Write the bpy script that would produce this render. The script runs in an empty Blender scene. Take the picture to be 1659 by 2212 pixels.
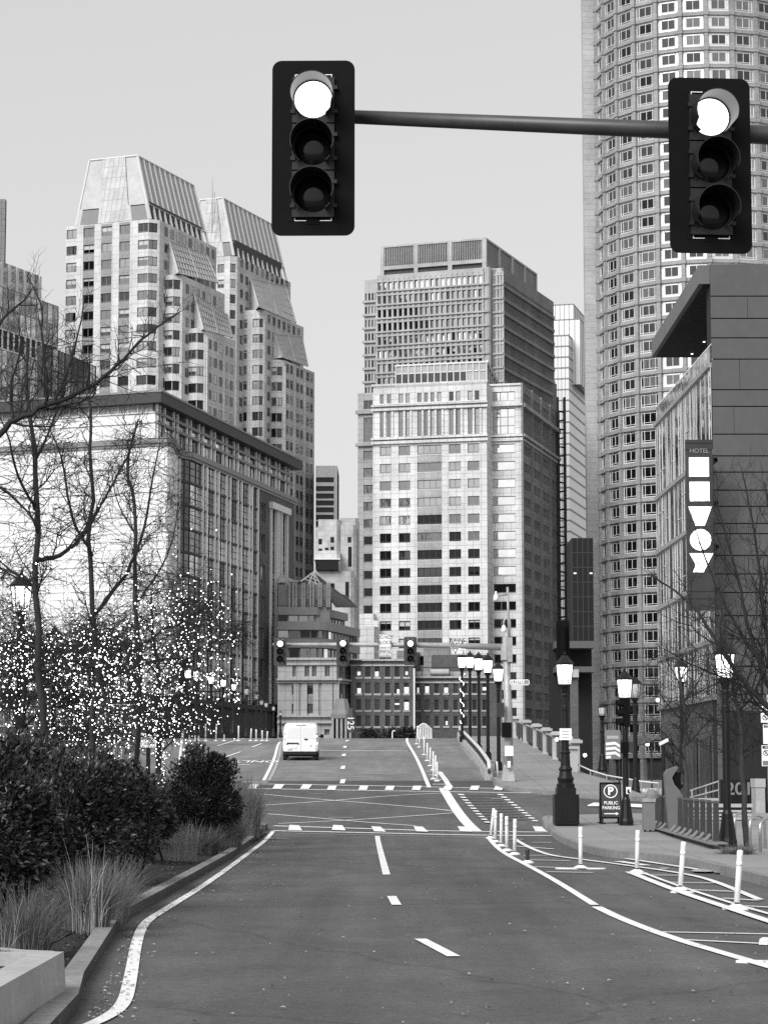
import bpy, math, random
from mathutils import Vector, Matrix, geometry, noise as mnoise
random.seed(7)
S = bpy.context.scene
COL = S.collection
R = math.radians
# ---------------------------------------------------------------- camera model (units of the 1659 x 2212 view of the photograph)
FPX, CX, CY, CAMH, HOR = 5073.0, 829.5, 1106.0, 1.75, 1670.0
PITCH = math.atan((HOR - CY) / FPX)
CP, SP = math.cos(PITCH), math.sin(PITCH)
def fu(v):
    d = (CY - v) / FPX
    return CP - d * SP, SP + d * CP
def P(u, v, Y):
    f, up = fu(v)
    t = Y / f
    return Vector(((u - CX) / FPX * t, Y, CAMH + up * t))
def zat(v, Y): return P(0, v, Y).z
def ysolve(v, z):                       # distance at which picture row v reaches height z
    f, up = fu(v)
    return (z - CAMH) * f / up
def sst(a, b, x):
    t = min(1, max(0, (x - a) / (b - a)))
    return t * t * (3 - 2 * t)
# ---------------------------------------------------------------- ground profile: flat street, then the bridge approach rising to a crest
_T = [0.0]
def _sl(y):
    if y < 58: return 0
    if y < 74: return .045 * (y - 58) / 16
    if y < 150: return .045
    if y < 176: return .045 - .075 * (y - 150) / 26
    if y < 292: return -.03
    return 0
for i in range(1, 1400): _T.append(_T[-1] + _sl(i * .5 - .25) * .5)
def prof(y):
    if y <= 0: return 0
    k = min(y * 2, 1397.99); i = int(k); f = k - i
    return _T[i] * (1 - f) + _T[i + 1] * f
def H(x, y):
    p = prof(y)
    k = sst(8.8, 11.2, x)
    return p * (1 - k) + min(p, .35) * k
def G(u, v, dz=0.0):
    y = 6.0
    def d(y):
        p = P(u, v, y); return p.z - H(p.x, y) - dz
    while y < 420 and d(y) > 0: y += .4
    a, b = y - .4, y
    for _ in range(30):
        m = (a + b) / 2
        if d(m) > 0: a = m
        else: b = m
    return P(u, v, b)
# ---------------------------------------------------------------- tags
WORLD = {}
def tag(o, label=None, cat=None, group=None, kind=None):
    if label: o['label'] = label
    if cat: o['category'] = cat
    if group: o['group'] = group
    if kind: o['kind'] = kind
    return o
def thing(name, label, cat, loc=(0, 0, 0), group=None, rz=0):
    o = bpy.data.objects.new(name, None)
    COL.objects.link(o); o.location = loc; o.rotation_euler.z = rz
    WORLD[o] = Vector(loc)
    return tag(o, label, cat, group)
def dup(root, loc=None, rz=None, label=None, sc=None, parent=None):
    r = root.copy(); COL.objects.link(r)
    if parent is not None: r.parent = parent
    if loc is not None: r.location = loc
    if rz is not None: r.rotation_euler.z = rz
    if sc is not None: r.scale = (sc, sc, sc) if not hasattr(sc, '__len__') else sc
    if label: r['label'] = label
    for c in root.children: dup(c, parent=r)
    return r
# ---------------------------------------------------------------- mesh builder
class MB:
    def __init__(s): s.v = []; s.f = []; s.m = []; s.k = 0
    def vert(s, *ps):
        i = len(s.v); s.v.extend(Vector(p) for p in ps); return list(range(i, i + len(ps)))
    def face(s, idx, m=None): s.f.append(tuple(idx)); s.m.append(s.k if m is None else m)
    def quad(s, a, b, c, d, m=None): s.face(s.vert(a, b, c, d), m)
    def poly(s, pts, m=None): s.face(s.vert(*pts), m)
    def hexa(s, b, t, m=None):          # bottom and top rings (counter-clockwise from above)
        n = len(b); i = s.vert(*b); j = s.vert(*t)
        s.face(list(reversed(i)), m); s.face(j, m)
        for k in range(n): s.face((i[k], i[(k + 1) % n], j[(k + 1) % n], j[k]), m)
    def box(s, x0, y0, z0, x1, y1, z1, m=None):
        s.hexa([(x0, y0, z0), (x1, y0, z0), (x1, y1, z0), (x0, y1, z0)], [(x0, y0, z1), (x1, y0, z1), (x1, y1, z1), (x0, y1, z1)], m)
    def obox(s, F, s0, t0, z0, s1, t1, z1, m=None):   # box in a facade frame, t outward
        p = F.p
        s.hexa([p(s0, t1, z0), p(s1, t1, z0), p(s1, t0, z0), p(s0, t0, z0)], [p(s0, t1, z1), p(s1, t1, z1), p(s1, t0, z1), p(s0, t0, z1)], m)
    def prism(s, pts, z0, z1, m=None):
        s.hexa([(x, y, z0) for x, y in pts], [(x, y, z1) for x, y in pts], m)
    def tube(s, path, rad, n=8, m=None, cap=True):
        path = [Vector(p) for p in path]
        if not hasattr(rad, '__len__'): rad = [rad] * len(path)
        rings = []; ref = None
        for i, p in enumerate(path):
            t = (path[min(i + 1, len(path) - 1)] - path[max(i - 1, 0)])
            t = t.normalized() if t.length > 1e-9 else Vector((0, 0, 1))
            if ref is None:
                ref = Vector((0, 0, 1)) if abs(t.z) < .9 else Vector((1, 0, 0))
            a = (ref - t * ref.dot(t))
            a = a.normalized() if a.length > 1e-6 else t.orthogonal().normalized()
            b = t.cross(a); ref = a
            rings.append(s.vert(*[p + (a * math.cos(q) + b * math.sin(q)) * rad[i] for q in [2 * math.pi * k / n for k in range(n)]]))
        for r0, r1 in zip(rings, rings[1:]):
            for k in range(n): s.face((r0[k], r0[(k + 1) % n], r1[(k + 1) % n], r1[k]), m)
        if cap: s.face(list(reversed(rings[0])), m); s.face(rings[-1], m)
    def lathe(s, prof_, n=12, c=(0, 0, 0), m=None, rot=0, sq=None):
        rings = []
        for r, z in prof_:
            rings.append(s.vert(*[(c[0] + r * math.cos(rot + 2 * math.pi * k / n), c[1] + r * math.sin(rot + 2 * math.pi * k / n), c[2] + z) for k in range(n)]))
        for a, b in zip(rings, rings[1:]):
            for k in range(n): s.face((a[k], a[(k + 1) % n], b[(k + 1) % n], b[k]), m)
        s.face(list(reversed(rings[0])), m); s.face(rings[-1], m)
    def mesh(s, name, mats, off=Vector((0, 0, 0)), smooth=False):
        me = bpy.data.meshes.new(name)
        me.from_pydata([v - off for v in s.v], [], s.f)
        if not isinstance(mats, (list, tuple)): mats = [mats]
        for m in mats: me.materials.append(m)
        if len(mats) > 1: me.polygons.foreach_set('material_index', s.m)
        uv = me.uv_layers.new(name='UVMap')
        data = []
        for p in me.polygons:
            n = p.normal
            if abs(n.z) > .75:
                for i in p.vertices: co = s.v[i]; data += [co.x, co.y]
            else:
                l = math.hypot(n.x, n.y); tx, ty = -n.y / l, n.x / l
                for i in p.vertices: co = s.v[i]; data += [co.x * tx + co.y * ty, co.z]
        uv.data.foreach_set('uv', data)
        if smooth: me.polygons.foreach_set('use_smooth', [True] * len(me.polygons))
        me.update()
        return me
    def build(s, name, mats, parent=None, smooth=False):
        if parent is not None: off = WORLD[parent]
        else:
            xs = [v.x for v in s.v]; ys = [v.y for v in s.v]
            off = Vector(((min(xs) + max(xs)) / 2, (min(ys) + max(ys)) / 2, min(v.z for v in s.v)))
        o = bpy.data.objects.new(name, s.mesh(name, mats, off, smooth))
        COL.objects.link(o)
        if parent is not None:
            o.parent = parent; WORLD[o] = off
        else: o.location = off; WORLD[o] = off
        return o
# ---------------------------------------------------------------- materials (all neutral: the photograph is black and white)
M = {}
def _base(name):
    m = bpy.data.materials.new(name); m.use_nodes = True
    nt = m.node_tree; b = nt.nodes['Principled BSDF']
    return m, nt, b
def g3(c): return (c, c, c, 1)
def mat(name, c, rough=.6, metal=0, spec=.4, nz=None, bump=None, emit=0, vary=0):
    m, nt, b = _base(name)
    b.inputs['Base Color'].default_value = g3(c); b.inputs['Roughness'].default_value = rough
    b.inputs['Metallic'].default_value = metal; b.inputs['Specular IOR Level'].default_value = spec
    L = nt.links.new
    if emit:
        b.inputs['Emission Color'].default_value = g3(1); b.inputs['Emission Strength'].default_value = emit
    if nz or bump:
        tc = nt.nodes.new('ShaderNodeTexCoord')
    if nz:                               # list of (scale, amount)
        prev = None
        for k, (sc, am) in enumerate(nz if isinstance(nz, list) else [nz]):
            n = nt.nodes.new('ShaderNodeTexNoise'); n.inputs['Scale'].default_value = sc; n.inputs['Detail'].default_value = 5; n.inputs['Roughness'].default_value = .65
            L(tc.outputs['Object'], n.inputs['Vector'])
            r = nt.nodes.new('ShaderNodeMapRange'); r.inputs['From Min'].default_value = .3; r.inputs['From Max'].default_value = .7
            r.inputs['To Min'].default_value = 1 - am; r.inputs['To Max'].default_value = 1 + am
            L(n.outputs['Fac'], r.inputs['Value'])
            x = nt.nodes.new('ShaderNodeMath'); x.operation = 'MULTIPLY'
            if prev is None: x.inputs[0].default_value = c
            else: L(prev.outputs[0], x.inputs[0])
            L(r.outputs['Result'], x.inputs[1]); prev = x
        L(prev.outputs[0], b.inputs['Base Color'])
    if bump:
        n = nt.nodes.new('ShaderNodeTexNoise'); n.inputs['Scale'].default_value = bump[0]; n.inputs['Detail'].default_value = 3
        L(tc.outputs['Object'], n.inputs['Vector'])
        bp = nt.nodes.new('ShaderNodeBump'); bp.inputs['Strength'].default_value = bump[1]; bp.inputs['Distance'].default_value = bump[2] if len(bump) > 2 else .02
        L(n.outputs['Fac'], bp.inputs['Height']); L(bp.outputs['Normal'], b.inputs['Normal'])
    M[name] = m
    return m
def panel(name, c1, c2, cm, w, h, mortar=.03, offset=0.0, rough=.7, nz=(.15, .18), fine=(1.6, .1)):
    m, nt, b = _base(name); L = nt.links.new
    b.inputs['Roughness'].default_value = rough; b.inputs['Specular IOR Level'].default_value = .3
    uv = nt.nodes.new('ShaderNodeTexCoord'); br = nt.nodes.new('ShaderNodeTexBrick')
    L(uv.outputs['UV'], br.inputs['Vector'])
    br.offset = offset; br.squash = 1
    br.inputs['Color1'].default_value = g3(c1); br.inputs['Color2'].default_value = g3(c2); br.inputs['Mortar'].default_value = g3(cm)
    br.inputs['Scale'].default_value = 1; br.inputs['Mortar Size'].default_value = mortar; br.inputs['Mortar Smooth'].default_value = .1
    br.inputs['Brick Width'].default_value = w; br.inputs['Row Height'].default_value = h
    bw = nt.nodes.new('ShaderNodeRGBToBW'); L(br.outputs['Color'], bw.inputs[0]); prev = bw.outputs[0]
    for sc, am in (nz, fine):
        n = nt.nodes.new('ShaderNodeTexNoise'); n.inputs['Scale'].default_value = sc; n.inputs['Detail'].default_value = 6; n.inputs['Roughness'].default_value = .6
        L(uv.outputs['Object'], n.inputs['Vector'])
        r = nt.nodes.new('ShaderNodeMapRange'); r.inputs['From Min'].default_value = .3; r.inputs['From Max'].default_value = .7
        r.inputs['To Min'].default_value = 1 - am; r.inputs['To Max'].default_value = 1 + am
        L(n.outputs['Fac'], r.inputs['Value'])
        x = nt.nodes.new('ShaderNodeMath'); x.operation = 'MULTIPLY'; L(prev, x.inputs[0]); L(r.outputs['Result'], x.inputs[1]); prev = x.outputs[0]
    L(prev, b.inputs['Base Color'])
    bp = nt.nodes.new('ShaderNodeBump'); bp.inputs['Strength'].default_value = .5; bp.inputs['Distance'].default_value = .03; bp.invert = True
    L(br.outputs['Fac'], bp.inputs['Height']); L(bp.outputs['Normal'], b.inputs['Normal'])
    M[name] = m
    return m
def glass(name, refl, rough=.03, wav=.0, sc=(.5, .5, .12), base=None, emit=0, dirt=.12):
    """reflective facade glass: mirror layer of the given strength over a dark body, with wavy panes"""
    m, nt, b = _base(name); L = nt.links.new
    tc = nt.nodes.new('ShaderNodeTexCoord')
    if base is None:
        b.inputs['Metallic'].default_value = 1; b.inputs['Base Color'].default_value = g3(refl)
        n0 = nt.nodes.new('ShaderNodeTexNoise'); n0.inputs['Scale'].default_value = .35; n0.inputs['Detail'].default_value = 3
        L(tc.outputs['Object'], n0.inputs['Vector'])
        r = nt.nodes.new('ShaderNodeMapRange'); r.inputs['From Min'].default_value = .3; r.inputs['From Max'].default_value = .7
        r.inputs['To Min'].default_value = refl * (1 - dirt); r.inputs['To Max'].default_value = refl * (1 + dirt)
        L(n0.outputs['Fac'], r.inputs['Value']); L(r.outputs['Result'], b.inputs['Base Color'])
    else:
        b.inputs['Base Color'].default_value = g3(base); b.inputs['Specular IOR Level'].default_value = refl
    b.inputs['Roughness'].default_value = rough
    if emit: b.inputs['Emission Color'].default_value = g3(1); b.inputs['Emission Strength'].default_value = emit
    if wav:
        mp = nt.nodes.new('ShaderNodeMapping'); mp.inputs['Scale'].default_value = sc
        L(tc.outputs['Object'], mp.inputs['Vector'])
        n = nt.nodes.new('ShaderNodeTexNoise'); n.inputs['Scale'].default_value = 1; n.inputs['Detail'].default_value = 3; n.inputs['Distortion'].default_value = 1.2
        L(mp.outputs['Vector'], n.inputs['Vector'])
        bp = nt.nodes.new('ShaderNodeBump'); bp.inputs['Strength'].default_value = 1; bp.inputs['Distance'].default_value = wav
        L(n.outputs['Fac'], bp.inputs['Height']); L(bp.outputs['Normal'], b.inputs['Normal'])
    M[name] = m
    return m
# ---------------------------------------------------------------- lettering
_TXT = {}
def text(name, s, size, m, parent, loc, rot=(math.pi / 2, 0, 0), sx=1.0, ext=.004, align='CENTER', bold=0.0, label=None):
    key = (s, size, align, bold, ext)
    if key not in _TXT:
        cu = bpy.data.curves.new('t', 'FONT'); cu.body = s; cu.size = size; cu.align_x = align; cu.align_y = 'CENTER'; cu.extrude = ext; cu.offset = bold
        to = bpy.data.objects.new('t', cu); COL.objects.link(to)
        bpy.context.view_layer.update()
        dg = bpy.context.evaluated_depsgraph_get()
        me = bpy.data.meshes.new_from_object(to.evaluated_get(dg))
        bpy.data.objects.remove(to); _TXT[key] = me
    me = _TXT[key].copy(); me.materials.clear(); me.materials.append(m)
    o = bpy.data.objects.new(name, me); COL.objects.link(o)
    if parent is not None:
        o.parent = parent; o.location = Vector(loc) - WORLD[parent]
    else: o.location = loc
    o.rotation_euler = rot; o.scale = (sx, 1, 1)
    return o
# ---------------------------------------------------------------- facades
class Fac:
    """vertical plane: A is its left end seen from outside; s runs along it, t outward, z up"""
    def __init__(s, A, ang):
        s.A = Vector((A[0], A[1], 0)); s.ang = ang
        s.d = Vector((math.cos(ang), math.sin(ang), 0)); s.n = Vector((s.d.y, -s.d.x, 0))
    @classmethod
    def two(c, A, B): return c(A, math.atan2(B[1] - A[1], B[0] - A[0]))
    def p(s, a, t, z):
        q = s.A + s.d * a + s.n * t; return Vector((q.x, q.y, z))
    def hit(s, u, v):                    # picture point -> (s, z) on the plane
        f, up = fu(v)
        r = Vector(((u - CX) / FPX, f, up)); o = Vector((0, 0, CAMH))
        t = (s.A - o).dot(s.n) / r.dot(s.n)
        q = o + r * t
        return (q - s.A).dot(s.d), q.z
    def S(s, u, v=1200): return s.hit(u, v)[0]
    def Z(s, v, u=None):
        return s.hit(u if u is not None else 830, v)[1]
    def ZR(s, v, u): return s.hit(u, v)[1]
    def off(s, t): return Fac(s.p(0, t, 0), s.ang)
def wall(mb, F, se, ze, opened, depth=.3, m=None, mr=None):
    """wall skin with real openings; se, ze = break lines; opened(i, j) -> cell is a hole"""
    n, k = len(se) - 1, len(ze) - 1
    op = [[bool(opened(i, j)) for j in range(k)] for i in range(n)]
    for i in range(n):
        j = 0
        while j < k:
            if op[i][j]: j += 1; continue
            j2 = j
            while j2 + 1 < k and not op[i][j2 + 1]: j2 += 1
            mb.quad(F.p(se[i], 0, ze[j]), F.p(se[i + 1], 0, ze[j]), F.p(se[i + 1], 0, ze[j2 + 1]), F.p(se[i], 0, ze[j2 + 1]), m)
            j = j2 + 1
        for j in range(k):
            if not op[i][j]: continue
            a, b, c, e = se[i], se[i + 1], ze[j], ze[j + 1]
            if i == 0 or not op[i - 1][j]: mb.quad(F.p(a, 0, c), F.p(a, 0, e), F.p(a, -depth, e), F.p(a, -depth, c), mr)
            if i == n - 1 or not op[i + 1][j]: mb.quad(F.p(b, 0, e), F.p(b, 0, c), F.p(b, -depth, c), F.p(b, -depth, e), mr)
            if j == 0 or not op[i][j - 1]: mb.quad(F.p(a, 0, c), F.p(a, -depth, c), F.p(b, -depth, c), F.p(b, 0, c), mr)
            if j == k - 1 or not op[i][j + 1]: mb.quad(F.p(a, 0, e), F.p(b, 0, e), F.p(b, -depth, e), F.p(a, -depth, e), mr)
class Windows:
    """collects the windows of one building; the 100 that show largest become parts, the rest one part"""
    def __init__(s, root, name='window', cap=100): s.root = root; s.L = []; s.name = name; s.cap = cap
    def add(s, F, a, b, c, e, t, glassm, framem, nx=2, nz=1, fw=.09, fd=.08, split=None, mid=None, lo=None):
        s.L.append((F, a, b, c, e, t, glassm, framem, nx, nz, fw, fd, split, lo))
    @staticmethod
    def geo(mb, F, a, b, c, e, t, gi, fi, nx, nz, fw, fd, split, lo, li):
        p = F.p
        if lo:                                   # lower or upper share of the pane behind a blind (fraction from the top)
            zz = e - (e - c) * lo
            mb.quad(p(a, t, c), p(b, t, c), p(b, t, zz), p(a, t, zz), gi)
            mb.quad(p(a, t, zz), p(b, t, zz), p(b, t, e), p(a, t, e), li)
        else: mb.quad(p(a, t, c), p(b, t, c), p(b, t, e), p(a, t, e), gi)
        if fw <= 0: return
        def bar(s0, s1, z0, z1): mb.obox(F, s0, t - .01, z0, s1, t + fd, z1, fi)
        bar(a, b, c, c + fw); bar(a, b, e - fw, e)
        xs = [a + (b - a) * i / nx for i in range(nx + 1)]
        for i, x in enumerate(xs):
            x0, x1 = (x, x + fw) if i == 0 else ((x - fw, x) if i == nx else (x - fw / 2, x + fw / 2))
            bar(x0, x1, c + fw, e - fw)
        zs = split if split is not None else [i / nz for i in range(1, nz)]
        for q in zs:
            z = c + (e - c) * q
            for x0, x1 in zip(xs, xs[1:]): bar(x0 + fw * (1 if x0 == xs[0] else .5), x1 - fw * (1 if x1 == xs[-1] else .5), z - fw / 2, z + fw / 2)
    def finish(s):
        def px(w):
            F, a, b, c, e = w[:5]
            q = F.p((a + b) / 2, 0, (c + e) / 2)
            vis = abs(F.n.dot((Vector((0, 0, CAMH)) - q).normalized()))
            f = FPX / q.y
            u = CX + q.x * f
            inside = 1 if -20 < u < 1680 else .001
            return (b - a) * (e - c) * f * f * vis * inside
        L = sorted(s.L, key=px, reverse=True)
        for w in L[:s.cap]:
            mb = MB(); ms = [w[6], w[7], M['blind']]
            Windows.geo(mb, w[0], *w[1:6], 0, 1, *w[8:12], w[12], w[13], 2)
            mb.build(s.name, ms, s.root)
        if len(L) > s.cap:
            mb = MB(); ms = []
            def mi(m):
                if m not in ms: ms.append(m)
                return ms.index(m)
            for w in L[s.cap:]: Windows.geo(mb, w[0], *w[1:6], mi(w[6]), mi(w[7]), *w[8:12], w[12], w[13], mi(M['blind']))
            o = mb.build(s.name, ms, s.root); o['kind'] = 'stuff'
# ================================================================ materials
mat('asphalt', .10, .85, spec=.25, nz=[(.12, .16), (.9, .10), (9, .20), (34, .34)], bump=(120, .35, .01))
def streaks(m):
    nt = m.node_tree; L = nt.links.new; b = nt.nodes['Principled BSDF']; src = b.inputs['Base Color'].links[0].from_socket
    tc = nt.nodes.new('ShaderNodeTexCoord')
    def noisefac(scale, lo, hi, detail=4, dist=0):
        mp = nt.nodes.new('ShaderNodeMapping'); mp.inputs['Scale'].default_value = scale; L(tc.outputs['Object'], mp.inputs['Vector'])
        n = nt.nodes.new('ShaderNodeTexNoise'); n.inputs['Scale'].default_value = 1; n.inputs['Detail'].default_value = detail; n.inputs['Distortion'].default_value = dist; L(mp.outputs[0], n.inputs['Vector'])
        r = nt.nodes.new('ShaderNodeMapRange'); r.inputs['From Min'].default_value = .35; r.inputs['From Max'].default_value = .65; r.inputs['To Min'].default_value = lo; r.inputs['To Max'].default_value = hi; L(n.outputs['Fac'], r.inputs['Value']); return r.outputs[0]
    def mul(a, c):
        x = nt.nodes.new('ShaderNodeMath'); x.operation = 'MULTIPLY'; L(a, x.inputs[0]); L(c, x.inputs[1]); return x.outputs[0]
    out = mul(src, noisefac((.55, .035, 1), .84, 1.14)); out = mul(out, noisefac((2.2, .12, 1), .93, 1.06))
    # blotches of oil and patched spots
    out = mul(out, noisefac((.5, .22, 1), .88, 1.08, 6, 1.5))
    v = nt.nodes.new('ShaderNodeTexVoronoi'); v.feature = 'DISTANCE_TO_EDGE'; v.inputs['Scale'].default_value = .16
    mp = nt.nodes.new('ShaderNodeMapping'); mp.inputs['Scale'].default_value = (1, .55, 1)
    nz_ = nt.nodes.new('ShaderNodeTexNoise'); nz_.inputs['Scale'].default_value = .8; nz_.inputs['Detail'].default_value = 5; L(tc.outputs['Object'], nz_.inputs['Vector'])
    ad = nt.nodes.new('ShaderNodeVectorMath'); ad.operation = 'ADD'; L(tc.outputs['Object'], ad.inputs[0]); L(nz_.outputs['Color'], ad.inputs[1]); L(ad.outputs[0], mp.inputs['Vector']); L(mp.outputs[0], v.inputs['Vector'])
    r = nt.nodes.new('ShaderNodeMapRange'); r.inputs['From Min'].default_value = .0; r.inputs['From Max'].default_value = .010; r.inputs['To Min'].default_value = .74; r.inputs['To Max'].default_value = 1; L(v.outputs['Distance'], r.inputs['Value'])
    out = mul(out, r.outputs[0]); L(out, b.inputs['Base Color'])
streaks(M['asphalt'])
mat('deck', .19, .85, spec=.25, nz=[(.12, .14), (.7, .10), (12, .15), (80, .22)], bump=(110, .3, .01))
streaks(M['deck'])
mat('asphalt_dark', .075, .85, spec=.25, nz=[(.2, .2), (1.5, .15), (60, .25)], bump=(110, .3, .01))
mat('ground', .16, .9, nz=[(.05, .2), (.8, .15)])
mat('paint', .8, .6, nz=[(.8, .1), (7, .13), (40, .12)])
def wear(m, lo, hi):
    nt = m.node_tree; L = nt.links.new; b = nt.nodes['Principled BSDF']; src = b.inputs['Base Color'].links[0].from_socket
    tc = nt.nodes.new('ShaderNodeTexCoord'); n = nt.nodes.new('ShaderNodeTexNoise'); n.inputs['Scale'].default_value = 9; n.inputs['Detail'].default_value = 8; n.inputs['Roughness'].default_value = .75; L(tc.outputs['Object'], n.inputs['Vector'])
    r = nt.nodes.new('ShaderNodeMapRange'); r.inputs['From Min'].default_value = lo; r.inputs['From Max'].default_value = hi; r.inputs['To Min'].default_value = .22; r.inputs['To Max'].default_value = 1; L(n.outputs['Fac'], r.inputs['Value'])
    x = nt.nodes.new('ShaderNodeMath'); x.operation = 'MULTIPLY'; L(src, x.inputs[0]); L(r.outputs[0], x.inputs[1]); L(x.outputs[0], b.inputs['Base Color'])
wear(M['paint'], .33, .42)
mat('paint_worn', .36, .7, nz=[(2, .25), (12, .3)])
panel('pavement', .24, .27, .13, 1.5, 1.5, .012, 0, .85, (.3, .12), (9, .12))
mat('kerb', .22, .8, nz=[(.7, .2), (11, .25), (60, .2)], bump=(30, .4, .01))
mat('concrete', .38, .85, nz=[(.9, .14), (6, .12), (40, .1)], bump=(25, .3, .01))
mat('soil', .016, .95, nz=[(4, .4), (30, .5)], bump=(20, .8, .05))
mat('black_metal', .007, .45, spec=.3, nz=[(3, .3)])
mat('dark_metal', .03, .45, spec=.5, nz=[(3, .25)])
mat('grey_metal', .30, .5, metal=.25, nz=[(2, .15)])
mat('steel', .55, .3, metal=.9, nz=[(3, .1)])
mat('white_plastic', .78, .45, nz=[(4, .08), (30, .06)])
mat('sign_white', .88, .5)
mat('ink', .02, .6)
mat('white_paint', .8, .35, spec=.5)
mat('rubber', .012, .8)
mat('lamp_glass', .8, .4, emit=2.6)
mat('lamp_dim', .35, .3, emit=.25); M['lamp_dim'].cycles.emission_sampling = 'NONE'
mat('lens_on', .9, .4, emit=2.2)
mat('lens_off', .006, .06, spec=.35)
mat('bulb', .9, .4, emit=7); M['bulb'].cycles.emission_sampling = 'NONE'
mat('blind', .5, .7, nz=[(.6, .1)])
mat('lit', .7, .7, emit=.55, nz=[(.7, .3)]); M['lit'].cycles.emission_sampling = 'NONE'
mat('frame_dark', .03, .5)
mat('frame_mid', .22, .5)
mat('frame_white', .72, .45)
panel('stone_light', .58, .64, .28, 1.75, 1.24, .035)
panel('stone_shaded', .21, .235, .13, 1.75, 1.24, .035)  # darker copy of the light stone, shade of the side painted in
panel('stone_pale', .56, .63, .32, 1.5, 1.8, .03)
panel('stone_mid', .34, .38, .2, 1.5, 1.2, .03)
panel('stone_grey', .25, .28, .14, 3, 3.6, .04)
panel('stone_old', .40, .47, .3, 2.0, .9, .02, .5, nz=(.12, .3), fine=(.5, .25))
panel('conc_tower', .39, .43, .28, 4, 8, .03)
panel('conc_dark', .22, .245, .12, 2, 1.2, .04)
panel('brick', .105, .13, .085, .24, .08, .01, .5, nz=(.25, .25), fine=(2, .15))
panel('brick_dark', .085, .105, .07, .24, .08, .01, .5, nz=(.25, .25), fine=(2, .15))
panel('pier_stone', .42, .46, .26, 3.2, 1.3, .03)
panel('hotel_clad', .080, .088, .02, 4.6, 1.35, .035, .37, nz=(.1, .08))
panel('granite_rose', .22, .25, .14, 1.5, 1.5, .03)
mat('conc_rib', .42, .75, nz=[(.1, .15), (.8, .12)])
mat('spandrel', .19, .6, nz=[(.3, .1)])
mat('fin_white', .9, .45)
mat('white_clad', .84, .5, nz=[(.3, .05)])
mat('roof_dark', .045, .6, nz=[(.5, .15)])
mat('louver', .10, .6)
mat('louver_white', .7, .6)
mat('copper', .33, .45, metal=.2, nz=[(.2, .12), (1.2, .08)])
mat('copper_rib', .62, .5)
glass('g_black', .35, base=.006)
glass('g_dark', .10, wav=.03)
glass('g_mid', .26, wav=.02)
glass('g_grey', .42, wav=.02)
glass('g_light', .78, wav=.02)
glass('g_wave', .55, wav=.10, sc=(.55, .55, .12))
glass('g_wave_dark', .20, wav=.10, sc=(.55, .55, .12))
mat('g_far', .78, .25, spec=.6, nz=[(.05, .06)])  # diffuse pale tone stands for the sky reflected in far glass
# ================================================================ camera, sky, sun
cam = bpy.data.cameras.new('camera'); co = bpy.data.objects.new('camera', cam); COL.objects.link(co)
co.location = (0, 0, CAMH); co.rotation_euler = (math.pi / 2 + PITCH, 0, 0)
cam.sensor_fit = 'VERTICAL'; cam.sensor_height = 24; cam.lens = FPX / 2212 * 24
cam.clip_start = .5; cam.clip_end = 6000
S.camera = co
SUN_EL, SUN_AZ = R(38), R(212)          # low bright patch of sky behind and to the left of the camera (azimuth from +y, clockwise)
w = bpy.data.worlds.new('World'); S.world = w; w.use_nodes = True
nt = w.node_tree; bg = nt.nodes['Background']
sky = nt.nodes.new('ShaderNodeTexSky'); sky.sky_type = 'NISHITA'; sky.sun_disc = False
sky.sun_elevation = SUN_EL; sky.sun_rotation = SUN_AZ; sky.air_density = 1.0; sky.dust_density = 3.5; sky.ozone_density = 1
bw = nt.nodes.new('ShaderNodeRGBToBW'); pw = nt.nodes.new('ShaderNodeMath'); pw.operation = 'POWER'; pw.inputs[1].default_value = .33
ml = nt.nodes.new('ShaderNodeMath'); ml.operation = 'MULTIPLY'; ml.inputs[1].default_value = 4.25
nt.links.new(sky.outputs[0], bw.inputs[0]); nt.links.new(bw.outputs[0], pw.inputs[0]); nt.links.new(pw.outputs[0], ml.inputs[0])
nt.links.new(ml.outputs[0], bg.inputs['Color']); bg.inputs['Strength'].default_value = .12
sl = bpy.data.lights.new('sun', 'SUN'); so = bpy.data.objects.new('sun', sl); COL.objects.link(so)
sl.energy = 3.3; sl.angle = R(36)
sd = Vector((math.sin(SUN_AZ) * math.cos(SUN_EL), math.cos(SUN_AZ) * math.cos(SUN_EL), math.sin(SUN_EL)))
so.rotation_euler = sd.to_track_quat('Z', 'Y').to_euler()
S.view_settings.view_transform = 'Standard'; S.view_settings.look = 'None'; S.view_settings.exposure = 0
S.cycles.use_denoising = False
S.cycles.max_bounces = 5; S.cycles.diffuse_bounces = 2; S.cycles.glossy_bounces = 3
try: S.cycles.sample_clamp_indirect = 4
except Exception: pass
# ================================================================ ground, roads
def sheet(name, xs, ys, dz, m, kind='structure', hf=H):
    mb = MB(); ids = []
    for y in ys: ids.append(mb.vert(*[(x, y, hf(x, y) + dz) for x in xs]))
    for a, b in zip(ids, ids[1:]):
        for k in range(len(xs) - 1): mb.face((a[k], a[k + 1], b[k + 1], b[k]))
    return tag(mb.build(name, m, None, True), kind=kind)
def rng(a, b, st):
    n = max(1, round((b - a) / st)); return [a + (b - a) * i / n for i in range(n + 1)]
sheet('ground', [-2500, -400, -60, -30, -20] + rng(-15, 16, 1) + [20, 30, 60, 400, 2500], [-300, -60] + rng(0, 320, 2) + [600, 1500, 4000], -.03, M['ground'])
sheet('road', rng(-18, 26, 1), rng(2, 97.5, .75), .004, M['asphalt'])
sheet('bridge_deck', rng(-18, 8.7, .89), rng(97.6, 260, 1), .006, M['deck'])
sheet('road_patch', rng(-9, 5.6, 1), rng(92.6, 97.4, .8), .010, M['asphalt_dark'])
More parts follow.
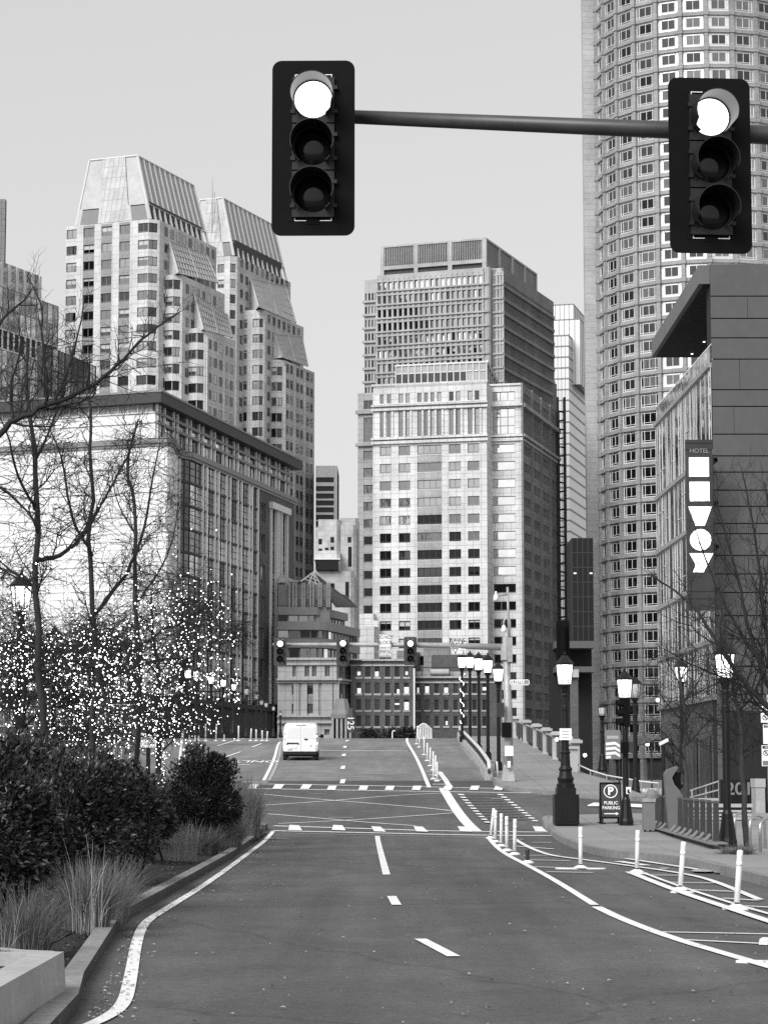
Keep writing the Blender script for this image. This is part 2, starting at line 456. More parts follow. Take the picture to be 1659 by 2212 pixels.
def ribbon(pts, w, dz, m, name='road_marking', close=False):
    """painted line: ground points (x, y) with a width in metres"""
    mb = MB(); P2 = []
    for (x0, y0), (x1, y1) in zip(pts, pts[1:]):
        n = max(1, int(math.hypot(x1 - x0, y1 - y0) / 1.2))
        for i in range(n): P2.append((x0 + (x1 - x0) * i / n, y0 + (y1 - y0) * i / n))
    P2.append(pts[-1]); prev = None
    for i, (x, y) in enumerate(P2):
        a = P2[max(0, i - 1)]; b = P2[min(len(P2) - 1, i + 1)]
        t = Vector((b[0] - a[0], b[1] - a[1], 0)).normalized(); nrm = Vector((-t.y, t.x, 0)) * w / 2
        l, r = (x + nrm.x, y + nrm.y), (x - nrm.x, y - nrm.y)
        c = mb.vert((l[0], l[1], H(*l) + dz), (r[0], r[1], H(*r) + dz))
        if prev: mb.face((prev[0], prev[1], c[1], c[0]))
        prev = c
    return tag(mb.build(name, m), kind='structure')
LAY = [0]
def line(px, w=.13, m='paint', dz=.016):
    LAY[0] += 1; dz += LAY[0] * .00012
    q = [tuple(G(u, v).xy) for u, v in px]
    return ribbon(chaikin(q, 2) if len(q) > 3 else q, w, dz, M[m])
def chaikin(pts, it):
    for _ in range(it):
        o = [pts[0]]
        for a, b in zip(pts, pts[1:]): o += [(a[0] * .75 + b[0] * .25, a[1] * .75 + b[1] * .25), (a[0] * .25 + b[0] * .75, a[1] * .25 + b[1] * .75)]
        pts = o + [pts[-1]]
    return pts
def patch(px, m='paint', dz=.03):
    LAY[0] += 1; dz += LAY[0] * .0001
    mb = MB(); q = [G(u, v) for u, v in px]
    mb.poly([(p.x, p.y, H(p.x, p.y) + dz) for p in q])
    o = mb.build('road_marking', M[m])
    if o.data.polygons[0].normal.z < 0: o.data.flip_normals()
    return tag(o, kind='structure')
# near carriageway
line([(150, 2235), (225, 2206), (268, 2176), (281, 2127), (296, 2033), (312, 1996), (345, 1974), (450, 1909.5), (563, 1825), (590, 1797)], .115)
line([(1057, 1813), (1085, 1843), (1140, 1871), (1200, 1904), (1284, 1957)], .12)
line([(1288, 1961), (1350, 1991), (1460, 2032), (1580, 2067), (1659, 2091), (1720, 2108)], .14)
line([(815, 1807), (823, 1845), (835, 1891)], .13)
line([(846, 1938), (857, 1957)], .13)
line([(908, 2031), (980, 2069)], .13)
line([(1424, 2016), (1540, 2018), (1720, 2022)], .10); line([(1478, 2033), (1560, 2037), (1700, 2044)], .10)
# stop line and near crosswalk
line([(589, 1795.5), (800, 1800), (1055, 1806), (1210, 1806)], .30)
line([(640, 1801.5), (800, 1805), (1058, 1811)], .12, 'paint_worn')
line([(592, 1785), (760, 1790), (960, 1796.5), (1205, 1799)], .28)
line([(575, 1813), (625, 1814)], .25, 'paint_worn')
for c in (630, 724, 812, 903, 998, 1160):
    patch([(c - 4, 1784), (c + 16, 1785), (c + 23, 1796), (c - 7, 1795)] if c < 800 else [(c - 10, 1787), (c + 10, 1788), (c + 22, 1799), (c - 4, 1798)])
# hatched box of the junction
line([(553, 1715), (660, 1725), (800, 1736), (940, 1748), (985, 1754)], .11)
line([(563, 1741), (700, 1732), (850, 1719), (960, 1714)], .11)
line([(578, 1759), (700, 1769), (800, 1778), (900, 1785)], .11)
line([(602, 1780), (750, 1773), (900, 1763), (992, 1756)], .11)
line([(668, 1716), (704, 1716)], .16, 'paint_worn'); line([(710, 1767), (764, 1767)], .18, 'paint_worn')
# far crosswalk
line([(545, 1694), (700, 1696.5), (850, 1699), (1090, 1704.5)], .26)
line([(545, 1704.5), (700, 1707), (850, 1709.5), (965, 1711), (1200, 1715)], .26)
for c in (544, 598, 658, 712, 780, 837, 895, 962, 1020, 1072):
    patch([(c - 3, 1695.5), (c + 17, 1696), (c + 9, 1706), (c - 10, 1705.5)] if c < 700 else [(c - 2, 1699), (c + 16, 1699), (c + 12, 1708.5), (c - 6, 1708)])
line([(525, 1690), (580, 1690.5)], .4)
# double centre line on the bridge, lane lines, right edge line
for d in (0, 11):
    line([(570 + d, 1687), (584 + d, 1660), (595 + d * .8, 1634), (600 + d * .6, 1610), (606 + d * .6, 1603)], .15, 'paint_worn' if d else 'paint')
for a, b in (((739, 1693), (742, 1684)), ((740, 1662), (742, 1655)), ((742, 1634), (744, 1629)), ((744.5, 1616), (746, 1612)), ((748, 1602), (752, 1599)), ((762, 1593.5), (767, 1592))):
    line([a, b], .2)
line([(692, 1621.5), (880, 1623)], .4)
line([(885, 1592), (878, 1598), (881, 1607), (896, 1631), (910, 1660), (927, 1702)], .16)
line([(949, 1668), (961, 1684), (973, 1703)], .22)
for y, a, b in ((1667, 920, 950), (1675, 926, 955), (1685, 930, 962), (1695, 935, 968)): line([(a, y), (b, y)], .35)
line([(960, 1624), (984, 1624)], .4, 'paint_worn'); line([(750, 1680), (790, 1679)], .35, 'paint_worn'); line([(786, 1673), (864, 1674)], .35, 'paint_worn')
# wide line sweeping to the right at the junction, dashed cycle crossing
line([(957, 1704), (968, 1722), (984, 1748), (1004, 1774), (1028, 1797)], .34)
for k in range(11):
    f = k / 10
    a, b = (991 + 56 * f ** 1.1, 1717 + 60 * f), (1076 + 74 * f, 1717 + 57 * f)
    for q in (a, b): patch([(q[0] - 3, q[1]), (q[0] + 9, q[1] + .2), (q[0] + 13, q[1] + 2.8), (q[0] + 1, q[1] + 2.6)])
    if k < 10: line([(a[0] + 16, a[1] + 3), (b[0] - 4, b[1] + 3.5)], .22, 'asphalt_dark')
# cycle lane and hatching on the right
line([(1110, 1813), (1173, 1848), (1250, 1858), (1350, 1871), (1480, 1890), (1540, 1905), (1640, 1947)], .12)
line([(1358, 1886), (1454, 1925), (1560, 1961), (1659, 1994), (1720, 2013)], .15)
line([(1391, 1889), (1462, 1916), (1574, 1953), (1659, 1978), (1710, 1991)], .08)
line([(1352, 1857), (1470, 1875), (1590, 1893)], .13); line([(1335, 1863), (1395, 1872)], .2)
for a, b in (((1115, 1830), (1195, 1836)), ((1130, 1850), (1210, 1850)), ((1145, 1860), (1230, 1862)), ((1152, 1875), (1300, 1880)), ((1180, 1886), (1280, 1888)), ((1395, 1893), (1470, 1894)), ((1440, 1909), (1560, 1911)), ((1480, 1925), (1600, 1930)), ((1560, 1944), (1640, 1949)), ((1590, 1960), (1680, 1965)), ((1148, 1822), (1190, 1822)), ((1095, 1815), (1130, 1815)), ((1060, 1727), (1085, 1727))):
    line([a, b], .11, 'paint')
for u, v, r in ((1433, 1880, 6), (1520, 1885, 14), (1560, 1888, 10)): patch([(u + r * 2 * math.cos(k), v + r * .22 * math.sin(k)) for k in [i * math.pi / 6 for i in range(12)]], 'paint_worn')
# side street crossing, seen beyond the corner
patch([(1268, 1742), (1282, 1736), (1304, 1737), (1300, 1744), (1270, 1744)]); patch([(1345, 1738), (1392, 1740), (1392, 1747), (1345, 1745)])
# ONLY, painted for oncoming traffic
q = G(552, 1646)
t = text('road_marking', 'ONLY', 1.0, M['paint'], None, (q.x, q.y, H(q.x, q.y) + .03), (math.atan(.045), 0, math.pi), 1.0, .001, 'CENTER', .02)
t.scale = (.88, 3.3, 1); tag(t, kind='structure'); t.rotation_euler = (-math.atan(.045), 0, math.pi)
for a, b in (((485, 1637), (520, 1625)), ((450, 1655), (470, 1648)), ((545, 1615), (565, 1607)), ((470, 1612), (530, 1596))): line([a, b], .14)
line([(480, 1653), (540, 1653)], .4)
# ---------------------------------------------------------------- pavements and kerbs
def slab(name, pts, dz, m, kind='structure', down=.2):
    """raised pavement on the terrain, outline in ground metres"""
    n = len(pts)
    if sum(pts[i][0] * pts[(i + 1) % n][1] - pts[(i + 1) % n][0] * pts[i][1] for i in range(n)) < 0: pts = pts[::-1]
    x0, x1 = min(p[0] for p in pts), max(p[0] for p in pts); y0, y1 = min(p[1] for p in pts), max(p[1] for p in pts)
    def inside(x, y):
        c = False
        for i in range(n):
            (ax, ay), (bx, by) = pts[i], pts[(i + 1) % n]
            if (ay > y) != (by > y) and x < (bx - ax) * (y - ay) / (by - ay) + ax: c = not c
        return c
    extra = [(x, y) for x in rng(x0, x1, 1.3)[1:-1] for y in rng(y0, y1, 1.7)[1:-1] if inside(x, y)]
    V, E, F = geometry.delaunay_2d_cdt([Vector(p) for p in pts + extra], [(i, (i + 1) % n) for i in range(n)], [], 1, 1e-4)[:3]
    mb = MB(); ids = mb.vert(*[(v.x, v.y, H(v.x, v.y) + dz) for v in V])
    for f in F: mb.face(f)
    for i in range(n):
        a, b = pts[i], pts[(i + 1) % n]
        mb.quad((a[0], a[1], H(*a) - down), (b[0], b[1], H(*b) - down), (b[0], b[1], H(*b) + dz), (a[0], a[1], H(*a) + dz))
    return tag(mb.build(name, m), kind=kind)
def sweep(mb, pts, prof_, closed_cap=True):
    """profile (side offset, height above ground) swept along ground points; offset positive = right of travel"""
    prev = None; n = len(prof_)
    for i, (x, y) in enumerate(pts):
        a = pts[max(0, i - 1)]; b = pts[min(len(pts) - 1, i + 1)]
        t = Vector((b[0] - a[0], b[1] - a[1])).normalized(); r = Vector((t.y, -t.x))
        g = H(x, y)
        c = mb.vert(*[(x + r.x * o, y + r.y * o, g + h) for o, h in prof_])
        if prev:
            for k in range(n): mb.face((prev[k], prev[(k + 1) % n], c[(k + 1) % n], c[k]))
        else: mb.face(list(reversed(c)))
        prev = c
    mb.face(prev)
def resample(pts, st=1.0):
    out = []
    for (x0, y0), (x1, y1) in zip(pts, pts[1:]):
        n = max(1, int(math.hypot(x1 - x0, y1 - y0) / st))
        out += [(x0 + (x1 - x0) * i / n, y0 + (y1 - y0) * i / n) for i in range(n)]
    return out + [pts[-1]]
def smooth(pts, it=2):
    for _ in range(it):
        o = [pts[0]]
        for a, b in zip(pts, pts[1:]): o += [(a[0] * .75 + b[0] * .25, a[1] * .75 + b[1] * .25), (a[0] * .25 + b[0] * .75, a[1] * .25 + b[1] * .75)]
        pts = o + [pts[-1]]
    return pts
def gx(px, dz=0): return [tuple(G(u, v, dz).xy) for u, v in px]
# right-hand corner pavement
ker = gx([(1730, 1931), (1659, 1911), (1560, 1886), (1480, 1868), (1400, 1859), (1330, 1853), (1280, 1843), (1235, 1826), (1205, 1808), (1190, 1792), (1181, 1780), (1186, 1773), (1215, 1771)], 0)
ker = smooth(ker, 2)
back = [(ker[-1][0] + 2, ker[-1][1] + .8), (20, ker[-1][1] + 2.2), (24, ker[-1][1] + 2.0), (24, 30), (ker[0][0] + 1, ker[0][1] - 2)]
slab('pavement', ker + back, .15, M['pavement'])
kb = MB(); sweep(kb, resample(ker, .8), [(0, -.1), (0, .162), (-.16, .162), (-.16, -.1)][::-1]); tag(kb.build('kerb', M['kerb']), kind='structure')
# pavement of the bridge, right side, from the far corner up to the crest
lft = gx([(1100, 1707), (1074, 1697), (1050, 1678), (1030, 1660), (1010, 1640), (995, 1617), (986, 1598)], 0)
far = [(7.0, 175), (8.5, 175)]
rgt = [(8.5, 150), (8.5, 120), (8.4, 104), (9.5, 98), (12, 95), (16, 92.5), (22, 91.5), (22, 88.5)]
lo = gx([(1420, 1737), (1330, 1730), (1240, 1722), (1170, 1715), (1130, 1712)], 0)
slab('pavement', smooth(lft, 1) + far + rgt + lo, .15, M['pavement'])
kb = MB(); sweep(kb, resample(smooth(lo[::1] + lft[:2], 2), .8), [(.0, -.1), (.0, .162), (-.16, .162), (-.16, -.1)]); tag(kb.build('kerb', M['kerb']), kind='structure')
mat('kerb_face_shaded', .05, .85, nz=[(.7, .25), (11, .3), (60, .25)], bump=(30, .4, .01))  # upright kerb faces away from the light: shade painted as a darker tone
# planted median on the left: kerb, soil
mk = [(-1.9, 9), (-2.1, 14), (-2.25, 17.6), (-2.45, 19.5), (-3.0, 27.0), (-3.08, 28.5), (-3.1, 38), (-3.15, 49.6), (-3.3, 60), (-3.45, 67)]
kb = MB(); sweep(kb, resample(mk, 1), [(0, -.1), (0, .135), (-.17, .14), (-.17, -.1)][::-1]); tag(kb.build('kerb', M['kerb']), kind='structure')
kb = MB(); kb.box(-4.1, 67.15, 0, -3.35, 68.3, .30); kb.build('kerb', M['kerb']).update_tag()
bpy.data.objects['kerb.003']['kind'] = 'structure'
def hs(x, y): return .10 + .25 * sst(0, 4, -3.1 - x) + .05 * mnoise.noise((x * .9, y * .9, 0))
slabpts = [(x - .16, y) for x, y in mk] + [(-8.5, 68.5), (-11, 50), (-11, 9)]
sheet('soil', rng(-11, -3.24, .35), rng(18.4, 67, .6), 0, M['soil'], hf=lambda x, y: hs(x, y) if x < -3.2 else .08)
sheet('soil', rng(-3.24, -2.35, .15), rng(18.4, 27, .6), 0, M['soil'], hf=lambda x, y: .09 if x < -2.5 - .055 * (y - 18.4) * 1.05 - .1 else -.1)
# concrete planter wall at the near end of the median
pl = thing('planter_wall', 'low pale concrete planter wall corner on the median at lower left', 'planter wall', (-2.6, 14, .1))
mb = MB(); mb.hexa([(-2.62, 8, .1), (-2.38, 8, .1), (-2.38, 17.9, .1), (-2.62, 17.66, .1)], [(-2.62, 8, .42), (-2.40, 8, .42), (-2.40, 17.88, .42), (-2.62, 17.66, .42)]); mb.build('side_wall', M['concrete'], pl)
mb = MB(); mb.hexa([(-6.5, 17.66, .1), (-2.625, 17.66, .1), (-2.385, 17.9, .1), (-6.5, 17.9, .1)], [(-6.5, 17.66, .419), (-2.625, 17.66, .419), (-2.405, 17.88, .419), (-6.5, 17.9, .419)]); mb.build('end_wall', M['concrete'], pl)
mb = MB(); mb.box(-6.5, 8, .1, -2.63, 17.65, .33); mb.build('soil', M['soil'], pl)

# small litter and grit on the carriageway
rr = random.Random(12); mb = MB()
for k in range(420):
    y = 15 + 60 * rr.random() ** 1.7; x = rr.uniform(-2.9, 5); a = rr.random() * 6.28; L_ = rr.uniform(.008, .035); z = H(x, y) + .022
    d = Vector((math.cos(a), math.sin(a), 0)) * L_; e = Vector((-math.sin(a), math.cos(a), 0)) * L_ * .6
    mb.poly([(x - d.x, y - d.y, z), (x + e.x, y + e.y, z + .01), (x + d.x, y + d.y, z), (x - e.x, y - e.y, z + .004)])
for k in range(500):
    y = 17 + 50 * rr.random() ** 1.5; x = (-2.2 - max(0, min(1, (y - 18) / 9)) * .75) + abs(rr.gauss(0, .16)) + .05; a = rr.random() * 6.28; L_ = rr.uniform(.008, .03); z = H(x, y) + .022
    d = Vector((math.cos(a), math.sin(a), 0)) * L_; e = Vector((-math.sin(a), math.cos(a), 0)) * L_ * .6
    mb.poly([(x - d.x, y - d.y, z), (x + e.x, y + e.y, z + .01), (x + d.x, y + d.y, z), (x - e.x, y - e.y, z + .004)])
mat('grit', .3, .8, nz=[(3, .6)])
tag(mb.build('road_grit', M['grit']), 'scattered grit and dead leaf scraps on the carriageway', 'grit', None, 'stuff')

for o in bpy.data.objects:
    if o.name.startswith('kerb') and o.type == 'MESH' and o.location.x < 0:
        o.data.materials.append(M['kerb_face_shaded'])
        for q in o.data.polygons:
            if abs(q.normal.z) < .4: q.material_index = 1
# ================================================================ buildings
rnd = random.Random(11)
def lst(a, b, n): return [a + (b - a) * i / n for i in range(n + 1)]
def merge_breaks(spans, lo, hi):
    e = sorted({lo, hi} | {q for sp in spans for q in sp if lo < q < hi})
    return e, (lambda i, e=e: any(sp[0] - 1e-6 <= (e[i] + e[i + 1]) / 2 <= sp[1] + 1e-6 for sp in spans))
def grid_wall(mb, F, lo, hi, z0, z1, cols, rows, depth, m=None, mr=None, skip=None):
    se, ci = merge_breaks(cols, lo, hi); ze, ri = merge_breaks(rows, z0, z1)
    wall(mb, F, se, ze, lambda i, j: ci(i) and ri(j) and not (skip and skip((se[i] + se[i + 1]) / 2, (ze[j] + ze[j + 1]) / 2)), depth, m, mr)
def body(name, m, root, pts, z0, z1, m2=None):
    mb = MB(); mb.prism(pts, z0, z1); return mb.build(name, m, root)
def xy(p): return (p.x, p.y)
# ---------------------------------------------------------------- glass and brick hotel block across the channel, left
mat('slope_glass', .27, .3, spec=.6, nz=[(.3, .15)]); mat('slope_bar', .42, .6)
def hotel_block():
    C = P(337, 868, 281); z = zat(843, 280); zw = z - 1.5
    Bend = P(629, 1000, ysolve(993, z) - .5)
    FR = Fac.two(C, Bend); Lr = (Bend - C).xy.length
    Lf = P(-40, 868, ysolve(871, z)); FL = Fac.two(Lf, C); Ll = (Vector(C) - Vector(Lf)).xy.length
    root = thing('waterfront_block', 'long glass and brick block with dark flat overhanging roof, behind the lit trees', 'building', (C.x, C.y, -1))
    W = Windows(root)
    ZR = lambda v: FR.ZR(v, 338)
    zl, zg, zc = ZR(891), ZR(912), ZR(958); zb = FR.ZR(1523, 509)
    # roof slab with overhang
    o = 1.3
    pts = [FL.p(-6, o, 0), FL.p(Ll, o, 0) + FR.n * o * 1.0, FR.p(Lr + 1.5, o, 0), FR.p(Lr + 1.5, -26, 0), FL.p(-6, -26, 0)]
    mb = MB(); mb.prism([xy(p) for p in pts], zw, z - .25, 0)
    pts2 = [FL.p(-6, o + .12, 0), FL.p(Ll, o + .12, 0) + FR.n * (o + .12), FR.p(Lr + 1.62, o + .12, 0), FR.p(Lr + 1.6, -26, 0), FL.p(-6, -26, 0)]
    mb.prism([xy(p) for p in pts2], z - .25, z, 1); mb.build('roof', [M['roof_dark'], M['frame_mid']], root)
    core = [FL.p(-6, -.4, 0), FL.p(Ll - .4, -.4, 0), FR.p(Lr, -.4, 0), FR.p(Lr, -25, 0), FL.p(-6, -25, 0)]
    body('core', M['roof_dark'], root, [xy(p) for p in core], -1, zw)
    # louvre band under the roof: dark on the right face, pale slats on the left face
    fins = [282.8 + .2387 * q for q in (237, 262, 303, 385, 420, 505, 540, 615, 650, 725, 758, 830, 863, 932, 965, 1035, 1062, 1130, 1158, 1220, 1250, 1310, 1340, 1397, 1427)]
    fs = [FR.S(u, 868 + (u - 338) * .48) for u in fins]
    mb = MB()
    n = 9
    for i in range(n): mb.obox(FR, 0, -.35, zl + (zw - zl) * (i + .15) / n, Lr, -.1, zl + (zw - zl) * (i + .7) / n)
    mb.build('louver_band', M['louver'], root)
    mb = MB()
    for i in range(n): mb.obox(FL, -6, -.35, zl + (zw - zl) * (i + .2) / n, Ll - .1, .0, zl + (zw - zl) * (i + .72) / n)
    for i in range(int((Ll - .6) / 1.35)): mb.obox(FL, i * 1.35 + .4, 0, zl, i * 1.35 + .52, .12, zw)
    mb.build('louver_band', M['louver_white'], root)
    # upper glass band with white fins
    for a, b in zip(fs, fs[1:] + [Lr]):
        W.add(FR, a, b, zg + .15, zl - .1, -.15, M[rnd.choice(['g_wave', 'g_wave', 'g_grey', 'g_light', 'g_wave_dark'])], M['frame_dark'], 1, 1, .05)
        W.add(FR, a, b, zc, zg - .15, -.15, M[rnd.choice(['g_wave', 'g_wave', 'g_grey', 'g_wave_dark', 'g_light'])], M['frame_dark'], 2 if b - a > 3 else 1, 1, .05)
    for a in fs:
        mb = MB(); mb.obox(FR, a - .12, -.1, zc, a + .12, .2, zw); mb.build('fin', M['fin_white'], root)
    mb = MB()
    for zz in (zl, zg): mb.obox(FR, 0, -.05, zz - .16, Lr, .3, zz + .16)
    mb.build('mullion_band', M['frame_mid'], root)
    # left face, upper and lower: glass panels, bright sky reflection painted white
    mb = MB(); mb.quad(FL.p(-6, 0, zc), FL.p(Ll, 0, zc), FL.p(Ll, 0, zl), FL.p(-6, 0, zl))
    for zz in (zl, zg, zc + .3): mb.obox(FL, -6, 0, zz - .07, Ll, .18, zz + .07)
    for i in range(int(Ll / 2.4)): mb.obox(FL, i * 2.4, 0, zc, i * 2.4 + .06, .03, zl)
    mb.build('upper_panel_wall', M['glass_sky_white'], root)
    # lower body plan: rounded pale corner swinging back into the curtain wall
    t1 = .55
    plan = [FL.p(-6, .5, 0), FL.p(Ll - 1.0, .5, 0), P(352, 1000, 280.2), P(362, 1000, 280.0), P(370, 1000, 280.6), P(375, 1000, 282.2), P(377.5, 1000, 284.8), P(381, 1000, 288.2)]
    e0 = FR.p(12.5, t1, 0)
    plan2 = [plan[-1], P(388, 1000, 291), e0]
    def strip(pl, za, zb_, out=0):
        mb = MB()
        for a, b in zip(pl, pl[1:]): mb.quad((a.x, a.y, za), (b.x, b.y, za), (b.x, b.y, zb_), (a.x, a.y, zb_))
        return mb
    mb = strip(plan, zb, zc)
    for k in range(14):
        zz = zc - 2.95 * k
        if zz < zb: break
        for j, (hh, pr) in enumerate(((.10, .10), (.03, .05), (.03, .05))):
            q = zz - j * .98
            for a, b in zip(plan, plan[1:]):
                F = Fac.two(a, b); l = (b - a).xy.length
                mb.obox(F, 0, 0, q - hh, l, pr, q + hh)
    for i in range(int((Ll - 1.2) / 2.2)): mb.obox(FL, i * 2.2, .5, zb, i * 2.2 + .05, .53, zc)
    mb.build('corner_panel_wall', M['glass_sky_white'], root)
    # cornice
    mb = MB()
    cor = [p for p in plan] + [plan2[1], e0, FR.p(Lr + .5, t1 * .9, 0)]
    for a, b in zip(cor, cor[1:]):
        F = Fac.two(a, b); l = (b - a).xy.length
        mb.obox(F, -.15, -1.2, zc - .1, l + .15, .35, zc + .55); mb.obox(F, -.1, -1, zc - .45, l + .1, .18, zc - .1)
    mb.build('cornice', M['frame_mid'], root)
    # curtain wall
    FC = FR.off(t1)
    s_end = FC.S(556, 1150)
    xs = [q for q in fs if q > 14 and q < s_end - .6] + [s_end]
    xs = [12.5] + xs
    nfl = int((zc - .5 - zb) / 2.95)
    for k in range(nfl):
        zt = zc - .5 - k * 2.95; z0 = zt - 2.7
        for a, b in zip(xs, xs[1:]):
            g = rnd.choices(['g_wave', 'g_wave_dark', 'g_dark', 'g_black', 'g_light'], [5, 4, 3, 2.5, 2.6 if k < 3 else 2.0])[0]
            W.add(FC, a, b, z0, zt, -.12, M[g], M['frame_dark'], 2 if b - a > 2.5 else 1, 1, .06, .08, [.33, .66])
        for a, b in zip(plan2, plan2[1:]):
            F = Fac.two(a, b); l = (b - a).xy.length
            W.add(F, 0, l, z0, zt, -.1, M[rnd.choice(['g_dark', 'g_wave_dark', 'g_wave'])], M['frame_dark'], 2, 1, .07, .08, [.33, .66])
    mb = MB()
    for k in range(nfl + 1):
        zt = zc - .5 - k * 2.95
        mb.obox(FC, 12.5, -.3, zt, s_end, .12, zt + .26)
        for a, b in zip(plan2, plan2[1:]):
            F = Fac.two(a, b); mb.obox(F, 0, -.3, zt, (b - a).xy.length, .1, zt + .26)
    mb.build('floor_band', M['frame_dark'], root)
    for a in xs[1:]:
        mb = MB(); mb.obox(FC, a - .14, -.1, zb, a + .14, .22, zc - .45); mb.build('fin', M['fin_white'], root)
    for a in plan2[:2]:
        mb = MB(); mb.prism([(a.x - .15, a.y - .15), (a.x + .2, a.y - .15), (a.x + .2, a.y + .15), (a.x - .15, a.y + .15)], zb, zc - .45); mb.build('fin', M['fin_white'], root)
    # brick end bay with punched windows and a white framed glass bay
    sb = Lr + .0
    w0, w1 = FC.S(561, 1300), FC.S(573, 1300); b0, b1 = FC.S(583, 1300), FC.S(618, 1300)
    rows = []; zz = FC.ZR(1085, 565)
    while zz - 2 > zb + 1: rows.append((zz - 2.7, zz)); zz -= 4.35
    zbt = FC.ZR(1105, 600); zbb = zb + .6
    mb = MB()
    se = sorted([s_end, w0, w1, b0, b1, sb]); ze = sorted({-1, zbb, zbt, zc} | {q for r in rows for q in r})
    def opn(i, j):
        m = (se[i] + se[i + 1]) / 2; q = (ze[j] + ze[j + 1]) / 2
        if w0 < m < w1: return any(r[0] < q < r[1] for r in rows)
        return b0 < m < b1 and zbb < q < zbt
    wall(mb, FC, se, ze, opn, .35); mb.quad(FC.p(sb, 0, -1), FC.p(sb, -25, -1), FC.p(sb, -25, zc), FC.p(sb, 0, zc))
    mb.build('brick_wall', M['brick'], root)
    for r in rows: W.add(FC, w0, w1, r[0], r[1], -.3, M[rnd.choice(['g_wave', 'g_wave_dark'])], M['frame_mid'], 2, 1, .12)
    zz = zbt
    while zz > zbb + .5:
        lo_ = max(zbb, zz - 2.95)
        m_ = (b0 + b1) / 2
        for a, b in ((b0, m_ - 1.2), (m_ - 1.2, m_ + 1.2), (m_ + 1.2, b1)):
            W.add(FC, a, b, lo_, zz, -.25, M[rnd.choice(['g_grey', 'g_wave', 'g_wave_dark'])], M['frame_dark'], 1, 1, .07, .08, [.33, .66])
        zz -= 2.95
    mb = MB()
    m_ = (b0 + b1) / 2
    for a in (b0, m_ - 1.2, m_ - .2, m_ + 1.2, b1): mb.obox(FC, a - .2, -.2, zbb, a + .2, .3, zbt)
    mb.obox(FC, b0 - .6, -.1, zbt, b1 + .6, .6, zbt + .9)
    mb.build('bay_frame', M['frame_white'], root)
    # brick base with tall dark windows
    mb = MB(); cols = [(a, a + 1.7) for a in lst(1, sb - 3, 22)]; zz0 = 1.5
    grid_wall(mb, FC, -2, s_end, -1, zb, cols, [(3.0, 6.2), (.2, 2.4)], .3)
    mb.obox(FC, -2, -.1, zb - .5, sb + .3, .5, zb + .15)
    FLb = FL.off(.5)
    zbl = FR.ZR(1395, 338)
    FLc = FL.off(.72); lb_ = MB(); colq = [(a, a + 2.0) for a in lst(.5, Ll - 5, 8)]
    rq = [(zb + .8 + 2.95 * k, zb + 2.7 + 2.95 * k) for k in range(int((zbl - zb) / 2.95))]
    grid_wall(lb_, FLc, -6, Ll - 1.2, zb, zbl, colq, rq, .2); lb_.obox(FLc, -6, -.2, zbl, Ll - 1.1, .15, zbl + .3); lb_.build('brick_storeys', M['brick_dark'], root)
    for a, b in colq:
        for c_, e_ in rq: W.add(FLc, a, b, c_, e_, -.17, M[rnd.choice(['g_dark', 'g_black', 'g_mid', 'lit'])], M['frame_mid'], 2, 1, .1)
    colsl = [(a, a + 2.2) for a in lst(1, Ll - 4, 9)]
    grid_wall(mb, FLb, -6, Ll + 1, -1, zb, colsl, [(zb - 3.4, zb - 1.1), (2.0, 5.4)], .3)
    mb.build('brick_base', M['brick_dark'], root)
    for a, b in cols: W.add(FC, a, b, 3.0, 6.2, -.28, M['g_dark'], M['frame_mid'], 2, 1, .1)
    for a, b in colsl:
        W.add(FLb, a, b, 2.0, 5.4, -.28, M[rnd.choice(['g_dark', 'g_mid', 'g_dark', 'blind'])], M['frame_white'], 2, 2, .12)
        W.add(FLb, a, b, zb - 3.4, zb - 1.1, -.28, M[rnd.choice(['g_dark', 'g_mid'])], M['frame_white'], 2, 1, .12)
    W.finish()
panel('glass_sky_white', .80, .84, .5, 2.2, .98, .02, nz=(.1, .06), fine=(.8, .05))  # sky reflection of the left face glass, painted as white
hotel_block()
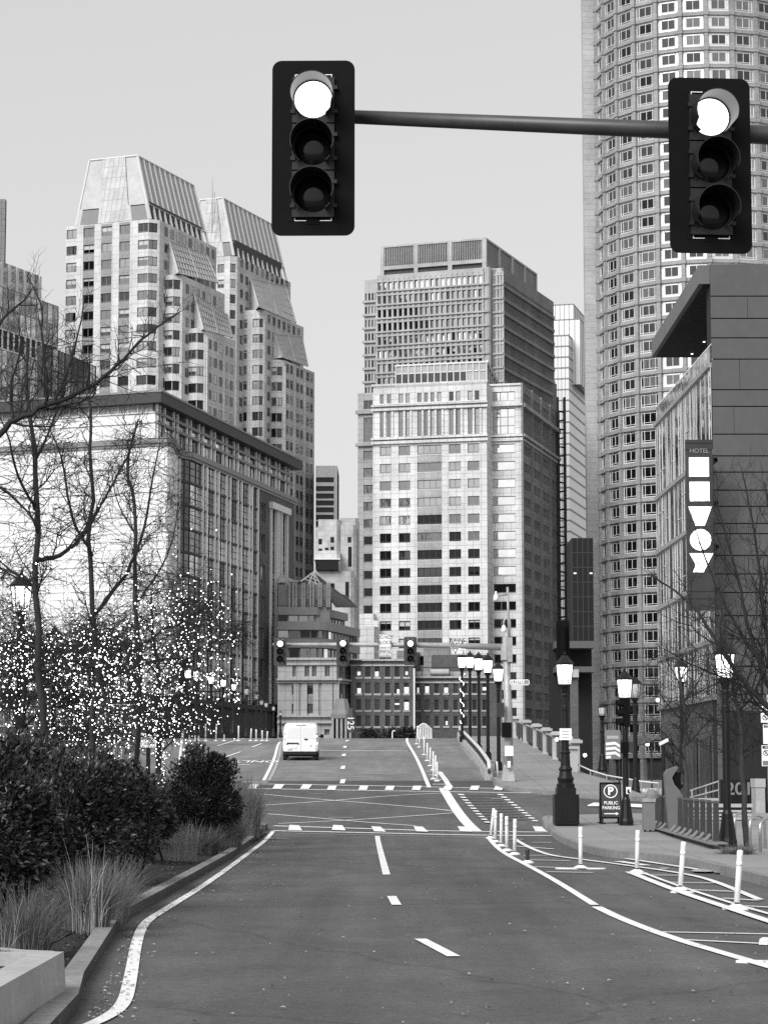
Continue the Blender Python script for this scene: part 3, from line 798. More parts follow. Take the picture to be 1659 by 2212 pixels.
# ---------------------------------------------------------------- twin stepped towers with copper mansards
ANG = R(-21)
def stepped_tower(name, label, u0, Y, steps, roofpx, gl, flank_rows, pitch, vcut, v_dark, strips, roof_ext, ends):
    u_first = steps[0]
    F0 = Fac(P(u_first[2], u_first[3], Y), ANG)
    root = thing(name, label, 'building', (F0.A.x, F0.A.y, -2))
    W = Windows(root)
    back = -F0.n
    prev_t = 0; fl = []; prevend = None
    zc = -2
    mbw = MB(); mbs = MB()
    for k, (uL, uF, uR, vt, setb, cols, rows, style) in enumerate(steps):
        F = F0.off(-setb)
        zt = F.ZR(vt, (uF + uR) / 2)
        sL, sF = F.S(uL, vt + 80), F.S(uF, vt + 80)
        wv = abs(F.S(uR, vt + 80) - sF) * .62
        p1 = F.p(sF, 0, 0); p2 = F.p(sF + wv, -wv, 0)
        FB = Fac.two(p1, p2); lb = (p2 - p1).xy.length
        FK = Fac.two(p2, p2 + back * 10)
        fl.append((FK, zt, F, sF + wv)); LK = FK.S(*ends[k]); lks = (lks if k else []) + [LK]
        zr = []
        zz = F.ZR(rows, (uF + uL) / 2); zbot = max(2, F.ZR(vcut, 400))
        hh = pitch * .56
        while zz > zbot: zr.append((zz - hh, zz)); zz -= pitch
        cw = [(F.S(a, vt + 100), F.S(b, vt + 100)) for a, b in cols]
        grid_wall(mbw, F, sL, sF, -2, zt, [c for c in cw], zr, .35)
        bev = [(0.25, lb - .5)]
        # bevelled corner with its own window, reaching round from the front
        grid_wall(mbw, FB, 0, lb, -2, zt, [(0, lb - .45)] if style else [], zr, .35)
        mbw.quad(FK.p(0, 0, -2), FK.p(LK, 0, -2), FK.p(LK, 0, zt), FK.p(0, 0, zt))
        mbw.poly([F.p(sL, 0, zt), p1 + Vector((0, 0, zt)), p2 + Vector((0, 0, zt)), FK.p(LK, 0, zt), F.p(sL, -LK, zt)])
        for j, (a, c) in enumerate(zr):
            vv = HOR - (c - CAMH) / F.A.y * FPX
            dk = vv > v_dark  # low panes: dark reflections of neighbours put in as blacker glass
            for q, (x0, x1) in enumerate(cw):
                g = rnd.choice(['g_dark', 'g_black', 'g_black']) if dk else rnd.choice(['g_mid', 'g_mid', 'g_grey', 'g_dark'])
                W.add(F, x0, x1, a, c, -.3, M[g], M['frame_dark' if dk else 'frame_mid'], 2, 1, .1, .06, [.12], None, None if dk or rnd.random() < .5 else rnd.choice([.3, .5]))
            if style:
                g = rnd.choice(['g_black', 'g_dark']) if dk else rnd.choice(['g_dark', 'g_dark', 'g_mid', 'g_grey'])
                W.add(FB, 0, lb - .45, a, c, -.3, M[g], M['frame_dark'], 2, 1, .08, .06, [.12])
        if k == 0 and strips:
            # recessed vertical strips: grey patterned spandrels between the windows
            for q in strips:
                x0, x1 = cw[q]
                zs = [zt - .2] + [z for r in reversed(list(reversed(zr))) for z in (r[1], r[0])]
                for i in range(0, len(zs) - 1, 2):
                    mbs = MB()
                    if zs[i] - zs[i + 1] > .3: mbs.obox(F, x0, -.3, zs[i + 1], x1, .04, zs[i])
                    else: continue
                    if zs[i] - zs[i + 1] > 1:
                        m_ = (x0 + x1) / 2; zm = (zs[i] + zs[i + 1]) / 2
                        for c_ in (x0 + (x1 - x0) * .27, x0 + (x1 - x0) * .73):
                            r_ = (x1 - x0) * .17
                            mbs.poly([F.p(c_ + r_ * math.cos(h), .08, zm + r_ * math.sin(h)) for h in [i2 * math.pi / 4 for i2 in range(8)]])
                    mbs.build('spandrel_panel', M['spandrel_pat'], root)
    mbw.build('stone_wall', M['stone_pale'], root)
    # flank windows, grid of narrow panes on each receding side
    for k, (FK, zt, F, _) in enumerate(fl):
        ztop = zt - 1.5
        for j in range(flank_rows[k][1]):
            c = FK.ZR(flank_rows[k][0], flank_rows[k][2]) - j * pitch
            if c < 4: break
            for a in flank_rows[k][3]:
                if a + 1.8 > lks[k]: continue
                vv = HOR - (c - CAMH) / F.A.y * FPX
                W.add(FK, a, a + 1.5, c - pitch * .55, c, .03, M[rnd.choice(['g_dark', 'g_mid', 'g_grey', 'g_dark'])], M['frame_mid'], 2, 1, .08, .05)
        for a in flank_rows[k][4]:
            if a + 1 > lks[k]: continue
            mb = MB(); mb.obox(FK, a, -.1, -2, a + .7, .25, ztop); mb.build('pilaster', M['stone_pale'], root)
    # sloped glazing between two flanks
    for (ia, ib, q) in gl:
        FA_, FB_ = fl[ia][0], fl[ib][0]
        P3 = []
        for (u, v), Fk in zip(q, (FA_, FA_, FB_, FB_)):
            s_, z_ = Fk.hit(u, v); P3.append(Fk.p(s_, .05, z_))
        a0, a1, b1, b0 = P3[0], P3[1], P3[3], P3[2]    # upper near, upper far, lower near = P3[2], lower far = P3[3]
        g = MB()
        un, uf, ln, lf = P3[0], P3[1], P3[2], P3[3]
        g.quad(ln, lf, uf, un, 0)
        nb = 14; nr = 5
        for i in range(nb + 1):
            f = i / nb; g.tube([un.lerp(uf, f), ln.lerp(lf, f)], .16 if i % 7 else .3, 4, 1)
        for i in range(nr + 1):
            f = i / nr; g.tube([un.lerp(ln, f), uf.lerp(lf, f)], .14, 4, 1)
        # near cheek
        s_, z_ = fl[ia][0].hit(*q[0])
        g.poly([un, ln, Vector((un.x, un.y, ln.z))], 2)
        g.build('sloped_glazing', [M['slope_glass'], M['slope_bar'], M['stone_pale']], root)
    # mansard
    F = F0; zt = fl[0][1]
    (tl, tr, tb, bl, br, bb) = roofpx
    FT = F0.off(-roof_ext)
    s0, z0 = FT.hit(*tl); s1, z1 = FT.hit(*tr); ztop = (z0 + z1) / 2
    TL, TR = FT.p(s0, 0, ztop), FT.p(s1, 0, ztop)
    FKt = Fac.two(TR, TR + back); sb, _ = FKt.hit(*tb); TB = FKt.p(sb, 0, ztop)
    FBt = F0.off(-.8)
    q0, _ = FBt.hit(*bl); q1, zbr = FBt.hit(*br); zb = zt + .2
    BL, BR = FBt.p(q0, 0, zb), FBt.p(q1, 0, zb)
    FKb = Fac.two(BR, BR + back); sb2, _ = FKb.hit(*bb); BB = FKb.p(sb2, 0, zb)
    TLb = TL + back * (TB - TR).length; BLb = BL + back * (BB - BR).length
    mb = MB()
    zo = zb + (ztop - zb) * .24                       # open attic strip at the foot of the roof
    def at(a, b, f): return a.lerp(b, f)
    fo = .24
    BL1, BR1, BB1 = at(BL, TL, fo), at(BR, TR, fo), at(BB, TB, fo); BLb1 = at(BLb, TLb, fo)
    mb.quad(BR1, BB1, TB, TR); mb.quad(BL1, BR1, TR, TL); mb.quad(BLb1, BL1, TL, TLb); mb.quad(BB1, BLb1, TLb, TB); mb.quad(TL, TR, TB, TLb)
    mb.build('mansard_roof', M['copper'], root)
    mb = MB()
    ins = 1.2
    ctr = (BL + BR + BB + BLb) / 4
    mb.prism([xy(p.lerp(ctr, .12)) for p in (BL, BR, BB, BLb)], zb - .2, zo + .6); mb.build('attic_wall', M['roof_dark'], root)
    mb = MB(); n = 11
    for i in range(n + 1):
        f = i / n; a, b = BR.lerp(BB, f), TR.lerp(TB, f)
        mb.tube([a, b], .28, 4)
    for a, b in ((BL, TL), (TL, TR), (TR, TB)): mb.tube([a, b], .3, 4)
    mb.tube([BR1, BB1], .3, 4)
    mb.build('roof_rib', M['copper_rib'], root)
    # pale centre bay of the roof front
    mb = MB()
    def fr(x, y): return BL.lerp(BR, x).lerp(TL.lerp(TR, x), y) + F0.n * .25
    mb.quad(fr(.33, 0), fr(.72, 0), fr(.75, 1), fr(.29, 1)); mb.build('roof_panel', M['roof_glaze'], root)
    for x0, x1 in ((.06, .3), (.76, .97)):
        mb = MB(); mb.quad(fr(x0, .0), fr(x1, .0), fr(x1, .22), fr(x0, .22)); mb.build('attic_opening', M['spandrel'], root)
    for x0, x1 in ((0, .06), (.3, .34), (.71, .76), (.97, 1)):
        mb = MB(); mb.quad(fr(x0, 0) + F0.n * .03, fr(x1, 0) + F0.n * .03, fr(x1, .24) + F0.n * .03, fr(x0, .24) + F0.n * .03)
        mb.build('attic_pier', M['copper'], root)
    W.finish()
    return root, fl, F0
mat('spandrel_pat', .27, .6, nz=[(.25, .1), (2, .1)])
panel('roof_glaze', .42, .5, .3, 1.1, 2.6, .06, nz=(.3, .15))
z38 = 3.58
stepped_tower('stepped_tower', 'nearer of two pale stepped towers with sloping copper roofs, left edge toward the bare branches', 0, 480,
    [(143, 321, 347, 472, 0, [(144, 166), (180, 204), (219, 242), (258, 281), (298, 321)], 489, True),
     (340, 374, 396, 592, 4.5, [(349, 374)], 605, True),
     (390, 426, 447, 708, 9, [(401, 426)], 720, True)],
    [(195, 347), (298, 337), (418, 395), (166, 475), (326, 460), (452, 590)],
    [(0, 1, [(366, 521), (445, 551), (385, 590), (471, 611)]), (1, 2, [(420, 635), (490, 680), (439, 712), (501, 729)])],
    [(486, 26, 350, [2.2 + 2.9 * i for i in range(11)], []), (612, 18, 400, [1.5 + 2.7 * i for i in range(12)], []), (732, 18, 450, [1.2 + 2.7 * i for i in range(13)], [.2, 8.6, 16.7, 24.8])],
    z38, 960, 800, (1, 2, 3), 5, [(468, 560), (486, 640), (508, 800)])
stepped_tower('stepped_tower', 'farther of two pale stepped towers with sloping copper roofs, half behind the hanging signal', 0, 545,
    [(452, 497, 515, 552, 0, [(470, 484)], 571, True),
     (506, 560, 574, 668, 5, [(522, 534), (546, 560)], 690, True),
     (565, 598, 616, 776, 10, [(576, 597)], 793, True)],
    [(432, 431), (482, 430), (590, 489), (420, 560), (506, 540), (620, 615)],
    [(0, 1, [(542, 602), (617, 620), (559, 663), (638, 697)]), (1, 2, [(591, 722), (651, 727), (610, 772), (664, 791)])],
    [(560, 22, 525, [1.5 + 3 * i for i in range(12)], []), (680, 22, 580, [1.5 + 3 * i for i in range(12)], []), (790, 22, 630, [1.2, 3.6, 7.4, 9.8, 13.6, 16, 20, 23, 26.5, 30, 33], [.1, 6.0, 12.2, 18.4, 25])],
    3.72, 1260, 860, (), 5, [(628, 650), (656, 750), (679, 1000)])
m_ = thing('roof_mast', 'thin antenna mast behind the farther stepped tower roof', 'antenna', P(459, 430, 548))
mb = MB(); p = P(459, 432, 548); mb.tube([p - Vector((0, 0, 8)), p, p + Vector((0, 0, 5.5))], [.18, .12, .05], 5); mb.tube([p + Vector((.5, 0, -6)), p + Vector((.5, 0, 2))], .07, 4); mb.build('mast_pole', M['grey_metal'], m_)
# ---------------------------------------------------------------- ribbed concrete tower, centre back
def ribbed_tower():
    ang = R(-20); Y = 600
    F = Fac(P(1043, 600, Y), ang)
    root = thing('ribbed_tower', 'grey banded concrete tower with louvred top storey, directly behind the pale stone block', 'building', (F.A.x, F.A.y, -2))
    W = Windows(root)
    back = -F.n
    fy = lambda q: 480.8 + .341 * q
    fx = lambda q: 735.3 + .341 * q
    zr = [F.ZR(fy(q), 838) for q in (380,)]
    pit = (F.ZR(fy(380), 838) - F.ZR(fy(812), 838)) / 5.0
    hh = pit * .54
    rows = [(zr[0] - hh - pit * k, zr[0] - pit * k) for k in range(16)]
    zt = F.ZR(fy(288), fx(850))
    zbot = rows[-1][0] - 2
    sL = F.S(fx(232), 650)
    def bandwall(Fx, a, b, n, gsel, start=.4, rows_=rows, bend=None):
        mb = MB(); p = (b - a) / n
        cols = [(a + p * (i + .22), a + p * (i + .78)) for i in range(n)]
        grid_wall(mb, Fx, a, b, -2, zt, cols, rows_, .5)
        for lo_, hi_ in rows_:
            mb.obox(Fx, a - .1, -.1, lo_ - .55, b + .1, .55, lo_ - .1); mb.obox(Fx, a - .1, -.1, hi_ + .1, b + .1, .35, hi_ + .45)
        for i, (x0, x1) in enumerate(cols):
            for j, (c, e) in enumerate(rows_): W.add(Fx, x0, x1, c, e, -.4, M[gsel(i, j)], M['frame_mid'], 1, 1, .0, .05, None, None, rnd.choice([None, None, .3, .6]) if j in (4, 5) else None)
        for i in range(n + 1): mb.obox(Fx, a + p * i - .28, -.05, -2, a + p * i + .28, .25, zt - 1)
        return mb
    def gs(i, j):
        if j == 0: return rnd.choice(['lit', 'g_light', 'lit', 'g_light', 'g_grey'])
        if j in (2, 3): return 'g_black' if i < 10 - (j == 2) * 2 else rnd.choice(['g_grey', 'g_mid'])
        if j in (4, 5): return rnd.choice(['g_light', 'g_light', 'g_light', 'g_black'])
        return rnd.choice(['g_grey', 'g_mid', 'g_grey', 'g_light', 'g_dark'])
    mbf = bandwall(F, sL, 0, 20, gs)
    mbf.build('front_wall', M['conc_tower'], root)
    # rounded corner column between the two front faces
    mb = MB(); c = F.p(.9, -.9, 0)
    mb.lathe([(1.0, -2), (1.0, zt)], 10, (c.x, c.y, 0)); 
    for lo_, hi_ in rows: mb.lathe([(1.35, lo_ - .55), (1.35, lo_ - .1)], 10, (c.x - .4, c.y, 0))
    mb.build('corner_column', M['conc_tower'], root)
    F2 = F.off(-2.2); s0, s1 = 1.5, F2.S(1086, 640)
    F2.zt = zt
    mb2 = bandwall(F2, s0, s1, 4, lambda i, j: rnd.choice(['g_light', 'g_grey', 'g_mid', 'g_light']))
    mb2.build('front_wall', M['conc_tower'], root)
    FS = Fac.two(F2.p(s1, 0, 0), F2.p(s1, 0, 0) + back)
    L = FS.S(1195, 760)
    mb = MB(); n = 46
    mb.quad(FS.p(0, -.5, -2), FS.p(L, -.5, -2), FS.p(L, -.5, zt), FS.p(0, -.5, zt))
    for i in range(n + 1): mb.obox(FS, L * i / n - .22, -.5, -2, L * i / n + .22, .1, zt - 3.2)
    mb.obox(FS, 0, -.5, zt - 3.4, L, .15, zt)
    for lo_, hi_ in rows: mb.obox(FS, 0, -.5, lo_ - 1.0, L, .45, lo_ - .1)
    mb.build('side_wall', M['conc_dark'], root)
    # left wing
    FW = F.off(-9); a, b = FW.S(fx(152), 700), FW.S(fx(236), 700); ztw = FW.ZR(fy(362), fx(190))
    z_keep = zt
    mb = MB(); p = (b - a) / 4; cols = [(a + p * (i + .2), a + p * (i + .8)) for i in range(4)]
    rw = [(lo_ - .5, hi_ - .5) for lo_, hi_ in rows]
    grid_wall(mb, FW, a, b, -2, ztw, cols, rw, .5)
    for lo_, hi_ in rw: mb.obox(FW, a - .4, -.1, lo_ - .7, b, .6, lo_ - .1)
    mb.build('wing_wall', M['conc_tower'], root)
    for x0, x1 in cols:
        for j, (c_, e) in enumerate(rw): W.add(FW, x0, x1, c_, e, -.4, M[rnd.choice(['g_mid', 'g_dark', 'g_grey', 'g_black'])], M['frame_mid'], 1, 1, 0)
    # cores and roofs
    body('core', M['conc_dark'], root, [xy(F.p(sL, -.6, 0)), xy(F.p(0, -.6, 0)), xy(F2.p(s1 - .6, -.6, 0)), xy(FS.p(L, -.6, 0)), xy(F.p(sL, -40, 0))], -2, zt - .3)
    body('wing_core', M['conc_dark'], root, [xy(FW.p(a, -.6, 0)), xy(FW.p(b, -.6, 0)), xy(FW.p(b, -30, 0)), xy(FW.p(a, -30, 0))], -2, ztw - .3)
    # plant storey
    FP = F.off(-3.5)
    p0, p1 = FP.S(822, 540), FP.S(1050, 520); zp = FP.ZR(514, 1040); zlb, zlt = FP.ZR(fy(245), fx(700)), FP.ZR(fy(125), fx(700))
    zg0, zg1 = FP.ZR(fy(300), fx(700)), FP.ZR(fy(268), fx(700))
    bays = [(FP.S(fx(q0), 560), FP.S(fx(q1), 560)) for q0, q1 in ((276, 465), (490, 680), (706, 897))]
    mb = MB(); grid_wall(mb, FP, p0, p1, zt - 6, zp, bays, [(zlb, zlt), (zg0, zg1)], .7)
    FPS = Fac.two(FP.p(p1, 0, 0), FP.p(p1, 0, 0) + back); Lp = FPS.S(1160, 590)
    sb = [(Lp * (i + .08) / 4, Lp * (i + .94) / 4) for i in range(4)]
    grid_wall(mb, FPS, 0, Lp, zt - 6, zp, sb, [(zlb - 1.5, zlt)], .3)
    mb.poly([FP.p(p0, 0, zp), FP.p(p1, 0, zp), FPS.p(Lp, 0, zp), FP.p(p0, -Lp, zp)])
    mb.build('plant_storey', M['conc_tower'], root)
    mb = MB()
    for x0, x1 in sb: mb.quad(FPS.p(x0, -.3, zlb - 1.5), FPS.p(x1, -.3, zlb - 1.5), FPS.p(x1, -.3, zlt), FPS.p(x0, -.3, zlt))
    mb.build('side_panel', M['conc_dark'], root)
    mb = MB()
    for x0, x1 in bays:
        for i in range(17): q = x0 + (x1 - x0) * (i + .5) / 17; mb.obox(FP, q - .09, -.6, zlb, q + .09, -.2, zlt)
    mb.build('louver_grille', M['conc_tower'], root)
    mb = MB()
    for x0, x1 in bays:
        mb.quad(FP.p(x0, -.65, zg0), FP.p(x1, -.65, zg0), FP.p(x1, -.65, zlt), FP.p(x0, -.65, zlt))
    mb.build('louver_back', M['roof_dark'], root)
    W.finish()
ribbed_tower()
# ---------------------------------------------------------------- pale stone office block, centre front
def stone_block():
    ang = R(-15); Y = 480
    fy = lambda q: 480.8 + .341 * q
    fx = lambda q: 735.3 + .341 * q
    F = Fac(P(1051, 900, Y), ang); back = -F.n
    root = thing('stone_office_block', 'tall pale stone office block with gridded facade and darker side, in the centre', 'building', (F.A.x, F.A.y, -2))
    W = Windows(root)
    Z = lambda v: F.ZR(v, 880)
    sL = F.S(806, 1000); zt = F.ZR(828, 1000)
    pit = (Z(963) - Z(963 + 37.75 * 8)) / 8; hh = pit * 20.5 / 37.75
    rows = [(Z(963) - pit * k - hh, Z(963) - pit * k) for k in range(17)]
    up = [(Z(943), Z(888)), (Z(870), Z(850))]
    big = [(820.5, 845, 2), (861, 886, 2), (901, 954, 4), (969.6, 995, 2), (1010, 1035, 2)]
    cols = [(F.S(a, 1000), F.S(b, 1000), n) for a, b, n in big]
    nar = [(F.S(fx(a), 900), F.S(fx(b), 900)) for a, b in ((250, 275), (295, 322), (368, 398), (413, 440), (486, 515), (530, 555), (570, 595), (612, 640), (687, 717), (730, 760), (806, 835), (850, 880))]
    zc1, zc2 = Z(947), Z(874)
    mb = MB()
    grid_wall(mb, F, sL, 0, -2, Z(950), [c[:2] for c in cols], rows, .4)
    grid_wall(mb, F, sL, 0, Z(950), zt, nar, up, .4)
    mb.poly([F.p(sL, 0, zt), F.p(0, 0, zt), F.p(0, -40, zt), F.p(sL, -40, zt)])
    mb.quad(F.p(0, 0, -2), F.p(0, -6, -2), F.p(0, -6, zt), F.p(0, 0, zt))
    mb.build('front_wall', M['stone_light'], root)
    mb = MB(); c2 = cols[2]
    for a, b in zip(rows, rows[1:]): mb.obox(F, c2[0], -.1, b[1] + .1, c2[1], .06, a[0] - .1)
    mb.build('spandrel_panel', M['stone_mid'], root)
    for v0, v1, pr in ((958, 952, .5), (949, 944.5, .75), (886, 881, .5), (877, 873, .75), (832, 828, .3)):
        mb = MB(); mb.obox(F, sL - .3, -.1, F.ZR(v0, 880), .3, pr, F.ZR(v1, 880)); mb.build('cornice', M['stone_light'], root)
    for a, b in nar:                                        # slim piers between the tall windows
        if b < -1: mb = MB(); mb.obox(F, b + .05, -.1, Z(943), b + .5, .3, Z(888)); mb.build('pilaster', M['stone_light'], root)
    for ci, (a, b, n) in enumerate(cols):
        for k, (c, e) in enumerate(rows):
            thr = 3.3 + ci * .55  # lower panes take blacker glass in place of the buildings they would reflect
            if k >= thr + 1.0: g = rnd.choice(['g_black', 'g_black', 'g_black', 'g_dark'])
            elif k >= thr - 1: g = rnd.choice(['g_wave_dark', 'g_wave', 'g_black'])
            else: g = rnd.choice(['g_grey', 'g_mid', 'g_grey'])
            if k >= 12 and rnd.random() < .45: g = rnd.choice(['g_mid', 'g_grey', 'g_wave'])
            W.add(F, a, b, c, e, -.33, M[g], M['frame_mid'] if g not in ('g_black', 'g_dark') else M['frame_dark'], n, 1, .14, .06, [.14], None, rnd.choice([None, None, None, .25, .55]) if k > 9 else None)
    for a, b in nar:
        W.add(F, a, b, up[0][0], up[0][1], -.3, M[rnd.choice(['g_mid', 'g_mid', 'g_grey'])], M['frame_mid'], 1, 3, .12)
        W.add(F, a, b, up[1][0], up[1][1], -.3, M[rnd.choice(['g_mid', 'g_dark', 'g_grey'])], M['frame_mid'], 1, 1, .12)
    # recessed slot and right-hand bay
    F2 = F.off(-5); r0, r1 = F2.S(1059, 1000), F2.S(1127, 1000); zt2 = F2.ZR(829, 1090)
    c0, c1 = F2.S(1064.5, 1000), F2.S(1112.5, 1000); Z2 = lambda v: F2.ZR(v, 1090)
    dz = Z2(959) - rows[0][1]
    rows2 = [(a + dz, b + dz) for a, b in rows]
    mb = MB(); grid_wall(mb, F2, -2.5, r1, -2, zt2, [(c0, c1)], rows2 + [(Z2(938), Z2(882)), (Z2(866), Z2(846))], .4)
    mb.build('bay_wall', M['stone_light'], root)
    for v0, v1, pr in ((953, 947, .5), (944, 940, .75), (878, 874, .75), (833, 829, .3)): mb = MB(); mb.obox(F2, -.5, -.1, Z2(v0), r1 + .3, pr, Z2(v1)); mb.build('cornice', M['stone_light'], root)
    for k, (c, e) in enumerate(rows2):
        g = 'g_light' if k < 8 else rnd.choice(['g_black', 'g_dark', 'g_mid'])
        W.add(F2, c0, c1, c, e, -.33, M[g], M['frame_mid'], 3 if k > 8 else 1, 1, .12, .06, [.1])
    W.add(F2, c0, c1, Z2(938), Z2(882), -.33, M['g_light'], M['frame_mid'], 3, 3, .14); W.add(F2, c0, c1, Z2(866), Z2(846), -.33, M['g_light'], M['frame_mid'], 3, 1, .14)
    # right side turned from the light, its shade painted as darker stone
    FS = Fac.two(F2.p(r1, 0, 0), F2.p(r1, 0, 0) + back); L = FS.S(1206, 1100)
    ns = 4; p = L / ns
    cs = []
    for i in range(ns):
        for j in range(4): cs.append((p * i + p * (.14 + .2 * j), p * i + p * (.14 + .2 * j + .155)))
    ups = [(rows[0][1] + pit * .55, rows[0][1] + pit * 2.0)]
    mb = MB(); grid_wall(mb, FS, 0, L, -2, zt2, cs, rows2[0:] + [(Z2(938), Z2(882)), (Z2(866), Z2(846))], .35)
    for i in range(ns + 1): mb.obox(FS, p * i - .4, -.1, -2, p * i + .4, .35, zt2)
    mb.poly([F2.p(-2, 0, zt2), F2.p(r1, 0, zt2), FS.p(L, 0, zt2), F2.p(-2, -L, zt2)])
    mb.build('side_wall', M['stone_shaded'], root)
    for v0, v1, pr in ((953, 947, .4), (944, 938, .7), (880, 872, .7)): mb = MB(); mb.obox(FS, 0, -.1, Z2(v0), L, pr, Z2(v1)); mb.build('cornice', M['stone_mid'], root)
    for a, b in cs:
        for k, (c, e) in enumerate(rows2): W.add(FS, a, b, c, e, -.3, M[rnd.choice(['g_mid', 'g_mid', 'g_grey', 'g_dark'])], M['frame_dark'], 1, 1, .07, .05)
        W.add(FS, a, b, Z2(938), Z2(882), -.3, M['g_dark'], M['frame_mid'], 1, 3, .1)
        W.add(FS, a, b, Z2(866), Z2(846), -.3, M['g_dark'], M['frame_mid'], 1, 1, .1)
    # left wing, set back
    FW = F.off(-7); a, b = FW.S(773, 1000), FW.S(812, 1000); w0, w1 = FW.S(785.5, 1000), FW.S(805, 1000); ztw = FW.ZR(849, 790); ZW = lambda v: FW.ZR(v, 795)
    roww = [(ZW(974) - pit * k - hh, ZW(974) - pit * k) for k in range(10)]
    mb = MB(); grid_wall(mb, FW, a, b, -2, ztw, [(w0, w1)], roww + [(ZW(955), ZW(902)), (ZW(884), ZW(865))], .4)
    mb.poly([FW.p(a, 0, ztw), FW.p(b, 0, ztw), FW.p(b, -30, ztw), FW.p(a, -30, ztw)]); mb.quad(FW.p(a, 0, -2), FW.p(a, 0, ztw), FW.p(a, -30, ztw), FW.p(a, -30, -2))
    for v0, v1, pr in ((964, 957, .6), (894, 886, .6)): mb.obox(FW, a - .4, -.1, ZW(v0), b, pr, ZW(v1))
    mb.build('wing_wall', M['stone_mid'], root)
    for k, (c, e) in enumerate(roww): W.add(FW, w0, w1, c, e, -.33, M['g_wave_dark' if k < 5 else 'g_black'], M['frame_mid'], 1, 1, .14, .06, [.12])
    W.add(FW, w0, w1, ZW(955), ZW(902), -.3, M['g_wave_dark'], M['frame_mid'], 1, 3, .14); W.add(FW, w0, w1, ZW(884), ZW(865), -.3, M['g_dark'], M['frame_mid'], 2, 1, .14)
    # glass penthouse with a raking right-hand end
    FG = F.off(-6); g0, g1 = FG.S(855, 810), FG.S(1050, 800); zg = FG.ZR(783, 1000); zm = FG.ZR(fy(945), fx(700)); ze_ = zt - .3
    ph = MB(); n = 14
    for i in range(n):
        x0, x1 = g0 + (g1 - g0) * i / n, g0 + (g1 - g0) * (i + 1) / n
        ph.quad(FG.p(x0, 0, ze_), FG.p(x1, 0, ze_), FG.p(x1, 0, zm), FG.p(x0, 0, zm), 1 if i < 11 else 0)
        ph.quad(FG.p(x0, 0, zm), FG.p(x1, 0, zm), FG.p(x1, 0, zg), FG.p(x0, 0, zg), 0)
        ph.obox(FG, x0 - .1, -.05, ze_, x0 + .1, .2, zg, 2)
    ph.obox(FG, g0 - .2, -.1, zm - .1, g1, .2, zm + .1, 2); ph.obox(FG, g0 - .2, -.1, zg - .25, g1 + .2, .25, zg + .1, 2); ph.obox(FG, g0 - .2, -.1, ze_ + 1.2, g1, .2, ze_ + 1.4, 2)
    FGS = Fac.two(FG.p(g1, 0, 0), FG.p(g1, 0, 0) + back); Lg = 21
    ph.poly([FGS.p(0, 0, ze_), FGS.p(Lg, 0, ze_), FGS.p(0, 0, zg)], 1)
    for i in range(10):
        q = Lg * i / 10; ph.obox(FGS, q - .1, 0, ze_, q + .1, .2, ze_ + (zg - ze_) * (1 - i / 10), 2)
    ph.poly([FG.p(g0, 0, zg), FG.p(g1, 0, zg), FGS.p(Lg, 0, ze_), FG.p(g0, -Lg, ze_)], 0)
    ph.tube([FGS.p(-.2, .2, zg), FGS.p(Lg, .2, ze_ + .1)], .35, 4, 2)
    ph.build('penthouse', [M['copper'], M['g_dark'], M['copper_rib']], root)
    # low podium wings in front of the base
    pd = MB(); FQ = F.off(6)
    ph_ = MB(); a, b = FQ.S(752, 1320), FQ.S(812, 1320)
    FQ2 = F.off(2)
    pd.obox(FQ2, FQ2.S(752, 1340), -8, -2, FQ2.S(806.5, 1340), 0, FQ2.ZR(1326, 790)); pd.build('podium', M['stone_light'], root)
    pd = MB(); pd.obox(FQ, FQ.S(776, 1390), -4, -2, FQ.S(808, 1390), 0, FQ.ZR(1353, 790)); pd.obox(FQ, FQ.S(757, 1345), -4.1, FQ.ZR(1352, 790), FQ.S(806, 1345), -3.9, FQ.ZR(1338, 790)); pd.build('podium', M['stone_light'], root)
    pd = MB(); FQ3 = F.off(9); pd.obox(FQ3, FQ3.S(857, 1420), -9.2, -2, FQ3.S(884, 1420), 0, FQ3.ZR(1405, 880)); pd.build('garage_ramp', M['conc_dark'], root)
    pd = MB(); pd.obox(FQ3, FQ3.S(915, 1420), -9.2, -2, FQ3.S(972, 1420), 0, FQ3.ZR(1397, 950)); pd.build('garage_ramp', M['conc_dark'], root)
    W.finish()
stone_block()
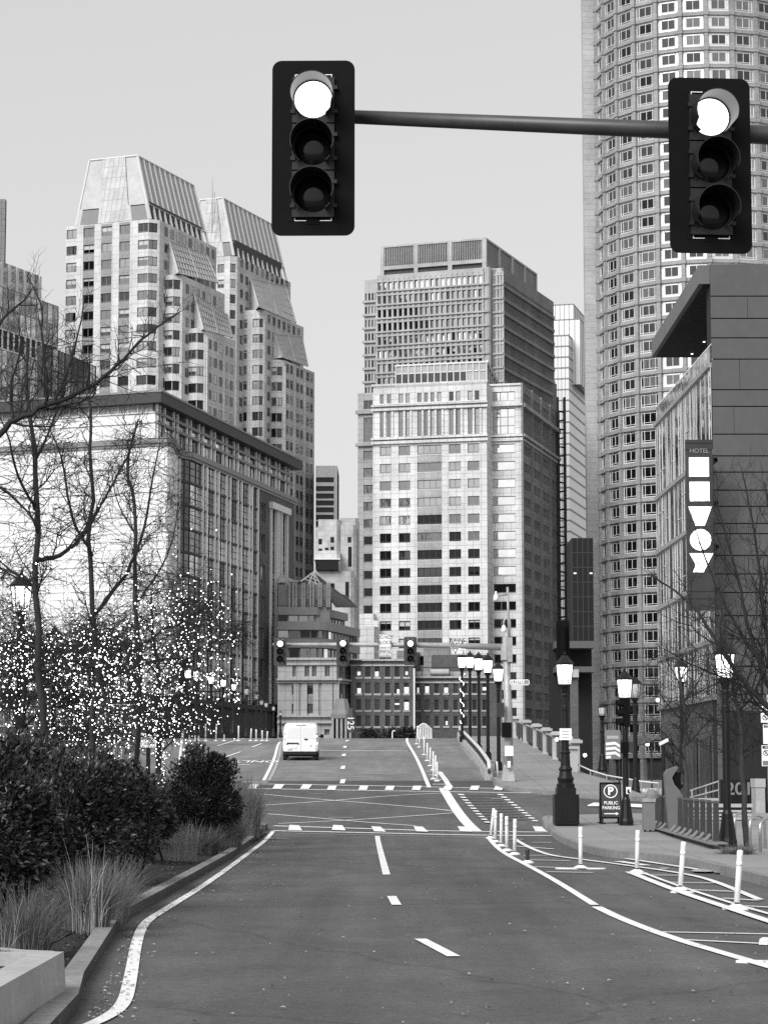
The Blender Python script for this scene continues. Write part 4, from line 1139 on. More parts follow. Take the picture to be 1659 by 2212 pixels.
# ---------------------------------------------------------------- round tower, right
panel('tower_stone', .30, .33, .19, 3.2, 1.3, .03)
glass('g_sur', .85, rough=.32)
def round_tower():
    Yc, Rr = 525.0, 24.4
    c = P(1521, 600, Yc); cx = c.x
    root = thing('round_tower', 'huge cylindrical tower with gridded stone ribs and white framed windows, upper right', 'building', (cx, Yc, -2))
    W = Windows(root)
    base = -90 + 0
    # azimuth measured from the direction toward the camera; columns every 13.2 degrees
    toc = math.atan2(-Yc, -cx)
    step = R(13.2); off = R(-76.6)
    n0 = 11
    az = [toc + off + step * k for k in range(n0 + 1)]      # going to the right in the picture = increasing angle
    def pt(a, r, z): return Vector((cx + r * math.cos(a), Yc + r * math.sin(a), z))
    flo = 3.96; ztop = 203
    # ring beams phased from a visible one
    f, up = fu(1471); z0 = (CAMH + (Yc - Rr) * up / f)
    zs = []
    z = z0 - 9 * flo
    while z < 2: z += flo
    while z < ztop: zs.append(z); z += flo
    mbr = MB(); mbm = MB(); mbs_ = MB()
    for z in zs:
        mbr = MB()
        for a, b in zip(az, az[1:]):
            F = Fac.two(pt(a, Rr, 0), pt(b, Rr, 0)); l = (pt(b, Rr, 0) - pt(a, Rr, 0)).length
            mbr.obox(F, 0, -1, z - .42, l, .18, z + .42)
        mbr.build('ring_beam', M['tower_stone'], root)
    for a in az:
        F = Fac(pt(a, Rr, 0), a + math.pi / 2); mbm = MB()
        mbm.obox(F, -.42, -1, -2, .42, .42, ztop)
        for z in zs: mbm.obox(F, -.58, -.2, z - .5, .58, .62, z + .5)
        mbm.build('rib', M['tower_stone'], root)
    for k, (a, b) in enumerate(zip(az, az[1:])):
        F = Fac.two(pt(a, Rr, 0), pt(b, Rr, 0)); l = (pt(b, Rr, 0) - pt(a, Rr, 0)).length
        for j, z in enumerate(zs[:-1]):
            z1 = zs[j + 1]
            fr_ = j / len(zs)
            lowdark = fr_ < .62 - .06 * k  # reflections put into the glass tone: black low left, bright centre columns
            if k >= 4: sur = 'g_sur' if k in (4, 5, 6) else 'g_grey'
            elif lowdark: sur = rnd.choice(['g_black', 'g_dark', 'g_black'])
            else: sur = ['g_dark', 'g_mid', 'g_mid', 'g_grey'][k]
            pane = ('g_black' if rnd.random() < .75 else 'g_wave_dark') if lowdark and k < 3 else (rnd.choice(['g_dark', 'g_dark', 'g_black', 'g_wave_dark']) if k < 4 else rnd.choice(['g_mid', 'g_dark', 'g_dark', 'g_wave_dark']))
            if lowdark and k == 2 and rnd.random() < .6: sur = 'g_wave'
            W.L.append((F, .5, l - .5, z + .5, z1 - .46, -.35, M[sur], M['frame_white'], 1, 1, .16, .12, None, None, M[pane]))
    # custom window geometry: surround glass, outer frame, inner pair of panes
    def geo(mb, w, ms):
        def mi(m):
            if m not in ms: ms.append(m)
            return ms.index(m)
        F, a, b, c_, e, t, gs_, fm = w[:8]; pn = w[14]
        gi, fi, pi_ = mi(gs_), mi(fm), mi(pn); p = F.p
        mb.quad(p(a, t, c_), p(b, t, c_), p(b, t, e), p(a, t, e), gi)
        x0, x1 = a + (b - a) * .17, b - (b - a) * .17; y0, y1 = c_ + (e - c_) * .17, e - (e - c_) * .14
        mb.quad(p(x0, t + .02, y0), p(x1, t + .02, y0), p(x1, t + .02, y1), p(x0, t + .02, y1), pi_)
        def bar(s0, s1, q0, q1, d=.12): mb.obox(F, s0, t + .01, q0, s1, t + d, q1, fi)
        bar(a, a + .17, c_, e); bar(b - .17, b, c_, e); bar(a + .17, b - .17, c_, c_ + .15); bar(a + .17, b - .17, e - .15, e)
        for x in (x0, x1): bar(x - .06, x + .06, c_ + .15, e - .15)
        for y in (y0, y1):
            for s0, s1 in ((a + .17, x0 - .06), (x0 + .06, x1 - .06), (x1 + .06, b - .17)): bar(s0, s1, y - .05, y + .05)
        m_ = (x0 + x1) / 2; bar(m_ - .06, m_ + .06, y0 + .05, y1 - .05)
    def px(w):
        q = w[0].p((w[1] + w[2]) / 2, 0, (w[3] + w[4]) / 2); vis = w[0].n.dot((Vector((0, 0, CAMH)) - q).normalized())
        f_, u_ = q.y * CP + (q.z - CAMH) * SP, CX + q.x * FPX / q.y
        v_ = HOR - (q.z - CAMH) * FPX / q.y
        hid = v_ < -30 or u_ > 1680 or (u_ > 1400 and v_ > 900) or (1440 < u_ < 1625 and 170 < v_ < 550) or vis <= 0
        return vis * (.01 if hid else 1)
    L = sorted(W.L, key=px, reverse=True)
    for w in L[:100]:
        mb = MB(); ms = []; geo(mb, w, ms); mb.build('window', ms, root)
    mb = MB(); ms = []
    for w in L[100:]: geo(mb, w, ms)
    o = mb.build('window', ms, root); o['kind'] = 'stuff'
    mb = MB(); n = 40
    mb.lathe([(Rr - .9, -2), (Rr - .9, ztop)], n, (cx, Yc, 0)); mb.build('core', M['roof_dark'], root)
    # flat stone pier on the left
    F = Fac(P(1264, 700, 527), R(2)); w_ = F.S(1288, 700) + 3
    mb = MB(); mb.obox(F, 0, -2.5, -2, w_, 0, ztop); mb.build('stone_pier', M['pier_stone'], root)
round_tower()
# ---------------------------------------------------------------- hotel on the right: cladded end wall, glass street front, roof canopy
def hotel():
    Y0 = 115.0; corner = P(1538, 900, Y0); x0 = corner.x
    root = thing('hotel', 'dark clad hotel with glass street front and thin flat roof canopy, right edge', 'building', (x0, Y0, 0))
    W = Windows(root)
    zt = zat(571, Y0); zb = zat(612, Y0); zg = zat(788, Y0); Y1 = ysolve(915, zg)
    F = Fac((x0, Y0, 0), 0)
    # end wall: flat panels in courses, joints as shadow gaps
    crs = [571, 640, 688, 730, 776, 842, 878, 938, 985, 1020, 1059, 1094, 1131, 1153, 1200, 1240, 1280, 1330, 1380, 1440, 1500, 1560, 1625]
    zs = [zat(v, Y0) for v in crs]
    mb = MB(); mb.obox(F, 0, -1.5, 0, 30, -.03, zt)
    mb.build('end_wall', M['joint_dark'], root)
    rr = random.Random(5); px_ = MB()
    for a, b in zip(zs, zs[1:]):
        x = .0; nx = [0] + sorted(rr.uniform(1, 29) for _ in range(4)) + [30]
        for q, r in zip(nx, nx[1:]): px_.obox(F, q + (.02 if q else 0), -.02, b + .03, r, .03, a - (.03 if a != zs[0] else 0))
    px_.obox(F, 0, -.02, .1, 30, .03, zs[-1] - .03)
    px_.build('cladding', M['hotel_skin'], root)
    # canopy over the roof terrace
    Yc = ysolve(772, zb)
    mb = MB(); mb.prism([(x0 - .55, Y0 + .1), (x0 + 24, Y0 + .1), (x0 + 24, Yc), (x0 - .55, Yc)], zb, zt - .02, 0)
    mb.build('roof_canopy', [M['canopy']], root)
    mb = MB(); mb.prism([(x0 - .3, Y0 + .4), (x0 + 24, Y0 + .4), (x0 + 24, Yc - .3), (x0 - .3, Yc - .3)], zb - .06, zb - .005); mb.build('soffit', M['joint_dark'], root)
    for u, v in ((1520, 738), (1494, 764)):
        p = P(u, v, ysolve(v, zb - .08)); mb = MB(); mb.lathe([(.07, -.04), (.07, 0)], 8, p); mb.build('downlight', M['lens_on'], root)
    # street front, facing left
    L = Y1 - Y0
    A = (x0 - .45, Y1 + .6, 0); FS = Fac.two(A, (x0 - .05, Y0 + .02, 0)); Ls = math.hypot(.4, Y1 + .6 - Y0)
    fl = [zg] + [zat(v, Y1) for v in (1076, 1193, 1314, 1425, 1530)]
    rr = random.Random(21)
    for a, b in zip(fl, fl[1:]):
        x = 0
        while x < Ls - .1:
            w_ = min(rr.choice([.55, .8, .8, 1.1, 1.5]), Ls - x)
            if Ls - x - w_ < .4: w_ = Ls - x
            g = rr.choice(['g_wave_dark', 'g_wave_dark', 'g_wave', 'g_dark', 'g_black', 'g_wave', 'g_wave', 'g_grey', 'g_light', 'g_light'])
            W.add(FS, x, x + w_, b + .12, a - .12, 0, M[g], M['mullion_pale'], 1, 1, .045, .025, rr.choice([[], [.3], [.7], [.5], []]))
            x += w_
    W.finish()
    for z in fl:
        mb = MB(); mb.obox(FS, -.1, -.2, z - .12, Ls, .12, z + .12); mb.build('floor_band', M['grey_metal'], root)
    mb = MB(); mb.prism([(x0 + .15, Y0 + .1), (x0 + 20, Y0 + .1), (x0 + 20, Y1 + .5), (x0 - .1, Y1 + .5)], 0, zg - .05); mb.build('core', M['roof_dark'], root)
    mb = MB(); mb.obox(FS, 0, -.2, .2, Ls, -.1, fl[-1])
    mb.build('ground_floor_wall', M['hotel_skin'], root)
    for i in range(4):
        mb = MB(); a = 1.5 + i * 4.4; mb.quad(FS.p(a, -.05, .5), FS.p(a + 3.4, -.05, .5), FS.p(a + 3.4, -.05, 3.6), FS.p(a, -.05, 3.6)); mb.build('shop_window', M['g_wave_dark'], root)
    # glass balustrade of the terrace
    mb = MB(); mb.obox(FS, 0, -.1, zg + .12, Ls, -.06, zg + 1.0, 0); mb.tube([FS.p(0, -.08, zg + 1.05), FS.p(Ls, -.08, zg + 1.05)], .05, 6, 1)
    mb.build('balustrade', [M['g_light'], M['fin_white']], root)
    # entrance recess facing the camera under the tree
    mb = MB(); zz = zat(1535, Y0 - .2)
    mb.obox(F, .3, .06, .2, 2.6, .12, zz); mb.build('entrance_recess', M['joint_dark'], root)
    # blade sign
    Ys = 112.6; s = thing('hotel_sign', 'tall dark blade sign lettered HOTEL with five glowing shapes', 'sign', P(1511, 1318, Ys))
    q = lambda a, b: P(1442.3 + .1917 * a, 933.2 + .1917 * b, Ys)
    tl, br = q(197, 86), q(520, 2010)
    w0, w1 = P(1480, 950, Ys).x, P(1538, 950, Ys).x
    mb = MB(); mb.box(w0, Ys, br.z, w1, Ys + .3, tl.z); mb.build('panel', M['sign_dark'], s)
    mb = MB()
    for zz in (tl.z - .18, tl.z - .5, br.z + .9, br.z + .55): mb.box(w0 + .02, Ys - .015, zz, w1 - .02, Ys - .002, zz + .03)
    mb.build('panel_groove', M['joint_dark'], s)
    cx_ = (w0 + w1) / 2
    text('lettering', 'HOTEL', .30, M['grey_metal'], s, (cx_, Ys - .02, q(340, 215).z), (math.pi / 2, 0, 0), 1.0, .01)
    sx = 1.0
    def shape(pts):
        mb = MB(); d = -.05
        P3 = [(cx_ + (x - 355 - (y - 285) * .008) * .1917 / FPX * Ys * FPX / FPX * 1.0, q(355, y).z) for x, y in pts]
        P3 = [(cx_ + (x - 355 - (y - 285) * .008) * .1917 * Ys / FPX, z) for (x, y), (_, z) in zip(pts, P3)]
        mb.hexa([(x, Ys - .001, z) for x, z in P3], [(x, Ys + d, z) for x, z in P3])
        mb.build('glowing_letter', M['sign_glow'], s)
    shape([(238, 503), (462, 503), (461, 288), (238, 288)]); shape([(245, 780), (468, 780), (466, 563), (243, 563)])
    shape([(306, 1056), (412, 1056), (490, 842), (228, 842)])
    shape([(363 + 120 * math.cos(-k * math.pi / 12 * -1), 1215 + 120 * math.sin(k * math.pi / 12)) for k in range(24)])
    shape([(275, 1580), (395, 1580), (503, 1368), (237, 1368), (300, 1480), (300, 1520)])
    for b in (310, 800, 1290, 1775):
        z = q(500, b).z; mb = MB(); mb.box(w1, Ys + .1, z - .12, w1 + .25, Ys + .2, z + .12); mb.box(w1 + .1, Ys + .1, z - .08, w1 + .24, Y0 + .0, z + .08); mb.build('bracket', M['black_metal'], s)
mat('mullion_pale', .5, .4); mat('joint_dark', .015, .8); mat('hotel_skin', .09, .55, nz=[(.25, .1), (2, .06)]); mat('canopy', .12, .5, nz=[(.3, .1)])
mat('sign_dark', .035, .5, nz=[(.8, .25)]); mat('sign_glow', .85, .5, emit=1.6)
hotel()
# ---------------------------------------------------------------- distant glass tower, lift mast, dark block
def far_glass():
    Y = 700; root = thing('glass_tower', 'distant pale glass tower with stepped top between the concrete and round towers', 'building', P(1228, 1600, Y))
    FF = Fac(P(1228, 800, Y), R(-14)); FS = Fac.two(FF.A, FF.A - FF.n)
    zt = FF.ZR(724, 1228)
    a = FF.S(1150, 800); L = FS.S(1300, 900)
    flr = 24 / FPX * Y
    # main shaft: front and side, banded floors
    mb = MB(); mb.quad(FF.p(a, 0, -2), FF.p(0, 0, -2), FF.p(0, 0, zt), FF.p(a, 0, zt)); mb.build('front_glass', M['g_far'], root)
    mb = MB(); mb.quad(FS.p(0, 0, -2), FS.p(L, 0, -2), FS.p(L, 0, zt), FS.p(0, 0, zt)); mb.build('side_glass', M['side_far'], root)
    z = zt; k = 0
    while z > 5:
        mb = MB(); mb.obox(FS, -.1, -.1, z - .25, L, .12, z + .25); mb.obox(FF, a, -.1, z - .2, -.1, .1, z + .2); mb.build('floor_band', M['frame_mid'], root)
        z -= flr
    mb = MB(); n = 10
    for i in range(n): q = a * (1 - i / n); mb.obox(FF, q - .06, -.05, -2, q + .06, .06, zt)
    mb.build('mullion_grid', M['frame_mid'], root)
    def top(uc, vt, yb, ze_, du):
        G_ = Fac(P(uc, vt, Y + yb), R(-14)); GS = Fac.two(G_.A, G_.A - G_.n); z = G_.ZR(vt, uc); a_ = G_.S(1150, vt); l_ = 40
        mb = MB(); mb.quad(G_.p(a_, 0, ze_), G_.p(0, 0, ze_), G_.p(0, 0, z), G_.p(a_, 0, z), 0); mb.quad(GS.p(0, 0, ze_), GS.p(l_, 0, ze_), GS.p(l_, 0, z), GS.p(0, 0, z), 1)
        for i in range(9): q = a_ * (1 - i / 9); mb.obox(G_, q - .08, -.05, ze_, q + .08, .1, z, 2)
        for i in range(12): q = l_ * i / 12; mb.obox(GS, q - .08, -.05, ze_, q + .08, .1, z, 2)
        mb.obox(G_, a_, -.1, z - .3, 0, .1, z, 2); mb.obox(GS, 0, -.1, z - .3, l_, .1, z, 2)
        mb.build('stepped_top', [M['g_far'], M['side_far'], M['frame_mid']], root)
    top(1252, 688, 6, zt - 14, 0); top(1238, 656, 14, zt - 8, 0)
mat('side_far', .62, .3, spec=.6, nz=[(.05, .06)])  # same far glass, shade of the side painted in
far_glass()
def hoist():
    Y = 520; root = thing('lift_mast', 'dark lattice construction lift mast beside the pale stone block', 'lift mast', P(1214, 1500, Y))
    x0, x1 = P(1206, 1100, Y).x, P(1221, 1100, Y).x; z0, z1 = 0, zat(858, Y)
    for x in (x0, x1):
        for y in (Y, Y + 1.6): mb = MB(); mb.box(x - .26, y - .2, z0, x + .26, y + .2, z1); mb.build('upright', M['black_metal'], root)
    zz_ = []; z = z0; k = 0
    while z < z1 - 2: zz_ += [(x0, Y, z), (x1, Y, z + .3)] if k % 2 == 0 else [(x1, Y, z), (x0, Y, z + .3)]; z += 2; k += 1
    mb = MB(); mb.tube(zz_, .24, 4)
    mb.build('lattice', M['black_metal'], root)
    mb = MB(); mb.box(x0 - .9, Y - .2, z1 - 7, x0 - .2, Y + 1.6, z1 + 3); mb.build('cage', M['dark_metal'], root)
hoist()
def dark_block():
    Y = 470; root = thing('dark_office_block', 'black glass office block with a few lit rooms, left of the round tower base', 'building', P(1255, 1600, Y))
    F = Fac(P(1236, 1300, Y), 0); a, b = 0, F.S(1282, 1300); zt = F.ZR(1162, 1255); z1 = F.ZR(1385, 1255)
    W = Windows(root); n = 4
    mb = MB(); mb.obox(F, a, -14, z1, b, -.3, zt); mb.build('core', M['roof_dark'], root)
    fl = (zt - z1) / 7
    for j in range(7):
        for i in range(n):
            x0, x1 = a + (b - a) * i / n, a + (b - a) * (i + 1) / n
            lit = j in (2, 3, 4) and rnd.random() < .3
            W.add(F, x0, x1, z1 + fl * j, z1 + fl * (j + 1), -.2, M['g_black'], M['frame_dark'], 1, 1, .1)
            if lit:
                mb = MB(); q = x0 + .3; zz = z1 + fl * (j + .55); mb.quad(F.p(q, -.1, zz), F.p(q + .55, -.1, zz), F.p(q + .55, -.1, zz + .3), F.p(q, -.1, zz + .3)); mb.build('ceiling_light', M['lit'], root)
    W.finish()
    # lower garage decks under it
    mb = MB()
    for v0, v1 in ((1385, 1400), (1440, 1452)): mb.obox(F, -3.6, -8, F.ZR(v1, 1255), b, .5, F.ZR(v0, 1255))
    mb.build('parking_deck', M['louver'], root)
    mb = MB(); mb.obox(F, -4.2, -9, -1, b, -6, z1); mb.build('deck_core', M['joint_dark'], root)
    mb = MB(); mb.obox(F, -.2, .2, -1, .9, 1.2, F.ZR(1450, 1240)); mb.build('pier', M['brick'], root)
dark_block()
# ---------------------------------------------------------------- low buildings beyond the bridge
def brick_row(name, label, u0, u1, vt, cols, rows, Y, m, wincol, sillm, lit, drain=False, bottom=None):
    F = Fac(P(u0, 1500, Y), 0); root = thing(name, label, 'building', (F.A.x, Y, H(0, Y) - 2)); W = Windows(root)
    z0 = H(0, Y) - 2; zt = F.ZR(vt, u0); b = F.S(u1, 1500)
    cs = [(F.S(a, 1500), F.S(c, 1500)) for a, c in cols]; rs = [(F.ZR(c, 830), F.ZR(a, 830)) for a, c in rows]
    mb = MB(); grid_wall(mb, F, 0, b, z0, zt, cs, rs, .35)
    mb.poly([F.p(0, 0, zt), F.p(b, 0, zt), F.p(b, -16, zt), F.p(0, -16, zt)]); mb.quad(F.p(b, 0, z0), F.p(b, -16, z0), F.p(b, -16, zt), F.p(b, 0, zt)); mb.quad(F.p(0, -16, z0), F.p(0, 0, z0), F.p(0, 0, zt), F.p(0, -16, zt))
    mb.build('brick_wall', m, root)
    mb = MB(); mb.obox(F, -.15, -.3, zt - .05, b + .15, .3, zt + .2); mb.obox(F, -.1, -.2, zt - .7, b + .1, .12, zt - .5); mb.build('cornice', sillm, root)
    k = 0
    for j, (c, e) in enumerate(rs):
        for i, (x0, x1) in enumerate(cs):
            key = (i, j)
            W.add(F, x0, x1, c, e, -.25, M['g_black' if rnd.random() < .6 else 'g_dark'], M['frame_dark'], 2, 1, .1, .06, [.5, .77, .25], None, None)
            lm = MB(); lm.obox(F, x0 - .15, -.1, c - .25, x1 + .15, .12, c); lm.build('sill', sillm, root)
            ar = MB()
            pts = [(x0 - .12 + (x1 - x0 + .24) * t, e + .02 + .28 * math.sin(math.pi * t)) for t in lst(0, 1, 5)]
            for (xa, za), (xb, zb) in zip(pts, pts[1:]): ar.hexa([F.p(xa, .06, za), F.p(xb, .06, zb), F.p(xb, -.05, zb), F.p(xa, -.05, za)], [F.p(xa, .06, za + .3), F.p(xb, .06, zb + .3), F.p(xb, -.05, zb + .3), F.p(xa, -.05, za + .3)])
            ar.build('lintel', m, root)
            if key in lit:
                fx0, fx1, fz0, fz1 = lit[key]
                lm = MB(); X = lambda f: x0 + (x1 - x0) * f; Zf = lambda f: c + (e - c) * f
                lm.quad(F.p(X(fx0), -.17, Zf(fz0)), F.p(X(fx1), -.17, Zf(fz0)), F.p(X(fx1), -.17, Zf(fz1)), F.p(X(fx0), -.17, Zf(fz1))); lm.build('lit_room', M['lit'], root)
    W.finish()
    if drain:
        mb = MB(); mb.tube([F.p(b + .1, .15, z0), F.p(b + .1, .15, zt - 1)], .13, 6); mb.build('drainpipe', M['frame_white'], root)
    return root, F, zt
fz = lambda x: 509 + .341 * x
fv = lambda y: 1357.4 + .341 * y
r_, F_, zt_ = brick_row('brick_warehouse', 'taller four storey brick warehouse with white roof edge beyond the bridge crest', 757, 893, 1427,
    [(fz(a), fz(b)) for a, b in ((765, 795), (823, 853), (882, 912), (948, 978), (1008, 1037), (1067, 1097))], [(fv(a), fv(b)) for a, b in ((240, 307), (345, 412), (450, 517), (553, 620))], 300, M['brick'], None, M['stone_mid'],
    {(0, 0): (.2, .9, .15, .5), (2, 0): (.0, .8, .05, .5), (5, 0): (.3, .8, .2, .5), (0, 1): (.2, 1, .0, .5), (4, 1): (.5, 1, 0, .4), (5, 1): (0, 1, 0, .6), (5, 2): (0, 1, 0, .75), (4, 2): (0, 1, .5, .65)}, True)
r_, F_, zt_ = brick_row('brick_warehouse', 'lower dark brick warehouse with roof deck, right of the taller brick one', 894, 1084, 1464,
    [(fz(a), fz(b)) for a, b in ((1140, 1165), (1200, 1225), (1260, 1285), (1320, 1345), (1380, 1405), (1440, 1465), (1500, 1525), (1563, 1588))], [(fv(a), fv(b)) for a, b in ((352, 410), (453, 517), (557, 618))], 303, M['brick_dark'], None, M['stone_mid'],
    {(1, 0): (0, 1, 0, .75), (3, 0): (0, 1, .05, .6), (0, 0): (.4, .9, 0, .6), (7, 0): (0, 1, .3, .65), (3, 2): (.4, .9, .1, .5)})
mb = MB(); mb.obox(F_, .3, -2.2, zt_ + .2, 12.5, -2, zt_ + .9); mb.build('parapet', M['stone_mid'], r_)
mb = MB(); mb.obox(F_, 2.4, -7, zt_ + .2, 9.8, -3, zt_ + 3.1); mb.build('roof_house', M['brick'], r_)
mb = MB(); c0, c1 = F_.p(F_.S(930, 1454), -1.2, zt_ + .75), F_.p(F_.S(970, 1454), -1.2, zt_ + .75); mb.tube([c0, c1], .42, 14); mb.build('roof_duct', M['conc_rib'], r_)
for k in range(6):
    mb = MB(); p = F_.p(1.0 + k * 1.8, -1.6, zt_ + .2); mb.tube([p, p + Vector((0, 0, 1.3))], .05, 5); mb.build('roof_railing_post', M['dark_metal'], r_)
mb = MB(); mb.tube([F_.p(.5, -1.6, zt_ + 1.4), F_.p(11, -1.6, zt_ + 1.4)], .05, 5); mb.build('roof_railing', M['dark_metal'], r_)
# stone corner building with the arched entrance
def stone_corner():
    Y = 296; F = Fac(P(600, 1500, Y), R(-4)); root = thing('stone_corner_building', 'pale stone corner building with moulded cornices and dark domed entrance, right of the van', 'building', (F.A.x, Y, 0)); W = Windows(root)
    S_ = lambda z: F.S(509 + .341 * z, 1500)
    Zv = lambda z: F.ZR(1357.4 + .341 * z, 680)
    z0 = -2; a, b = 0, S_(640)
    cols = [(S_(360), S_(384)), (S_(437), S_(467)), (S_(483), S_(513)), (S_(565), S_(597))]
    mb = MB()
    grid_wall(mb, F, a, b, Zv(325), Zv(190), cols, [(Zv(305), Zv(238))], .4)
    big = [(S_(357), S_(386)), (S_(441), S_(507)), (S_(563), S_(597))]
    grid_wall(mb, F, a, b, z0, Zv(325), big, [(Zv(420), Zv(362)), (Zv(540), Zv(478)), (Zv(675), Zv(640))], .5)
    mb.poly([F.p(a, 0, Zv(190)), F.p(b, 0, Zv(190)), F.p(b + 9, -14, Zv(190)), F.p(a, -14, Zv(190))])
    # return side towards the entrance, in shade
    e1 = F.p(b, 0, 0); FR_ = Fac.two(e1, (P(757, 1500, Y + 6).x, Y + 6, 0)); lr = FR_.S(757, 1500)
    mb.build('stone_wall', M['stone_mid'], root)
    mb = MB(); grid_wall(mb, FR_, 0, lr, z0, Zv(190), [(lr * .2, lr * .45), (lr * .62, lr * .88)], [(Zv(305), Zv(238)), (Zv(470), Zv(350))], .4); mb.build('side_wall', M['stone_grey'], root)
    for q in ((lr * .2, lr * .45), (lr * .62, lr * .88)):
        for c, e in ((Zv(305), Zv(238)), (Zv(470), Zv(350))): W.add(FR_, *q, c, e, -.35, M['g_dark'], M['frame_mid'], 2, 2, .12)
    for v0, v1, pr in ((330, 318, .9), (345, 332, .5), (232, 226, .3), (200, 186, .35), (562, 552, .5), (602, 590, .5)):
        mb = MB(); mb.obox(F, a, -.1, Zv(v0), b + .1, pr, Zv(v1)); mb.obox(FR_, 0, -.1, Zv(v0), lr, pr * .8, Zv(v1)); mb.build('cornice', M['stone_mid'], root)
    for x0, x1 in cols: W.add(F, x0, x1, Zv(305), Zv(238), -.35, M['g_black'], M['frame_mid'], 2, 1, .12, .06, [.8])
    for x0, x1 in big:
        for c, e in ((420, 362), (540, 478)): W.add(F, x0, x1, Zv(c), Zv(e), -.4, M[rnd.choice(['g_black', 'g_dark'])], M['frame_mid'], 2 if x1 - x0 > 3 else 1, 1, .12, .06, [.85])
        W.add(F, x0, x1, Zv(675), Zv(640), -.4, M['g_black'], M['frame_mid'], 3, 1, .1)
        mb = MB(); mb.obox(F, x0 + .1, -.3, Zv(475), x1 - .1, .03, Zv(424)); mb.build('spandrel_panel', M['spandrel'], root)
    for z_ in (386, 437, 510, 565, 600, 640):
        mb = MB(); x = S_(z_); mb.obox(F, x - .35, -.1, Zv(555), x + .35, .25, Zv(345)); mb.build('pilaster', M['stone_mid'], root)
    # domed entrance kiosk
    c = P(fz(672), 1500, 290); zd0, zd1, zd2 = zat(fv(675), 290), zat(fv(560), 290), zat(fv(478), 290); w_ = 55 * .341 / FPX * 290
    mb = MB(); prof_ = [(w_ * 1.35, zd1 - .2), (w_ * 1.35, zd1 + .3), (w_ * 1.05, zd1 + .9), (w_ * .72, zd1 + 2.2), (w_ * .35, zd2 - .8), (.12, zd2 - .2), (.05, zd2 + 1.2)]
    mb.lathe(prof_, 8, (c.x, 290, 0), rot=math.pi / 8); mb.build('dome_roof', M['spandrel'], root)
    mb = MB(); mb.lathe([(w_ * 1.1, -2), (w_ * 1.1, zd1 - .2)], 8, (c.x, 290.2, 0), rot=math.pi / 8); mb.build('entrance_glass', M['g_black'], root)
    for k in range(5):
        x = c.x + (k - 2) * w_ * .5; mb = MB(); mb.box(x - .14, 290 - w_ * 1.16, -2, x + .14, 290 - w_ * 1.16 + .2, zd1 - .2); mb.build('entrance_mullion', M['grey_metal'], root)
    W.finish()
    bn = thing('hanging_banner', 'narrow dark vertical banner with pale numerals beside the domed entrance', 'banner', P(757, 1585, 287))
    x = P(757, 1550, 287).x; za, zb = zat(1583, 287), zat(1530, 287)
    mb = MB(); mb.box(x - .28, 287, za, x + .28, 287.05, zb); mb.build('cloth', M['brick_dark'], bn)
    text('lettering', '125', 1.15, M['sign_white'], bn, (x, 286.98, (za + zb) / 2 - .3), (math.pi / 2, math.pi / 2, 0), 1.0, .005)
stone_corner()
